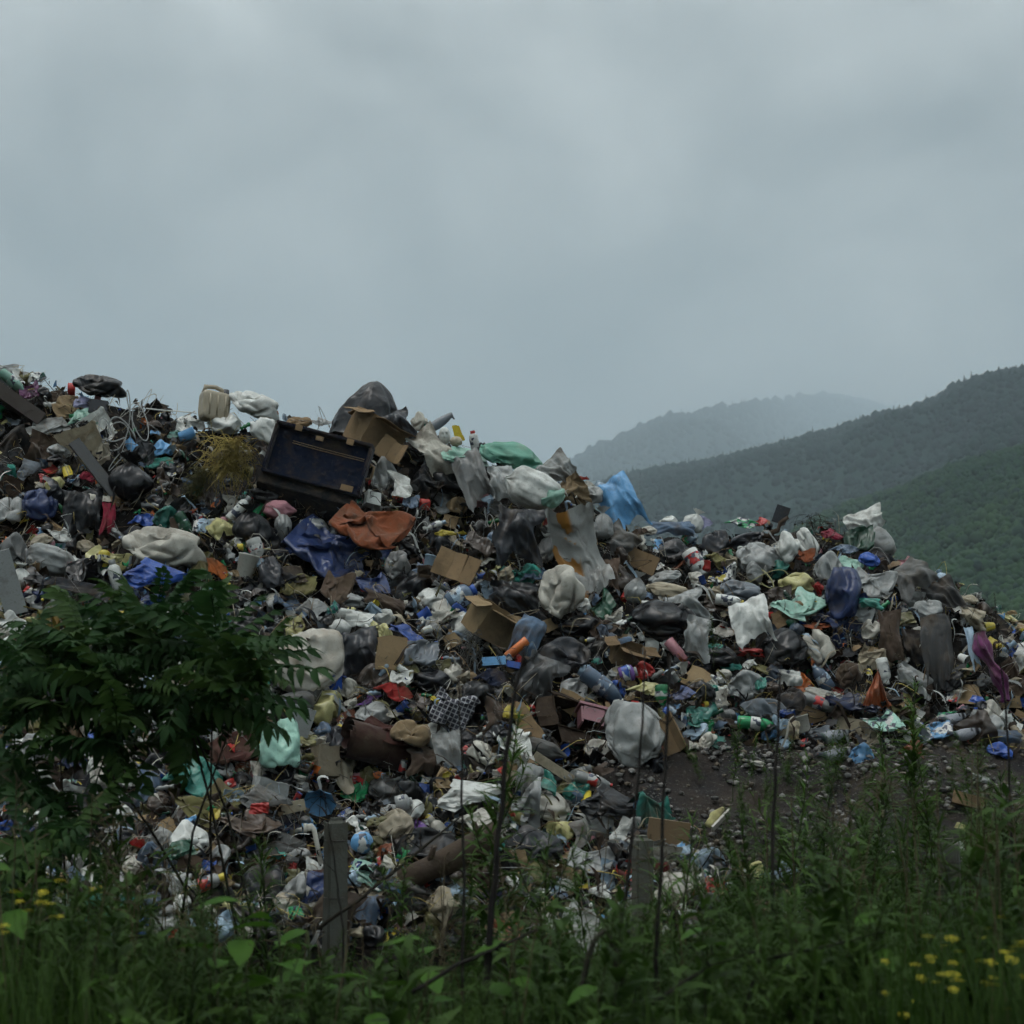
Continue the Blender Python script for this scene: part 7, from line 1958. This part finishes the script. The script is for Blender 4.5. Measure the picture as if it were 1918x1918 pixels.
# ---- broad-leaved plants in the foreground
def broad(px, top, D, label, seed, n=9, sz=0.16):
    r = random.Random(seed); P = pt(px, top, D)
    o = add('broadleaf_plant', None, None, Matrix.Translation((P[0], P[1], 0)), None, label, 'plant', 'broad-leaved plants in the verge')
    st = MB().tube([(0, 0, 0), (0.03, 0, P[2] * 0.6), (0.0, 0.02, P[2])], [0.01, 0.008, 0.004], 6)
    add('stem', st.build('stem', M_STEM, True), o)
    V, F = leaf_pts(sz, sz * 0.62, 0.22, 0.3, 7)
    me = mesh_np('leaf', V, F, M_BROAD)
    for i in range(n):
        z = P[2] * (0.55 + 0.45 * i / (n - 1)); a = i * 2.3 + r.uniform(-0.4, 0.4); el = r.uniform(-0.2, 0.45)
        d = Vector((math.cos(a) * math.cos(el), math.sin(a) * math.cos(el), math.sin(el)))
        y = Vector((0, 0, 1)).cross(d).normalized(); R_ = Matrix((d, y, d.cross(y))).transposed().to_4x4()
        add('leaf', me, o, Matrix.Translation((0, 0, z)) @ R_ @ Matrix.Rotation(r.uniform(-0.4, 0.4), 4, 'X') @ Matrix.Scale(r.uniform(0.7, 1.15), 4))
for k, (a, b, D_, lab) in enumerate([(452, 1690, 5.6, 'broad-leaved plant in front of the dark bag behind leaves'), (520, 1738, 5.4, 'broad-leaved plant left of the concrete post foot'), (575, 1745, 5.8, 'broad-leaved plant nearest the concrete post foot'),
                                      (790, 1760, 5.6, 'bright broad-leaved plant below the dark log'), (690, 1835, 5.0, 'low broad-leaved plant in the lower centre'), (20, 1630, 5.6, 'broad-leaved plant at the left picture edge'),
                                      (205, 1830, 4.9, 'yellowish broad-leaved plant in the lower left'), (960, 1770, 5.4, 'small broad-leaved plant left of the tall dark stalk'), (400, 1780, 5.2, 'broad-leaved plant in the dark lower left weeds'), (1330, 1740, 5.6, 'broad-leaved plant under the yellow slipper'), (1500, 1800, 5.2, 'broad-leaved plant below the pale blue film'), (1640, 1720, 5.8, 'broad-leaved plant left of the yellow flower patch'), (1120, 1850, 4.9, 'broad-leaved plant beside the arching dry stem')]):
    broad(a, b, D_, lab, 800 + k, 8, 0.15 if k < 7 else 0.12)
# ---- yellow flowers
FH = Soup()
_r = random.Random(3)
for i in range(16):
    a = i * 2.4; q = (i / 16) ** 0.5
    for j in range(4):
        V, F = leaf_pts(0.22, 0.2, 0.2, 0.1, 2)
        b_ = j * 1.571 + i
        FH.add(xform(V, (q * math.cos(a), q * math.sin(a), 0.25 * (1 - q * q)), (math.cos(b_), math.sin(b_), 0.35)), F)
FHM = FH.mesh('flower_head', M_FLOWER)
def flower(px, py, D, label, seed, heads=3):
    r = random.Random(seed); P = pt(px, py, D)
    o = add('yellow_flower', None, None, Matrix.Translation((P[0], P[1], 0)), None, label, 'flower', 'yellow flowering plants in the verge')
    st = MB()
    for k in range(heads):
        t = Vector((r.uniform(-0.09, 0.09), r.uniform(-0.08, 0.08), P[2] - (0 if k == 0 else r.uniform(0.0, 0.12))))
        st.tube([(0, 0, 0), (t.x * 0.2, t.y * 0.2, P[2] * 0.65), t], [0.003, 0.0025, 0.0015], 4)
        add('flower_head', FHM, o, Matrix.Translation(t) @ Matrix.Rotation(r.uniform(-0.4, 0.4), 4, 'X') @ Matrix.Scale(r.uniform(0.012, 0.024), 4))
    add('stem', st.build('stem', M_WEED, True), o)
_fl = [(1720, 1755, 'left end'), (1745, 1790, 'lower left of the patch'), (1790, 1760, 'middle'), (1830, 1775, 'centre'), (1862, 1725, 'upper right'), (1885, 1765, 'right end'), (1815, 1810, 'bottom'), (1760, 1830, 'lowest'), (1845, 1745, 'upper middle'), (1690, 1800, 'outermost'), (1900, 1830, 'lower right'), (1730, 1885, 'at the bottom edge')]
for k, (a, b, w_) in enumerate(_fl):
    flower(a, b, 4.4 + 0.04 * k, 'yellow flower cluster at the %s of the lower right patch' % w_ if 'at the' not in w_ else 'yellow flower cluster at the bottom picture edge', 900 + k, 3)
for k, (a, b, lab) in enumerate([(52, 1655, 'yellow flower cluster highest among the left weeds'), (45, 1690, 'yellow flower cluster lowest on the left picture side'), (90, 1668, 'yellow flower cluster right of the other left ones'), (100, 1690, 'small yellow flower cluster near the white film in weeds')]):
    flower(a, b, 4.7 + 0.06 * k, lab, 930 + k, 3)
# ---- bare dark stalks
def stalk(path, D, r0, r1, label, twigs=0, seed=0, name='dry_stalk', mat=None):
    r = random.Random(seed); pts = [Vector(pt(x, y, D)) for x, y in path]
    base = Vector((pts[0].x, pts[0].y, -0.05))
    o = add(name, None, None, Matrix.Translation(base), None, label, 'stalk', 'dry stalks standing in the verge')
    full = ([base] if name == 'dry_stalk' else []) + pts
    k = len(full); loc = [p - base for p in full]
    # smooth and slightly wavy
    P = []
    for i in range(k - 1):
        for j in range(4):
            t = j / 4; P.append(loc[i].lerp(loc[i + 1], t) + Vector((r.uniform(-1, 1), r.uniform(-1, 1), 0)) * 0.004)
    P.append(loc[-1])
    n = len(P)
    add('stem', MB().tube(P, [r0 + (r1 - r0) * i / (n - 1) for i in range(n)], 7).build('stem', mat or M_DRY, True), o)
    for q in range(twigs):
        i = r.randrange(n // 2, n - 1); d = Vector((r.choice((-1, 1)) * r.uniform(0.4, 1), r.uniform(-0.5, 0.5), r.uniform(0.6, 1.2))).normalized() * r.uniform(0.05, 0.16)
        add('twig', MB().tube([P[i], P[i] + d * 0.5 + Vector((0, 0, -0.01)), P[i] + d], [r1 * 0.8, r1 * 0.6, r1 * 0.4], 5).build('twig', mat or M_DRY, True), o)
stalk([(905, 1900), (922, 1700), (945, 1450), (966, 1290), (984, 1208)], 5.4, 0.016, 0.004, 'thick dark bare stalk rising in front of the broad charcoal bag', 4, 1)
stalk([(1228, 1800), (1238, 1620), (1248, 1400), (1256, 1228)], 5.6, 0.010, 0.004, 'straight dark stalk in front of the big grey bag', 3, 2)
stalk([(1165, 1720), (1185, 1560), (1200, 1400), (1208, 1220)], 5.8, 0.009, 0.003, 'thin dark stalk left of the straight one by the big grey bag', 3, 3)
stalk([(1446, 1660), (1450, 1500), (1456, 1380), (1461, 1258)], 6.2, 0.010, 0.004, 'upright dark stalk in front of the slate jacket', 1, 4)
stalk([(868, 1660), (866, 1500), (864, 1380), (858, 1270)], 6.0, 0.007, 0.003, 'slender dark stalk in front of the checked bag', 2, 5)
stalk([(1893, 1500), (1886, 1350), (1872, 1230), (1862, 1110)], 7.0, 0.007, 0.002, 'thin stalk at the right edge beside the twisted purple cloth', 2, 6)
stalk([(645, 1740), (632, 1660), (618, 1560), (606, 1480)], 6.6, 0.005, 0.002, 'thin stem leaning across the left concrete post', 1, 7)
stalk([(1395, 1900), (1420, 1800), (1560, 1770), (1660, 1745)], 5.0, 0.006, 0.003, 'dark bent stem low in the right weeds', 2, 8, 'bent_stem')
stalk([(595, 1740), (680, 1680), (790, 1590), (862, 1530)], 7.6, 0.010, 0.005, 'pale bare branch leaning in front of the black wrinkled bag', 2, 9, 'bare_branch', M_BARK)
stalk([(770, 1860), (850, 1810), (930, 1775), (1010, 1740)], 5.2, 0.008, 0.004, 'dark fallen branch in the lower centre weeds', 2, 10, 'bare_branch')
stalk([(1085, 1860), (1110, 1770), (1135, 1738), (1158, 1790), (1150, 1900)], 5.0, 0.010, 0.006, 'brown dry stem arching over in the lower centre', 0, 11, 'bent_stem', M_BARK)
stalk([(1220, 1880), (1330, 1810), (1420, 1780)], 5.0, 0.007, 0.003, 'dark twig crossing the weeds under the straight stalk', 2, 12, 'bent_stem')
stalk([(480, 1730), (440, 1690), (400, 1680), (350, 1700)], 5.8, 0.008, 0.003, 'dark curved twig left of the broad leaves', 0, 13, 'bent_stem')
